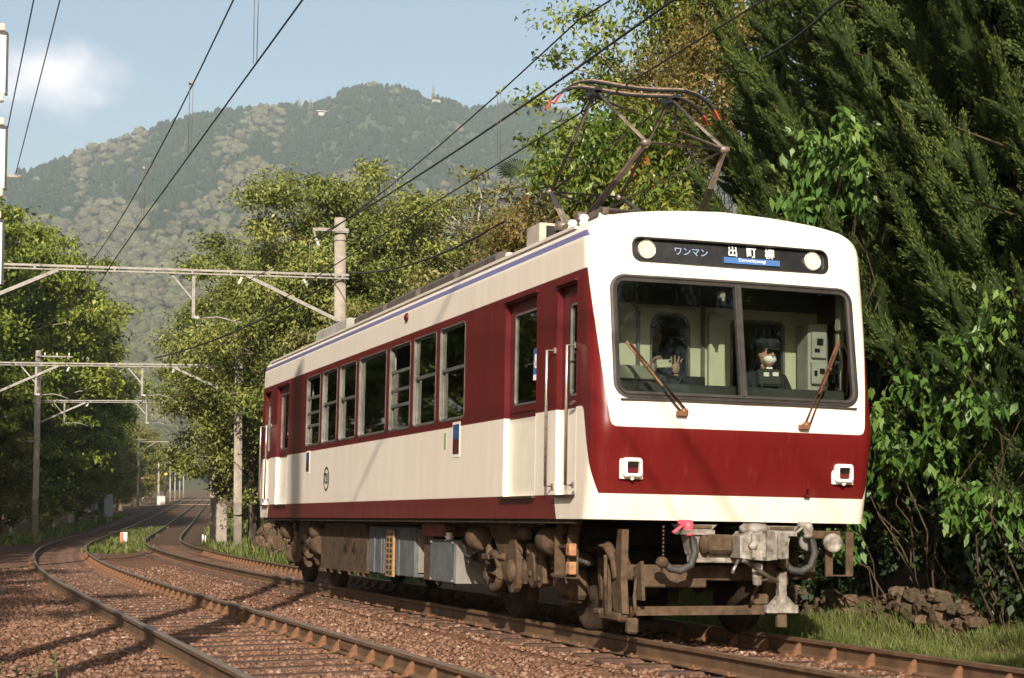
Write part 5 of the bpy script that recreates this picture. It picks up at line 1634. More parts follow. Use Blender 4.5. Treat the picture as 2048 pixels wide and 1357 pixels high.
for (xc, yl, tn) in ((0.0, (6.35, 11.3, 17.5, 22.0), 'railcar'), (LT, (2.6, 6.9, 11.6, 17.4, 22.5), 'left track')):
    for i, y in enumerate(yl):
        zt = mess_z(y, 5.325)
        d_ = MB().tube([(xc + hx(y) - .012, y, zt), (xc + hx(y) - .02, y, 5.33)], .0045, 5).tube([(xc + hx(y) + .03, y, zt), (xc + hx(y) + .012, y, 5.33)], .0045, 5)
        d_.tube([(xc + hx(y), y - .04, zt), (xc + hx(y), y + .04, zt)], .022, 8)
        d_ = d_.build('dropper', M_WIREP)
        tag(d_, ['nearest', 'second', 'third', 'fourth', 'fifth'][i] + ' thin dropper hanging between the wires over the ' + tn, 'dropper', gd)
wire('feeder_cable', sagline([(1.05, -20, 6.66), (1.05, 3.6, 6.62), (1.7, 25.3, 7.34)], .12), .016, M_WIRE, 'thick feeder cable running from the pole bracket over the railcar', 'overhead wires')
wire('branch_cable', sagline([(2.25, 12.8, 5.78), (2.6, 25.3, 6.62), (.6, 45, 6.3)], .25), .022, M_WIRE, 'dark cable slung from the thick pole into the bushes', 'overhead wires')
wire('tree_cable', sagline([(2.6, -8, 7.3), (2.6, 2.74, 6.49), (2.6, 4.4, 6.34)], .05), .016, M_WIRE, 'dark cable crossing in front of the conifers at the top', 'overhead wires')
wire('signal_cable', sagline([(-4.8, -40, 9.3), (-4.82, 25.7, 8.62)], .10), .010, M_BLUEW, 'blue-grey cable at the upper left, the right one of two', 'overhead wires')
wire('signal_cable', sagline([(-5.3, -40, 8.6), (-5.30, 25.7, 7.95)], .10), .010, M_BLUEW, 'blue-grey cable at the upper left, the left one of two', 'overhead wires')

# ---- sign boards on a near pole at the left edge of the view
sp = concrete_pole(-6.66, -2.1, 10.6, 'concrete pole just outside the left edge that carries white boards', r=.15, group=GP)
sp2 = concrete_pole(-7.70, -2.1, 9.6, 'second concrete pole outside the left edge, nearer the camera', r=.15, group=GP)
M_BRD = pm('white_sign_board', (.84, .82, .78), .5, .03, 4)
for (z0_, z1_, lab, xr) in ((3.90, 4.30, 'top white board with dark edge at the left margin', -6.062), (3.26, 3.66, 'middle white board with dark edge at the left margin', -6.055), (2.62, 3.03, 'lowest white board with dark edge at the left margin', -6.062)):
    root = empty('sign_board', (xr, -1.52, z0_))
    h_ = z1_ - z0_
    MB().box((-.19, 0, h_ / 2), (.36, .025, h_), bev=.004).build('panel', M_BRD, root)
    MB().box((-.004, .006, h_ / 2), (.016, .045, h_ + .01)).box((-.20, .010, h_ + .012), (.40, .05, .02)).build('edge_trim', M_BLK, root)
    MB().box((-.13, .0, h_ + .05), (.22, .05, .05), bev=.006).box((-.13, .0, -.03), (.22, .05, .05), bev=.006).build('clamp', pm('beige_clamp', (.62, .54, .42), .6, .1), root)
    MB().bar((-.40, -.3, h_ / 2), (-.30, .02, h_ / 2), .05, .05).build('support_bar', M_GALV, root)
    tag(root, lab, 'sign', 'white boards on the left pole')
wire('service_cable', [(-6.5, -2.3, 6.7), (-6.5, -7.1, 9.25), (-6.5, -14.5, 13.0)], .03, M_WIRE, 'thick service cable rising from the board pole behind the camera', 'overhead wires')

# ---- far poles, signal, marker post, boxes
gf = 'receding line poles'
_ord = ['first', 'second', 'third', 'fourth', 'fifth', 'sixth', 'seventh', 'eighth']
for i, (y, u, h_) in enumerate(((172, -2.3, 7.6), (236, -2.4, 8.4), (262, -2.3, 7.6), (290, -2.3, 7.6), (322, -2.3, 7.6), (356, -2.2, 7.6), (395, -2.2, 7.6))):
    x = LT + hx(y) + u
    p = concrete_pole(x, y, gz(y) + h_, _ord[i] + ' of the distant line poles left of the tracks, counted from the near end', zb=gz(y) - .5, r=.13, group=gf)
    MB().bar((-.2, 0, h_ + .1), (8.4, 0, h_ + .1), .07, .08).bar((.1, 0, h_ - 1), (1.8, 0, h_ + .05), .05, .05).build('gantry_beam', M_GALV, p)
    if i % 2 == 0: MB().bar((-.6, 0, h_ + .35), (.9, 0, h_ + .35), .06, .06).build('cross_arm', M_GALV, p)
for i, (y, u) in enumerate(((262, 2.4), (300, 2.4), (350, 2.4))):
    concrete_pole(hx(y) + u, y, gz(y) + 7.2, _ord[i] + ' of the distant line poles right of the tracks, counted from the near end', zb=gz(y) - .5, r=.13, group=gf)
sg_ = empty('railway_signal', (LT + hx(255) - 2.0, 255, gz(255) - .4))
MB().tube([(0, 0, 0), (0, 0, 5.4)], .07, 8).build('mast', M_GALV, sg_)
MB().box((0, -.08, 4.9), (.40, .16, 1.0), bev=.05).build('signal_head', M_BLK, sg_)
MB().lathe((0, -.165, 4.75), (0, -1, 0), [(0, .17), (.015, .15), (.03, 0)], 16).build('amber_lens', emis('amber_signal_light', (1.0, .28, .03), 6.0), sg_)
for z in (5.15, ): MB().lathe((0, -.165, z), (0, -1, 0), [(0, .10), (.12, .11)], 12).build('lens_hood', M_BLK, sg_)
tag(sg_, 'railway signal glowing amber at the edge of the dark wood', 'signal')
ks = empty('relay_case', (LT + hx(235) - 2.0, 235, gz(235) - .3))
MB().box((0, 0, .7), (1.1, .6, 1.4), bev=.03).build('case_body', pm('pale_case_paint', (.50, .46, .42), .6, .1), ks)
MB().box((0, -.01, 1.43), (1.2, .7, .06), bev=.01).build('case_lid', M_GALV, ks)
tag(ks, 'pale relay case at the foot of the signal', 'cabinet')
for (x, y, w_, h_, lab) in ((LT + hx(112) - 2.5, 112, .45, 2.0, 'narrow grey cabinet standing in the wood shade, left of a pair'), (LT + hx(112) - 1.5, 112.6, .6, 2.0, 'wider grey cabinet standing in the wood shade, right of a pair')):
    r_ = empty('trackside_cabinet', (x, y, gz(y) - .3))
    MB().box((0, 0, h_ / 2 + .45), (w_, .4, h_ - .4), bev=.02).build('cabinet_body', pm('blue_grey_cabinet', (.25, .27, .29), .6, .1), r_)
    MB().tube([(0, 0, 0), (0, 0, .5)], .06, 8).tube([(w_ * .35, 0, 0), (w_ * .35, 0, .5)], .04, 8).build('cabinet_leg', M_GALV, r_)
    MB().box((0, -.205, h_ / 2 + .45), (w_ - .06, .01, h_ - .5)).build('cabinet_door', pm('blue_grey_door', (.29, .31, .33), .55, .1), r_)
    tag(r_, lab, 'cabinet', 'grey cabinets in the shade')
lp = empty('telephone_post', (LT + hx(113) - 2.0, 113.5, gz(113) - .3))
MB().tube([(0, 0, 0), (0, 0, 4.6)], .05, 8).build('mast', M_GALV, lp)
MB().box((.0, -.05, 4.5), (.85, .12, .2), bev=.02).build('light_box', M_GALV, lp)
tag(lp, 'thin mast with a small flat box on top in the wood shade', 'mast')
mk = empty('marker_post', (2.0, 67.0, gz(66) - .22))
mk.scale = (.5, .5, .5)
MB().box((0, 0, .5), (.62, .10, 1.0), bev=.01).build('white_face', pm('marker_white', (.80, .74, .68), .5, .05), mk)
MB().box((-.17, -.056, .5), (.26, .012, .96)).add([(-.04, -.0625, .02), (.29, -.0625, .02), (-.04, -.0625, .45)], [(0, 1, 2)]).build('red_half', pm('marker_red', (.70, .13, .06), .5, .1), mk)
tag(mk, 'red and white marker board standing between the tracks', 'marker')
for (x, y, h_, w_, lab) in ((4.25, 53.5, 1.75, .40, 'short pale concrete post beside the taller pole'), (4.6, 57.5, 2.0, .3, 'short pale concrete post half hidden behind its neighbour')):
    r_ = MB().box((0, 0, h_ / 2), (w_, .22, h_), bev=.02).add([(-w_ / 2, -.11, h_), (w_ / 2, -.11, h_), (w_ / 2, .11, h_ - .0), (-w_ / 2, .11, h_)], [(0, 1, 2, 3)]).build('concrete_post', M_CONC)
    r_.location = (x, y, -.25)
    tag(r_, lab, 'post', 'short concrete posts')
od = empty('crossing_device', (5.02, 60, -.3))
MB().tube([(0, 0, 0), (0, 0, 1.75)], .05, 8).build('mast', pm('orange_mast', (.50, .19, .06), .6, .15), od)
MB().box((0, -.06, 1.25), (.26, .12, .3), bev=.02).build('white_plate', M_BRD, od)
MB().lathe((.05, -.08, 1.6), (0, -1, 0), [(0, .08), (.03, .07), (.05, 0)], 12).build('lamp', pm('amber_reflector', (.75, .33, .05), .3, .05), od)
tag(od, 'orange mast with a white plate at the bend of the track', 'mast')
for (px_, py_, lab) in ((4.68, 61, 'thin white stake pair in the grass beside the rail, left'), (5.3, 62, 'small white stake in the grass beside the rail, right')):
    r_ = MB().box((0, 0, .25), (.07, .04, .5), bev=.005).box((.11, 0, .24), (.05, .04, .46), bev=.005).build('white_stake', M_BRD); r_.location = (px_, py_, -.28)
    tag(r_, lab, 'stake', 'white stakes in the grass')
# level crossing panels far off and pale house fronts
gx = []
for i, (y, w_) in enumerate(((225, 3.0), (300, 6.0))):
    o_ = MB().box((LT / 2 + hx(y), y, gz(y) - .03), (11, w_, .05)).build('crossing_road', pm('pale_crossing_paving', (.36, .25, .19), .9, .15, 4))
    tag(o_, None, None, kind='structure')
# ================================================================== vegetation
def unit(a): return a / np.maximum(np.linalg.norm(a, axis=-1, keepdims=True), 1e-9)
def leaf_arrays(Cn, ax, nr, ln, wd, fold=.18):
    ax = unit(ax); sd = unit(np.cross(ax, nr)); nr = unit(np.cross(sd, ax))
    ln = ln[:, None]; wd = wd[:, None]
    b_ = Cn - ax * ln * .5; t_ = Cn + ax * ln * .5 - nr * ln * .10
    l_ = Cn - ax * ln * .06 + sd * wd * .5 + nr * wd * fold
    r_ = Cn - ax * ln * .06 - sd * wd * .5 + nr * wd * fold
    V_ = np.stack([b_, r_, t_, l_], 1).reshape(-1, 3)
    n_ = len(Cn)
    return V_, np.arange(n_ * 4).reshape(n_, 4)
def rdir(g, n_): return unit(g.normal(size=(n_, 3)))

def clump_crown(g, cl, per, ln, wd, up=.5, droop=.25, shell=.45):
    """cl: list of (centre, (rx,ry,rz)); per leaves each -> leaf arrays and random values"""
    Cs = np.array([c for c, _ in cl]); Rs = np.array([r for _, r in cl])
    n_ = len(cl) * per
    ci = np.repeat(np.arange(len(cl)), per)
    d = rdir(g, n_)
    r = g.random(n_) ** shell
    # lumpy clumps: the radius varies with direction
    wob = .75 + .5 * np.sin(d[:, 0] * 5 + ci) * np.sin(d[:, 1] * 4 + ci * 1.7) + .2 * g.random(n_)
    P_ = Cs[ci] + d * (r * np.clip(wob, .45, 1.3))[:, None] * Rs[ci]
    nr = d * .55 + np.array([0, 0, up]) + g.normal(size=(n_, 3)) * .45
    ax = g.normal(size=(n_, 3)) * .7 + d * .6 - np.array([0, 0, droop])
    s_ = .65 + .7 * g.random(n_)
    V_, F_ = leaf_arrays(P_, ax, nr, ln * s_, wd * s_)
    tone = (g.random(len(cl)) * .5)[ci] + .5 * g.random(n_)
    return V_, F_, tone

def limb(mb, a, b, r0, r1, g, wig=.12, n_=5, k=4):
    a = np.array(a); b = np.array(b); L_ = np.linalg.norm(b - a)
    pts = []; rs = []
    for i in range(k + 1):
        t = i / k
        p = a + (b - a) * t + (g.normal(size=3) * wig * L_ * .35 * math.sin(math.pi * t)) + np.array([0, 0, .10 * L_ * math.sin(math.pi * t)])
        pts.append(tuple(p)); rs.append(r0 + (r1 - r0) * t)
    mb.tube(pts, rs, n_, caps=False)
    return pts

M_BARK = pm('grey_brown_bark', (.13, .10, .075), .95, .25, 9, bump=.5, bscale=25, spec=.1)
M_BARKP = pm('pale_bark', (.36, .31, .25), .9, .2, 9, bump=.3, bscale=25, spec=.1)
M_BARKD = pm('dark_bark', (.07, .05, .035), .95, .25, 9, bump=.5, bscale=25, spec=.1)
LF_MID = leafmat('mid_green_leaves', [(0, (0.0513, 0.0743, 0.0162)), (0.35, (0.1148, 0.1418, 0.0297)), (0.7, (0.2025, 0.2228, 0.0486)), (1, (0.2767, 0.2633, 0.0743))], .15)
LF_LIGHT = leafmat('fresh_light_leaves', [(0, (.050, .078, .010)), (.35, (.115, .155, .018)), (.7, (.185, .220, .030)), (1, (.245, .255, .045))], .18)
LF_OLIVE = leafmat('olive_leaves', [(0, (0.052, 0.065, 0.0195)), (0.4, (0.1105, 0.1235, 0.0325)), (0.75, (0.1755, 0.156, 0.0468)), (1, (0.247, 0.182, 0.065))], .12)
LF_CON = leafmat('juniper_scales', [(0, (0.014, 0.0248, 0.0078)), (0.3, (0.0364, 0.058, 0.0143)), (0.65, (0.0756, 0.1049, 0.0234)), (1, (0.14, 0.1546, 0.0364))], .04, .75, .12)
LF_DEEP = leafmat('juniper_inner_shade', [(0, (.007, .012, .005)), (1, (.016, .024, .009))], .0, .9, .05)  # shade between the plumes put into near-black core leaves
LF_VINE = leafmat('glossy_laurel_leaves', [(0, (0.0342, 0.0776, 0.0154)), (0.5, (0.0698, 0.1397, 0.0282)), (0.85, (0.132, 0.2018, 0.0449)), (1, (0.2173, 0.2639, 0.077))], .15, .42, .3)
LF_BUSH = leafmat('yellow_green_bush_leaves', [(0, (0.0332, 0.0679, 0.0111)), (0.35, (0.0885, 0.1427, 0.02)), (0.65, (0.1659, 0.2038, 0.0333)), (0.86, (0.2414, 0.1766, 0.0333)), (0.94, (0.2033, 0.0951, 0.0333)), (1, (0.5337, 0.0679, 0.0222))], .25, .38, .5)
LF_BROWN = leafmat('bronze_bush_leaves', [(0, (0.0562, 0.05, 0.015)), (0.4, (0.1313, 0.1063, 0.0275)), (0.7, (0.2125, 0.1438, 0.04)), (0.93, (0.275, 0.175, 0.0562)), (1, (0.45, 0.0875, 0.0375))], .25, .45, .4)
LF_GRASS = leafmat('grass_blades', [(0, (.050, .075, .015)), (.4, (.095, .130, .030)), (.75, (.150, .175, .050)), (1, (.24, .22, .10))], .3, .6, .25)

def tree_proto(seed, H, R, z0, ncl, per, ln, wd, mleaf, mbark, flat=.55, rcl=(.8, 1.5), top=1.0, tr=.2, name='tree', gap=0.0):
    """trunk with limbs, crown of leaf clumps; built at the origin"""
    g = np.random.default_rng(seed)
    root = empty(name)
    cl = []
    t = 0
    while len(cl) < ncl and t < 5000:
        t += 1
        d = rdir(g, 1)[0]; rr_ = g.random() ** .38
        zc = (z0 + H) / 2; hz = (H - z0) / 2
        p = np.array([d[0] * R * rr_, d[1] * R * rr_, zc + d[2] * hz * rr_])
        # egg shape, uneven outline
        f_ = (p[2] - z0) / (H - z0)
        wmax = R * (1.12 - .50 * f_ ** 2.4) * (.75 + .45 * vn(math.atan2(d[1], d[0]) * 2.2 + seed, f_ * 4))
        if math.hypot(p[0], p[1]) > wmax: continue
        q = rcl[0] + (rcl[1] - rcl[0]) * g.random()
        cl.append((p, (q, q, q * flat)))
    V_, F_, tone = clump_crown(g, cl, per, ln, wd)
    np_mesh('crown', V_, F_, mleaf, {'rnd': tone}, parent=root)
    tk = MB()
    hs = np.linspace(0, H * .82, 7)
    tp = [(g.normal() * .02 * h_, g.normal() * .02 * h_, h_) for h_ in hs]
    tk.tube(tp, [tr * (1 - .8 * i / 6) * (1.25 if i == 0 else 1) for i in range(7)], 8, caps=False)
    for i in range(0, len(cl)):
        if g.random() < .75:
            c = cl[i][0]
            h_ = max(.8, min(c[2] - .25 * math.hypot(c[0], c[1]) - .3, H * .78))
            k = min(int(h_ / (H * .82) * 6), 5); f_ = h_ / (H * .82) * 6 - k
            a = np.array(tp[k]) * (1 - f_) + np.array(tp[k + 1]) * f_
            limb(tk, a, c, .055 * (1 - .5 * h_ / H) + .012, .012, g)
    tk.build('trunk', mbark, root)
    return root

def place(proto, x, y, label, s_=1.0, rz=0.0, group=None, name=None, z=None, used=set(), sz=None, cat='tree'):
    if proto.name not in used:
        r = proto; used.add(proto.name)
    else:
        r = copy_tree(proto)
    if name: r.name = name
    r.location = (x, y, (ground_z(x, y) - .1) if z is None else z)
    r.rotation_euler = (0, 0, rz)
    r.scale = (s_, s_, s_ if sz is None else sz)
    tag(r, label, cat, group)
    return r

T_MID = [tree_proto(21, 13.5, 4.6, 2.2, 150, 440, .155, .070, LF_MID, M_BARK, name='broadleaf_tree'),
         tree_proto(22, 12.5, 4.4, 1.5, 150, 420, .155, .070, LF_MID, M_BARK, name='broadleaf_tree')]
T_SPARSE = tree_proto(23, 12.0, 4.2, 4.0, 75, 150, .19, .08, LF_OLIVE, M_BARKP, name='sparse_tree', rcl=(.7, 1.2), tr=.22)
T_LIGHT = [tree_proto(31, 16.5, 4.2, 2.0, 150, 340, .235, .125, LF_LIGHT, M_BARKP, name='maple_tree', flat=.42, rcl=(1.0, 1.7)),
           tree_proto(32, 15.0, 4.0, 1.0, 150, 330, .235, .125, LF_LIGHT, M_BARKP, name='maple_tree', flat=.42, rcl=(1.0, 1.7))]
T_OLIVE = tree_proto(33, 12.0, 3.8, .8, 130, 220, .26, .12, LF_OLIVE, M_BARK, name='olive_tree')

gm = 'broadleaf trees right of the track'
place(T_MID[0], 6.2, 44.0, 'tall bushy tree with a pointed tip rising above the railcar', .98, .3, gm)
place(T_MID[1], 9.0, 45.5, 'broad leafy tree right of the tall pointed one', .95, 2.2, gm)
place(T_MID[1], 4.9, 50.5, 'leafy tree hanging over the concrete pole in the grass', .92, 4.0, gm)
place(T_SPARSE, 11.4, 43.5, 'thin-crowned tree with pale bare limbs beside the bronze bush', .98, 1.0, gm)
place(T_MID[0], 8.6, 66, 'leafy tree behind the grassy bend, overhanging the track', .9, 3.4, gm)
place(T_MID[0], 7.6, 43.0, 'full leafy tree between the tall pointed one and its broad neighbour', .9, 1.9, gm)
place(T_MID[1], 11.0, 48.5, 'full leafy tree behind the thin-crowned one', .9, 5.1, gm)
place(T_OLIVE, 5.6, 39.0, 'low olive tree on the bank directly behind the railcar rear', .62, .5, gm)
place(T_OLIVE, 8.2, 37.5, 'low olive tree behind the railcar roof, middle of three', .66, 2.5, gm)
place(T_OLIVE, 10.8, 35.5, 'low olive tree behind the railcar roof, rightmost of three', .66, 4.1, gm)
place(T_MID[1], 11.5, 78, 'leafy tree right of the track beyond the bend', .82, .9, gm)
place(T_MID[0], 15.0, 95, 'leafy tree far right of the track before the crossing', .75, 2.9, gm)
place(T_OLIVE, 6.4, 57.5, 'rounded olive tree low over the white stakes', .60, 1.2, gm)
gl = 'fresh green trees left of the tracks'
for i, (x, y, k, s_, lab) in enumerate((
        (-5.6, 78, 0, 1.12, 'tall light green tree at the left edge behind the pole'),
        (-1.9, 87, 1, 1.22, 'light green tree standing behind the left concrete pole'),
        (.9, 97, 0, 1.14, 'light green layered tree right of the left pole'),
        (-4.5, 98, 1, 1.12, 'light green tree deep in the left wood'),
        (1.9, 110, 1, 1.12, 'light green tree near the middle of the left wood edge'),
        (4.0, 124, 0, .92, 'light green tree farther along the left wood edge'),
        (6.4, 142, 1, .92, 'light green tree far along the left wood edge'),
        (9.6, 165, 0, .85, 'light green tree at the far end of the left wood edge'),
        (13.5, 195, 1, .8, 'pale distant tree where the left wood meets the tracks'),
        (-.5, 120, 0, 1.15, 'tall light green tree at the back of the left wood'),
        (3.5, 145, 1, 1.15, 'tall distant tree at the back of the left wood'))):
    place(T_LIGHT[k], x, y, lab, s_, i * 1.3, gl)
for i, (x, y, s_, lab) in enumerate(((-3.0, 78, .55, 'low dark olive tree at the foot of the left wood'), (.3, 90, .55, 'low dark olive tree behind the grey cabinets'), (2.8, 103, .6, 'low olive tree at the wood edge, right of the cabinets'), (5.0, 117, .6, 'low olive tree at the wood edge before the signal'))):
    place(T_OLIVE, x, y, lab, s_, i * 2.0, gl)
for i, (x, y, s_, lab) in enumerate(((22.8, 150, .7, 'leafy tree right of the far track'), (28, 185, .7, 'leafy tree right of the farthest track'), (36, 225, .8, 'last leafy tree on the right where the tracks vanish'))):
    place(T_MID[i % 2], x, y, lab, s_, i * 1.7, gm)
for i, (x, y, s_, lab) in enumerate(((19, 262, .7, 'pale tree left of the vanishing tracks'), (33, 330, .9, 'pale tree straight behind the vanishing tracks'), (36, 352, .9, 'pale tree right behind the vanishing tracks'), (50, 300, 1.0, 'tall pale tree right of the vanishing tracks'))):
    place(T_LIGHT[i % 2], x, y, lab, s_, i, gl)
# trees outside the view whose shade falls on the left wood and the far tracks
for i, (x, y, s_, lab) in enumerate(((15.8, 112, .62, 'low leafy tree hugging the right rail beyond the bend'), (19.0, 132, .66, 'low leafy tree hugging the right rail farther on'), (24.0, 165, .62, 'low leafy tree by the right rail before the far poles'), (30.5, 205, .6, 'small leafy tree by the right rail close to the vanishing point'))):
    place(T_MID[i % 2], x, y, lab, s_, i * 2.1, gm)
for i, (x, y, s_, lab) in enumerate(((14.6, 190, .95, 'dark olive tree by the left rail facing the first distant pole'), (18.6, 214, .95, 'dark olive tree by the left rail just before the relay case'), (24.0, 252, .95, 'dark olive tree behind the far row of line poles'), (31.0, 298, .95, 'dark olive tree behind the last of the far line poles'), (9.6, 155, .8, 'dark olive tree leaning to the left rail near the far poles'), (13.0, 178, .7, 'dark olive tree by the left rail, last before the signal'), (6.6, 133, .7, 'dark olive tree by the left rail in the tree tunnel'))):
    place(T_OLIVE, x, y, lab, s_, i * 2.4, gl)
gs = 'shade trees beyond the left edge'
for i, (x, y, s_, lab) in enumerate(((-14.5, -9, .8, 'unseen leafy tree left of the camera, added to cut sky light'), (-15.0, 2, .9, 'unseen leafy tree left of the near track, added to cut sky light'))):
    place(T_LIGHT[i % 2], x, y, lab, s_, i * 1.1 + 2.4, gs)  # unseen trees added on the left to cut sky fill
for i, (x, y, s_, lab) in enumerate(((7.5, -8, .8, 'unseen leafy tree right of the camera, added to cut sky light'), (6.5, -15, .8, 'unseen leafy tree behind the camera on the right, added to cut sky light'))):
    place(T_MID[i % 2], x, y, lab, s_, i * 1.1 + 1.4, gs)  # unseen trees added to lessen sky fill on the hedge
for i, (x, y, s_, lab) in enumerate(((-15.5, 14, .85, 'first shade tree beyond the left edge, nearest'), (-13.0, 27, .85, 'second shade tree beyond the left edge'), (-11.5, 37, .9, 'third shade tree beyond the left edge'), (-10.6, 47, .95, 'fourth shade tree beyond the left edge'), (-9.6, 57, 1.0, 'fifth shade tree beyond the left edge'), (-9.0, 67, 1.0, 'sixth shade tree beyond the left edge, farthest'))):
    place(T_LIGHT[i % 2], x, y, lab, s_, i * 1.1 + .4, gs)
place(T_OLIVE, -.2, -12.5, 'low shade tree behind the camera to its right', .60, .8, gs)

# ---- juniper hedge: flame-shaped plumes
def spindle(g, base, axis, R, nseg, nring, lump):
    """closed lumpy spindle; returns verts and quads"""
    Ln = np.linalg.norm(axis); a = axis / Ln
    e1 = unit(np.cross(a, np.array([.31, .52, .80]))); e2 = np.cross(a, e1)
    t = np.linspace(0.0, 1.0, nseg + 1)
    pr = R * np.clip(np.sin(np.pi * np.clip(t * .80 + .20, 0, 1)), .02, 1) ** .8
    an = np.arange(nring) / nring * 2 * np.pi
    rr_ = pr[:, None] * (1 + lump * (g.random((nseg + 1, nring)) - .5))
    V_ = base + axis * t[:, None, None] + (np.cos(an)[None, :, None] * e1 + np.sin(an)[None, :, None] * e2) * rr_[..., None]
    V_ = V_.reshape(-1, 3)
    i, k = np.meshgrid(np.arange(nseg), np.arange(nring), indexing='ij')
    k2 = (k + 1) % nring
    F_ = np.stack([i * nring + k, i * nring + k2, (i + 1) * nring + k2, (i + 1) * nring + k], -1).reshape(-1, 4)
    return V_, F_
def plume_leaves(g, base, tip, R, n_, ln, wd):
    """one flame-shaped plume: a lumpy body with side flames, covered in short scale sprays"""
    base = np.array(base); tip = np.array(tip)
    axis = tip - base; Ln = np.linalg.norm(axis); a = axis / Ln
    e1 = unit(np.cross(a, np.array([.3, .5, .81]))); e2 = np.cross(a, e1)
    sp = [(base, axis, R * .55, 1.0)]
    ns = 13
    for k in range(ns):
        t = (k + .5) / ns * .86; an = k * 2.4 + g.random() * .7
        od = math.cos(an) * e1 + math.sin(an) * e2
        reach = R * (.35 + 1.05 * (1 - t)) * (.8 + .4 * g.random())
        sp.append((base + axis * t + od * R * .18 * (1 - t), (a * 1.35 + od * .75 + g.normal(size=3) * .12) * reach, reach * .34, .6))
    wts = np.array([s_[2] * np.linalg.norm(s_[1]) for s_ in sp]); wts = wts / wts.sum()
    Vs = []; Fs_ = []; Ts = []; off = 0
    bendv = np.array([-.09, -.04, .0])
    tn = .16 * (g.random() - .5)
    for (b_, x_, r_, _), w_ in zip(sp, wts):
        V_, F_ = spindle(g, b_, x_, r_ * .55, 6, 5, .8)
        Vs.append(V_); Fs_.append(F_ + off); off += len(V_)
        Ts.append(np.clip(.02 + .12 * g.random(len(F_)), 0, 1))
        m_ = int(n_ * w_) + 4
        L2 = np.linalg.norm(x_); a2 = x_ / L2
        f1 = unit(np.cross(a2, np.array([.2, .6, .77]))); f2 = np.cross(a2, f1)
        t = g.random(m_); an = g.random(m_) * 6.283
        od = np.cos(an)[:, None] * f1 + np.sin(an)[:, None] * f2
        pr = r_ * np.clip(np.sin(np.pi * np.clip(t * .80 + .20, 0, 1)), .02, 1) ** .8
        P_ = b_ + x_ * t[:, None] + od * (pr * (.50 + .70 * g.random(m_)))[:, None]
        ax = a2[None] + od * .5 + g.normal(size=(m_, 3)) * .25
        nr = od + g.normal(size=(m_, 3)) * .35
        sc_ = .6 + .8 * g.random(m_)
        V_, F_ = leaf_arrays(P_, ax, nr, ln * sc_, wd * sc_, .1)
        Vs.append(V_); Fs_.append(F_ + off); off += len(V_)
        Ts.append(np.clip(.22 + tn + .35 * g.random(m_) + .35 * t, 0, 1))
    V_ = np.concatenate(Vs)
    f_ = np.clip(((V_ - base) @ a) / Ln, 0, 1.3)
    V_ = V_ + bendv[None] * (f_ ** 2)[:, None] * Ln
    return V_, np.concatenate(Fs_), np.concatenate(Ts)
def juniper_proto(seed, H, R, npl, per, small=1.0):
    g = np.random.default_rng(seed)
    root = empty('juniper_tree')
    Vs = []; Fs_ = []; Ts = []; off = 0
    tk = MB().tube([(0, 0, 0), (.05, .02, H * .45), (0, 0, H * .92)], [.16, .12, .03], 8, caps=False)
    zz = np.linspace(.5, H * .86, 13)
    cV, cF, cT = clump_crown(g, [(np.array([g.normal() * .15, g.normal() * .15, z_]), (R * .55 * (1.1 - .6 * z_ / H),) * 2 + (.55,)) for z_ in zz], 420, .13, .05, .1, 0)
    np_mesh('inner_shade_leaves', cV, cF, LF_DEEP, {'rnd': cT}, parent=root)
    for k in range(npl):
        z = .2 + (H - 1.2) * (k + .5 * g.random()) / npl
        an = k * 2.39996 + g.normal() * .3
        f_ = z / H
        rad_ = R * (1.0 - .45 * f_) * (.75 + .5 * g.random())
        o_ = np.array([math.cos(an), math.sin(an), 0])
        b_ = np.array([0, 0, z]) + o_ * rad_ * .72
        ln_ = (1.5 + .9 * g.random()) * (1.05 - .25 * f_)
        dv = o_ * (.28 + .20 * g.random()) + np.array([-.13, -.07, .98]) + g.normal(size=3) * .10
        tp = b_ + unit(dv) * ln_ + o_ * rad_ * .10
        V_, F_, T_ = plume_leaves(g, b_ - np.array([0, 0, .1]), tp, (.25 + .11 * g.random()) * small, per, .044, .015)
        Vs.append(V_); Fs_.append(F_ + off); Ts.append(T_); off += len(V_)
        limb(tk, (0, 0, max(.1, z - .3)), b_ + unit(dv) * ln_ * .5, .028, .008, g, n_=4, k=3)
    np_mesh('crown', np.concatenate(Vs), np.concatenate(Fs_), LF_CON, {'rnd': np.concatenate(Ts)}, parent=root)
    tk.build('trunk', M_BARKD, root)
    return root
T_JUN = [juniper_proto(41, 8.6, 1.6, 40, 3100), juniper_proto(42, 9.4, 1.7, 42, 3100)]
gj = 'dark juniper hedge on the right'
jl = ((3.95, -1.0, .92), (4.15, .9, 1.0), (4.25, 2.7, .93), (4.55, 4.3, 1.03), (4.6, 6.1, .95), (5.0, 7.8, 1.0), (5.3, 9.6, .92), (6.0, 1.4, 1.12), (6.3, 3.6, 1.12), (6.5, 6.0, 1.15), (7.0, 8.4, 1.15), (7.2, 10.8, 1.05), (7.6, 5.0, 1.3), (5.8, -1.0, 1.1))
jn = ['nearest', 'second', 'third', 'fourth', 'fifth', 'sixth', 'seventh']
for i, (x, y, s_) in enumerate(jl):
    lab = ('front row of the dark juniper hedge, %s tree from the right edge' % jn[i]) if i < 7 else ('back row of the dark juniper hedge, %s tree counted from the right' % jn[i - 7])
    place(T_JUN[i % 2], x + .55 + (.35 if y < 0 else 0), y, lab, s_, (i * .7) % .9 - .45, gj)

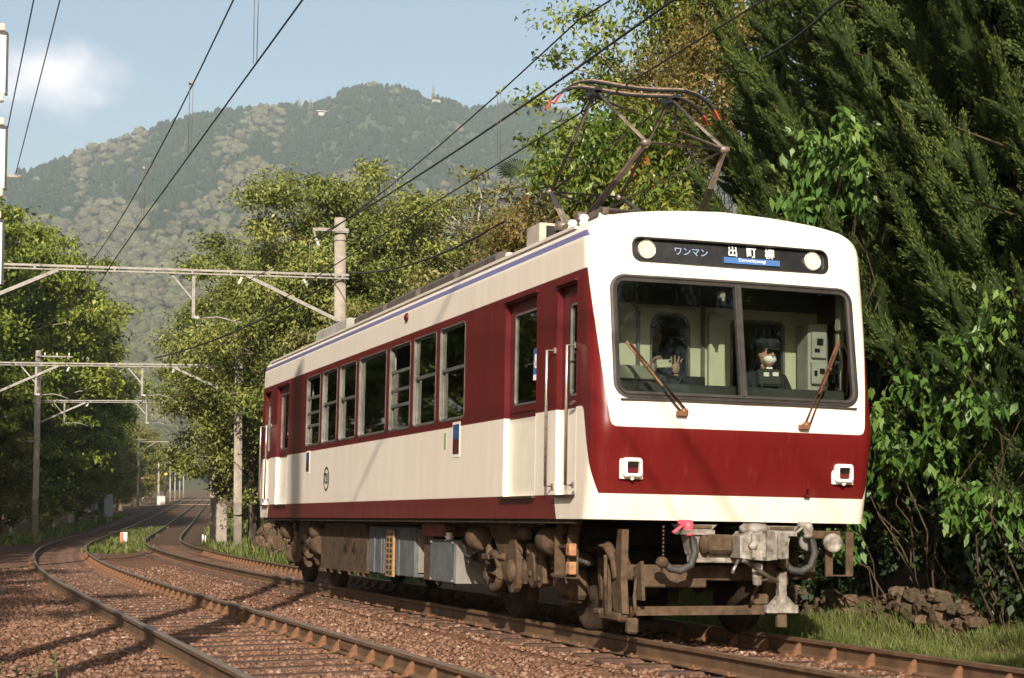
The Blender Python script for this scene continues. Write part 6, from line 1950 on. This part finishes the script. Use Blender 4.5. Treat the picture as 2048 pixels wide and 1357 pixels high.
# ---- glossy climbers and shrubs
def shrub(name, pts, per, ln, wd, mleaf, label, group, droop=.6, shell=.4, seed=1, cat='shrub', stem=True, base=None, mb_=None):
    """pts: clump centres with radii in world space"""
    g = np.random.default_rng(seed)
    b_ = Vector(base) if base else Vector((pts[0][0], pts[0][1], ground_z(pts[0][0], pts[0][1])))
    root = empty(name, b_)
    cl = [(np.array(p[:3]) - np.array(b_), (p[3], p[3], p[3] * (p[4] if len(p) > 4 else .9))) for p in pts]
    V_, F_, tone = clump_crown(g, cl, per, ln, wd, .35, droop, shell)
    np_mesh('leaves', V_, F_, mleaf, {'rnd': np.clip(tone, 0, 1)}, parent=root)
    st = MB()
    for c, _ in cl[::2]: limb(st, (0, 0, 0), c, .014, .004, g, .25, 5, 5)
    st.build('stem', mb_ or M_BARKD, root)
    tag(root, label, cat, group)
    return root
g0 = np.random.default_rng(77)
def cloud(c, r, n_, rc, seed):
    g = np.random.default_rng(seed); out = []
    for k in range(n_):
        d = rdir(g, 1)[0] * g.random() ** .4
        out.append((c[0] + d[0] * r[0], c[1] + d[1] * r[1], c[2] + d[2] * r[2], rc * (.7 + .6 * g.random())))
    return out
gv = 'glossy leaved climbers in the hedge'
shrub('laurel_climber', cloud((2.95, 2.15, 1.75), (.28, 1.05, .55), 20, .30, 1), 62, .135, .062, LF_VINE, 'glossy leaved climber low beside the front corner of the railcar', gv, 1.3, seed=2, base=(3.3, 2.2, -.1))
shrub('laurel_climber', cloud((3.05, 1.15, 1.25), (.25, .75, .55), 10, .24, 5), 50, .12, .055, LF_VINE, 'glossy leaved climber above the stone wall at the right edge', gv, 1.3, seed=12, base=(3.3, 1.0, -.1))
shrub('laurel_climber', cloud((3.15, 3.9, 4.85), (.30, .85, .70), 18, .32, 3), 65, .14, .06, LF_VINE, 'glossy leaved climber high in the hedge above the railcar front', gv, 1.2, seed=4, base=(3.9, 4.6, 0))
shrub('laurel_climber', cloud((3.2, 4.9, 4.15), (.35, .75, .30), 9, .28, 6), 60, .14, .055, LF_BUSH, 'yellowish drooping climber just above the railcar roof', gv, 1.3, seed=7, base=(3.7, 4.9, 0))
shrub('laurel_climber', cloud((2.75, 3.0, .85), (.2, .5, .35), 6, .20, 8), 40, .12, .055, LF_VINE, 'small glossy sprig hanging beside the right hand stirrup', gv, 1.4, seed=8, base=(3.3, 3.2, -.1))
shrub('laurel_climber', cloud((2.95, .55, 2.6), (.25, .55, .7), 8, .26, 9), 40, .12, .055, LF_VINE, 'sparse glossy climber at the far right edge', gv, 1.2, seed=9, base=(3.4, .6, -.1))
LF_HOLLOW_SHADE = leafmat('hollow_shade_leaves', [(0, (.010, .020, .007)), (.5, (.020, .036, .012)), (1, (.036, .055, .018))], .1, .5, .3)  # near-black leaf colour holds the shade of the hollow under the hedge
for (yy0, yy1, sd, lab) in ((-1.5, 3.0, 31, 'dark leaves added as hollow shade above the stone wall, nearer the right edge'), (3.0, 9.0, 32, 'dark leaves added as hollow shade above the stone wall, behind the railcar front')):
    shrub('shade_filler_shrub', cloud((3.55, (yy0 + yy1) / 2, .62), (.30, (yy1 - yy0) * .55, .62), 44, .34, sd), 190, .10, .06, LF_HOLLOW_SHADE, lab, 'shade filler leaves', .6, seed=sd, base=(3.9, (yy0 + yy1) / 2, 0))
gb = 'mixed bushes behind the railcar front'
shrub('bronze_bush', cloud((3.6, 14.2, 5.5), (1.0, 1.6, 1.1), 44, .55, 11), 330, .085, .036, LF_BROWN, 'bronze brown bush left of the pantograph above the roof', gb, .3, seed=11, base=(4.2, 14.5, 0))
shrub('bronze_bush', cloud((5.9, 12.5, 8.1), (1.3, 1.6, 1.3), 46, .55, 12), 300, .085, .038, LF_BROWN, 'bronze and red tinged bush high behind the pantograph', gb, .3, seed=13, base=(6.2, 12.5, 0))
shrub('yellow_green_bush', cloud((4.3, 13.2, 6.6), (1.3, 1.6, 1.2), 60, .55, 14), 210, .135, .052, LF_BUSH, 'yellow green leafy bush directly behind the pantograph', gb, .8, seed=15, base=(4.6, 13.4, 0))
shrub('yellow_green_bush', cloud((4.4, 11.5, 4.6), (1.2, 1.6, 1.6), 50, .6, 16), 170, .135, .052, LF_BUSH, 'darker yellow green bush low behind the railcar roof', gb, .8, seed=17, base=(4.6, 11.8, 0))
shrub('yellow_green_bush', cloud((6.4, 14.0, 10.0), (1.5, 1.6, 1.0), 46, .6, 18), 190, .12, .05, LF_BUSH, 'pale yellow green treetop at the top edge of the picture', gb, .8, seed=19, base=(6.6, 14, 0))
T_OAK = tree_proto(51, 10.8, 2.3, 6.5, 44, 170, .12, .06, LF_LIGHT, M_BARKP, name='young_oak', rcl=(.4, .75), tr=.12)
place(T_OAK, 6.6, 17.6, 'light small-leaved treetop above the pantograph tip against the sky', 1.0, 0, gb)

# ---- fan palm
pl = empty('fan_palm', (4.55, 18.3, ground_z(4.55, 18.3)))
pt = MB().tube([(0, 0, 0), (.05, 0, 4), (0, 0, 7.35 - pl.location.z)], [.13, .12, .11], 10); pt.build('trunk', M_BARKD, pl)
M_PALM = pm('palm_frond_green', (.095, .125, .045), .5, .2, 6)
gpalm = random.Random(4)
for k in range(13):
    az = k * 2.4; el = gpalm.uniform(-.35, 1.1)
    dv = Vector((math.cos(az) * math.cos(el), math.sin(az) * math.cos(el), math.sin(el)))
    c0 = Vector((0, 0, 7.35 - pl.location.z)); c1 = c0 + dv * gpalm.uniform(.35, .55)
    f_ = MB().tube([c0, c1], [.012, .008], 5)
    d_, a_, b_ = frame_of(dv)
    for q in range(-8, 9):
        an = q * .155
        ld_ = (d_ * math.cos(an) + a_ * math.sin(an) - Vector((0, 0, .06 * abs(q) / 8))).normalized()
        tp = c1 + ld_ * .5 - Vector((0, 0, .05))
        sd_ = ld_.cross(b_).normalized() * .017
        mid = c1 + ld_ * .35
        f_.add([c1, mid + sd_, tp, mid - sd_], [(0, 1, 2, 3)])
    f_.build('frond', M_PALM, pl)
tag(pl, 'fan palm with spiky fronds left of the yellow green bush', 'palm')

# ---- stone retaining wall on the right
M_STONE = [pm('wall_stone_%d' % k, c, .95, .22, 4, bump=.6, bscale=9, spec=.1, bdist=.03, col2=c2) for k, (c, c2) in enumerate((((.115, .072, .05), (.05, .036, .024)), ((.09, .064, .042), (.038, .038, .02)), ((.145, .095, .068), (.07, .048, .034))))]
def stone_mesh(seed):
    g = np.random.default_rng(seed)
    m = MB()
    V_ = []; n_, mm = 8, 6
    for i in range(mm + 1):
        ph = math.pi * i / mm
        for k in range(n_):
            a = 2 * math.pi * k / n_
            p = np.array([math.sin(ph) * math.cos(a), math.sin(ph) * math.sin(a), math.cos(ph)])
            p = np.sign(p) * np.abs(p) ** .62
            V_.append(tuple(p * (.82 + .30 * g.random())))
    Fs_ = [(i * n_ + k, (i + 1) * n_ + k, (i + 1) * n_ + (k + 1) % n_, i * n_ + (k + 1) % n_) for i in range(mm) for k in range(n_)]
    m.add(V_, Fs_, 0, False)
    return m
SM = []
for k in range(6):
    o_ = stone_mesh(60 + k).build('stone', M_STONE[k % 3]); SM.append(o_.data); bpy.data.objects.remove(o_)
def stone_wall(label, y0_, y1_, xf, ztop, seed, sz=.19):
    root = empty('stone_wall', (xf(y0_), y0_, ground_z(xf(y0_), y0_)))
    g = random.Random(seed)
    bo = root.location.copy()
    y = y0_
    placed = []
    t_ = 0
    while t_ < 4000:
        t_ += 1
        y = g.uniform(y0_, y1_); zt = ztop(y); z = g.uniform(-.18, max(-.1, zt - .04)); r_ = sz * g.choice((.45, .6, .75, 1.0))
        if any(((y - q[0]) / 1.0) ** 2 + ((z - q[1]) * 1.25) ** 2 < ((r_ + q[2]) * .68) ** 2 for q in placed): continue
        placed.append((y, z, r_))
        o_ = bpy.data.objects.new('stone', SM[g.randrange(6)])
        link(o_, root)
        o_.location = (xf(y) + (z + .2) * .25 + g.uniform(-.05, .04) - bo.x, y - bo.y, z - bo.z)
        o_.scale = (.14, r_ * g.uniform(.62, .85), r_ * g.uniform(.52, .72))
        o_.rotation_euler = (g.uniform(-.6, .6), g.uniform(-.3, .3), g.uniform(-.35, .35))
    # packed earth behind the stones
    bk_ = MB()
    n_ = 14
    for k in range(n_ + 1):
        y = y0_ + (y1_ - y0_) * k / n_; zt = ztop(y)
        bk_.v += [(xf(y) + .03 - bo.x, y - bo.y, -.5 - bo.z), (xf(y) + .10 + .2 * zt - bo.x, y - bo.y, zt - .05 - bo.z), (xf(y) + 1.4 - bo.x, y - bo.y, zt + .12 - bo.z)]
    for k in range(n_):
        for q in range(2):
            bk_.f.append((k * 3 + q, k * 3 + 3 + q, k * 3 + 4 + q, k * 3 + 1 + q)); bk_.m.append(0); bk_.sm.append(True)
    bk_.build('earth_backing', M_SOIL, root)
    tag(root, label, 'stone wall')
stone_wall('low mossy rubble stone wall beside the track at the right', 1.1, 6.5, lambda y: 3.0 + .03 * y, lambda y: -.02 + .34 * math.exp(-((y - 2.1) / .9) ** 2) + .16 * math.exp(-((y - 4.6) / 1.0) ** 2) + .05 * math.sin(y * 5.3), 3, .17)
stone_wall('rough stone bank behind the rear of the railcar', 31, 43.5, lambda y: hx(y) + 2.5 + .0 * y, lambda y: .55 + .25 * math.sin(y * 1.7), 9, .42)

# ---- grass and weeds
def grass(name, n_, fx, hmin, hmax, label, seed, wd=.011):
    g = np.random.default_rng(seed)
    P_ = fx(g, n_)
    h_ = hmin + (hmax - hmin) * g.random(n_) ** 1.6
    h_ = h_ * np.array([.45 + 1.3 * vn(p[0] * 1.9, p[1] * 1.3) for p in P_])
    lean = g.normal(size=(n_, 3)) * .38; lean[:, 2] = 1
    ax = unit(lean)
    sd = rdir(g, n_); nr = np.cross(ax, sd)
    V_, F_ = leaf_arrays(P_ + ax * (h_ * .5)[:, None], ax, nr, h_, wd * (1 + h_ * 3), .05)
    o_ = np_mesh(name, V_, F_, LF_GRASS, {'rnd': g.random(n_)})
    tag(o_, label, 'grass', kind='stuff')
gzv2 = np.vectorize(ground_z)
def strip(y0_, y1_, u0, u1, pw=1.0, clump=True):
    def f_(g, n_):
        y = y0_ + (y1_ - y0_) * g.random(n_) ** pw; u = u0 + (u1 - u0) * g.random(n_)
        if clump:
            k = g.integers(0, max(2, n_ // 60), n_)
            cy = y0_ + (y1_ - y0_) * g.random(n_ // 60 + 2) ** pw; cu = u0 + (u1 - u0) * g.random(n_ // 60 + 2)
            sel = g.random(n_) < .6
            y = np.where(sel, cy[k] + g.normal(size=n_) * .12, y); u = np.where(sel, cu[k] + g.normal(size=n_) * .10, u)
        x = hxv(y) + u
        return np.stack([x, y, gzv2(x, y) - .01], 1)
    return f_
grass('verge_grass', 40000, strip(-3.0, 8.5, 1.95, 3.2), .04, .17, 'bright grass along the foot of the stone wall', 71, .006)
grass('verge_grass', 15000, strip(18, 62, 1.55, 4.6), .10, .34, 'grass around the concrete poles behind the railcar', 72, .022)
grass('track_grass', 9000, strip(46, 100, -3.0, -.7), .08, .24, 'grass growing between the tracks near the marker board', 73, .03)
grass('side_grass', 3500, strip(12, 60, -8.5, -6.6), .08, .3, 'sparse grass along the left side of the tracks', 74, .02)
grass('bank_grass', 5000, strip(60, 150, 2.0, 5.0), .12, .4, 'grass along the right rail beyond the bend', 75, .05)
grass('bank_grass', 4000, strip(64, 150, -8.0, -5.6), .12, .4, 'shaded grass along the left rail beyond the bend', 76, .05)
def weed(x, y, h_, label, seed):
    g = random.Random(seed)
    root = empty('weed', (x, y, -.2))
    st = MB().tube([(0, 0, 0), (.02, .01, h_ * .5), (.0, .03, h_)], [.006, .005, .003], 5); st.build('stem', M_PALM, root)
    for k in range(9):
        z = h_ * (.25 + .75 * k / 9); a = k * 2.4
        dv = Vector((math.cos(a), math.sin(a), .45)).normalized(); l_ = .11 * g.uniform(.6, 1.1)
        d_, a_, b_ = frame_of(dv); p0 = Vector((0, 0, z))
        MB().add([p0, p0 + dv * l_ * .5 + a_ * l_ * .22, p0 + dv * l_ - Vector((0, 0, .02)), p0 + dv * l_ * .5 - a_ * l_ * .22], [(0, 1, 2, 3)]).build('leaf', M_WEED, root)
    tag(root, label, 'weed', 'weeds at the lower left')
M_WEED = pm('weed_leaf_green', (.10, .15, .035), .5, .2, 20)
weed(-5.62, -.55, .34, 'tallest young weed at the lower left corner', 1)
weed(-5.86, -.2, .22, 'small weed at the lower left corner, left of the tall one', 2)
weed(-5.98, .3, .2, 'small weed at the left edge among the ballast', 3)
weed(-5.75, -.1, .16, 'smallest weed between its two neighbours at lower left', 4)

# ================================================================== mountain
RIDGE = [(-500, 420), (-200, 370), (0, 335), (60, 322), (150, 290), (260, 255), (370, 218), (440, 205), (520, 202), (560, 197), (640, 190), (690, 166), (740, 156), (800, 161), (850, 176), (900, 187), (940, 204), (1000, 192), (1050, 188), (1120, 206), (1250, 240), (1450, 290), (1800, 380), (2300, 480)]
FPX = 3447.25
def px_dir(px):
    az = math.atan2(_F[0], _F[1]) + math.atan((px - 1024) / FPX / math.hypot(_F[0], _F[1]) * 1.0)
    return az
def elev(px, py):
    d = Vector(_F) + Vector(_R) * ((px - 1024) / FPX) - Vector(_U) * ((py - 678.5) / FPX)
    return d.z / math.hypot(d.x, d.y)
RT = [(px, elev(px, py) - .006) for px, py in RIDGE]
D0, D1 = 750.0, 2500.0
def mount(px, w_):
    """px: bearing as a picture column, w 0 foot .. 1 ridge .. 1.25 behind"""
    az = px_dir(px); e1 = interp(px, RT)
    d = D0 + (D1 - D0) * w_
    spur = math.sin(px * .012 + w_ * 2.0) * .6 + math.sin(px * .031 + 1.3 - w_ * 3) * .4 + (vn(px * .012 + 5, w_ * 4) - .5) * 1.2
    if w_ <= 1:
        e = e1 * (.10 + .90 * w_ ** .85)
        e += spur * .011 * math.sin(math.pi * min(1, w_)) 
        z = d * e
    else:
        z = D1 * e1 - (d - D1) * .35
    return (_C[0] + math.sin(az) * d, _C[1] + math.cos(az) * d, max(z, -20) + 1.0)
pxs = np.arange(-500, 2320, 28); ws = np.concatenate([np.linspace(-.06, 1, 40), [1.04, 1.1, 1.2, 1.35]])
V = [mount(float(px), float(max(w_, 0))) if w_ >= 0 else (*mount(float(px), 0.0)[:2], -30) for w_ in ws for px in pxs]
nx = len(pxs)
Fq = [(i * nx + k, i * nx + k + 1, (i + 1) * nx + k + 1, (i + 1) * nx + k) for i in range(len(ws) - 1) for k in range(nx - 1)]
M_MTN = pm('forest_floor_far', (.045, .052, .025), .95, .2, .02)
o = np_mesh('mountain', V, Fq, M_MTN, smooth=True)
tag(o, 'wooded mountain ridge behind the railway', None, kind='structure')
import bmesh
def ico(sub):
    bm = bmesh.new(); bmesh.ops.create_icosphere(bm, subdivisions=sub, radius=1)
    v = np.array([tuple(p.co) for p in bm.verts]); f_ = np.array([[p.index for p in q.verts] for q in bm.faces]); bm.free()
    return v, f_
IV, IF = ico(2)
JV, JF = ico(1)
g = np.random.default_rng(91)
def stand(px, w_):
    """which kind of wood stands here: 0 bare-branch beige, 1 fresh olive, 2 conifer"""
    a = vn(px * .011 + 3.1, w_ * 5 + 7.7); b = vn(px * .025 + 13.1, w_ * 9 + 2.7)
    con = a * .65 + b * .35
    if w_ > .84 - .16 * vn(px * .01, 3.3): con += .30
    if px > 820: con += .03
    if px < 430 and w_ < .62: con -= .10
    con += float(g.normal()) * .05
    if con > (.66 if w_ > .76 else .74): return 2
    return 1 if (w_ < .50 + .18 * vn(px * .008 + 40, 9.1)) else 0
def mtn_mat(name, stops, sc):
    t = NT(name)
    at = t.node('ShaderNodeAttribute', attribute_name='rnd').outputs['Fac']
    c = t.ramp(at, stops)
    n_ = t.noise(sc, 5, .7)
    n2_ = t.math('MULTIPLY', t.math('SUBTRACT', n_, .34), 2.6)
    n2_ = t.math('MINIMUM', t.math('MAXIMUM', n2_, 0.0), .85)
    c = t.mix(n2_, c, tuple(q * .42 for q in stops[1][1]))
    t.set(Base_Color=c, Roughness=.95); t.b.inputs['Specular IOR Level'].default_value = .05
    t.bump(n_, 1.0, 2.5)
    return t.mat
M_DEC = mtn_mat('far_deciduous_crowns', [(0, (.10, .096, .054)), (.2, (.145, .134, .086)), (.45, (.175, .158, .108)), (.52, (.115, .132, .056)), (.8, (.165, .168, .086)), (1, (.205, .20, .118))], .42)
M_CONF = mtn_mat('far_conifers', [(0, (.030, .046, .024)), (.5, (.044, .062, .030)), (1, (.062, .078, .038))], .9)
Vd = []; Fd = []; Td = []; od = 0
Vc = []; Fc = []; Tc = []; oc = 0
cone_a = np.linspace(0, 2 * np.pi, 7)[:-1]
for k in range(9800):
    px = float(g.uniform(-420, 1500) if k % 6 else g.uniform(0, 1150)); w_ = float(g.random() ** .8 * 1.01)
    if px > 1300 and k % 2: continue
    kd = stand(px, w_)
    x, y, z = mount(px, min(w_, 1.0))
    if kd == 2:
        for q in range(3):
            r_ = g.uniform(3.4, 5.2); h_ = r_ * g.uniform(1.0, 1.5)
            x2, y2, z2 = mount(px + g.normal() * 6, min(1.0, max(0.0, w_ + g.normal() * .004)))
            vv = JV * (.75 + .5 * g.random((len(JV), 1))) * np.array([r_, r_, h_]) * np.where(JV[:, 2:3] > .3, np.array([[.6, .6, 1.0]]), 1.0) + np.array([x2, y2, z2 + h_ * .6])
            Vc.append(vv); Fc.append(JF + oc); Tc.append(np.full(len(JF), g.random())); oc += len(JV)
    else:
        r_ = g.uniform(4.6, 8.8)
        dsp = .66 + .60 * g.random(len(IV)) * (IV[:, 2] > -.5)
        vv = IV * dsp[:, None] * np.array([r_, r_, r_ * .85]) + np.array([x, y, z + r_ * .55])
        Vd.append(vv); Fd.append(IF + od); od += len(IV)
        t_ = (g.random() * .48) if (kd == 0) != (g.random() < .22) else (.5 + g.random() * .5)
        Td.append(np.full(len(IF), t_))
o = np_mesh('mountain_deciduous_wood', np.concatenate(Vd), np.concatenate(Fd), M_DEC, {'rnd': np.clip(np.concatenate(Td) + g.normal(size=sum(len(q) for q in Td)) * .05, 0, 1)}, nv=3)
tag(o, 'beige and olive springtime treetops covering the mountain slope', 'forest', kind='stuff')
o = np_mesh('mountain_conifer_wood', np.concatenate(Vc), np.concatenate(Fc), M_CONF, {'rnd': np.concatenate(Tc)}, nv=3, smooth=True)
tag(o, 'dark conifer stands on the mountain slope and ridge', 'forest', kind='stuff')
# masts on the ridge
for (px, hh, lab) in ((868, 26, 'radio mast with platform on the mountain ridge, right of the summit'), (597, 20, 'small lattice mast on the mountain ridge, left of the summit'), (620, 18, 'small lattice mast near its neighbour left of the summit')):
    x, y, z = mount(px, .985)
    r_ = empty('radio_mast', (x, y, z))
    m = MB()
    for sx, sy in ((-1, -1), (1, -1), (1, 1), (-1, 1)): m.bar((sx * 3, sy * 3, 0), (sx * .7, sy * .7, hh), .5, .5)
    for k in range(4): m.box((0, 0, hh * (k + 1) / 4.5), (4.6 - k, 4.6 - k, .7))
    m.build('lattice', M_TUBE, r_)
    if hh > 22:
        MB().box((4, 0, 5), (12, 6, 4)).box((-5, 0, 9), (4, 4, 3)).build('station_building', M_CONC, r_)
        MB().tube([(0, 0, hh), (0, 0, hh + 9)], .5, 6).build('aerial', M_GALV, r_)
    tag(r_, lab, 'mast', 'masts on the ridge')
x, y, z = mount(641, .955)
hb_ = MB().box((0, 0, 8), (9, 6, 5)).add([(-7, -5, 11.5), (7, -5, 11.5), (7, 5, 11.5), (-7, 5, 11.5), (-7, 0, 14), (7, 0, 14)], [(0, 1, 5, 4), (2, 3, 4, 5), (1, 2, 5), (3, 0, 4)]).build('ridge_house', pm('house_plaster', (.42, .38, .33), .8, .1, .3))
hb_.location = (x, y, z - 2)
tag(hb_, 'tiny pale house near the mountain ridge', 'house')

# ---- the air between here and the mountain
hz = MB().box((0, 0, 0), (7000, 7400, 760)).build('haze', None or pm('dummy_haze', (1, 1, 1)))
hz.location = (200, 700, 760 / 2 - 40)
hm = bpy.data.materials.new('haze_air'); hm.use_nodes = True
hm.node_tree.nodes.clear()
ho_ = hm.node_tree.nodes.new('ShaderNodeOutputMaterial'); hv = hm.node_tree.nodes.new('ShaderNodeVolumePrincipled')
hv.inputs['Color'].default_value = (.74, .88, 1.0, 1); hv.inputs['Density'].default_value = .00017; hv.inputs['Anisotropy'].default_value = .1
hm.node_tree.links.new(hv.outputs[0], ho_.inputs['Volume'])
hz.data.materials.clear(); hz.data.materials.append(hm)
tag(hz, 'pale blue haze in the air before the mountain', 'haze', kind='stuff')
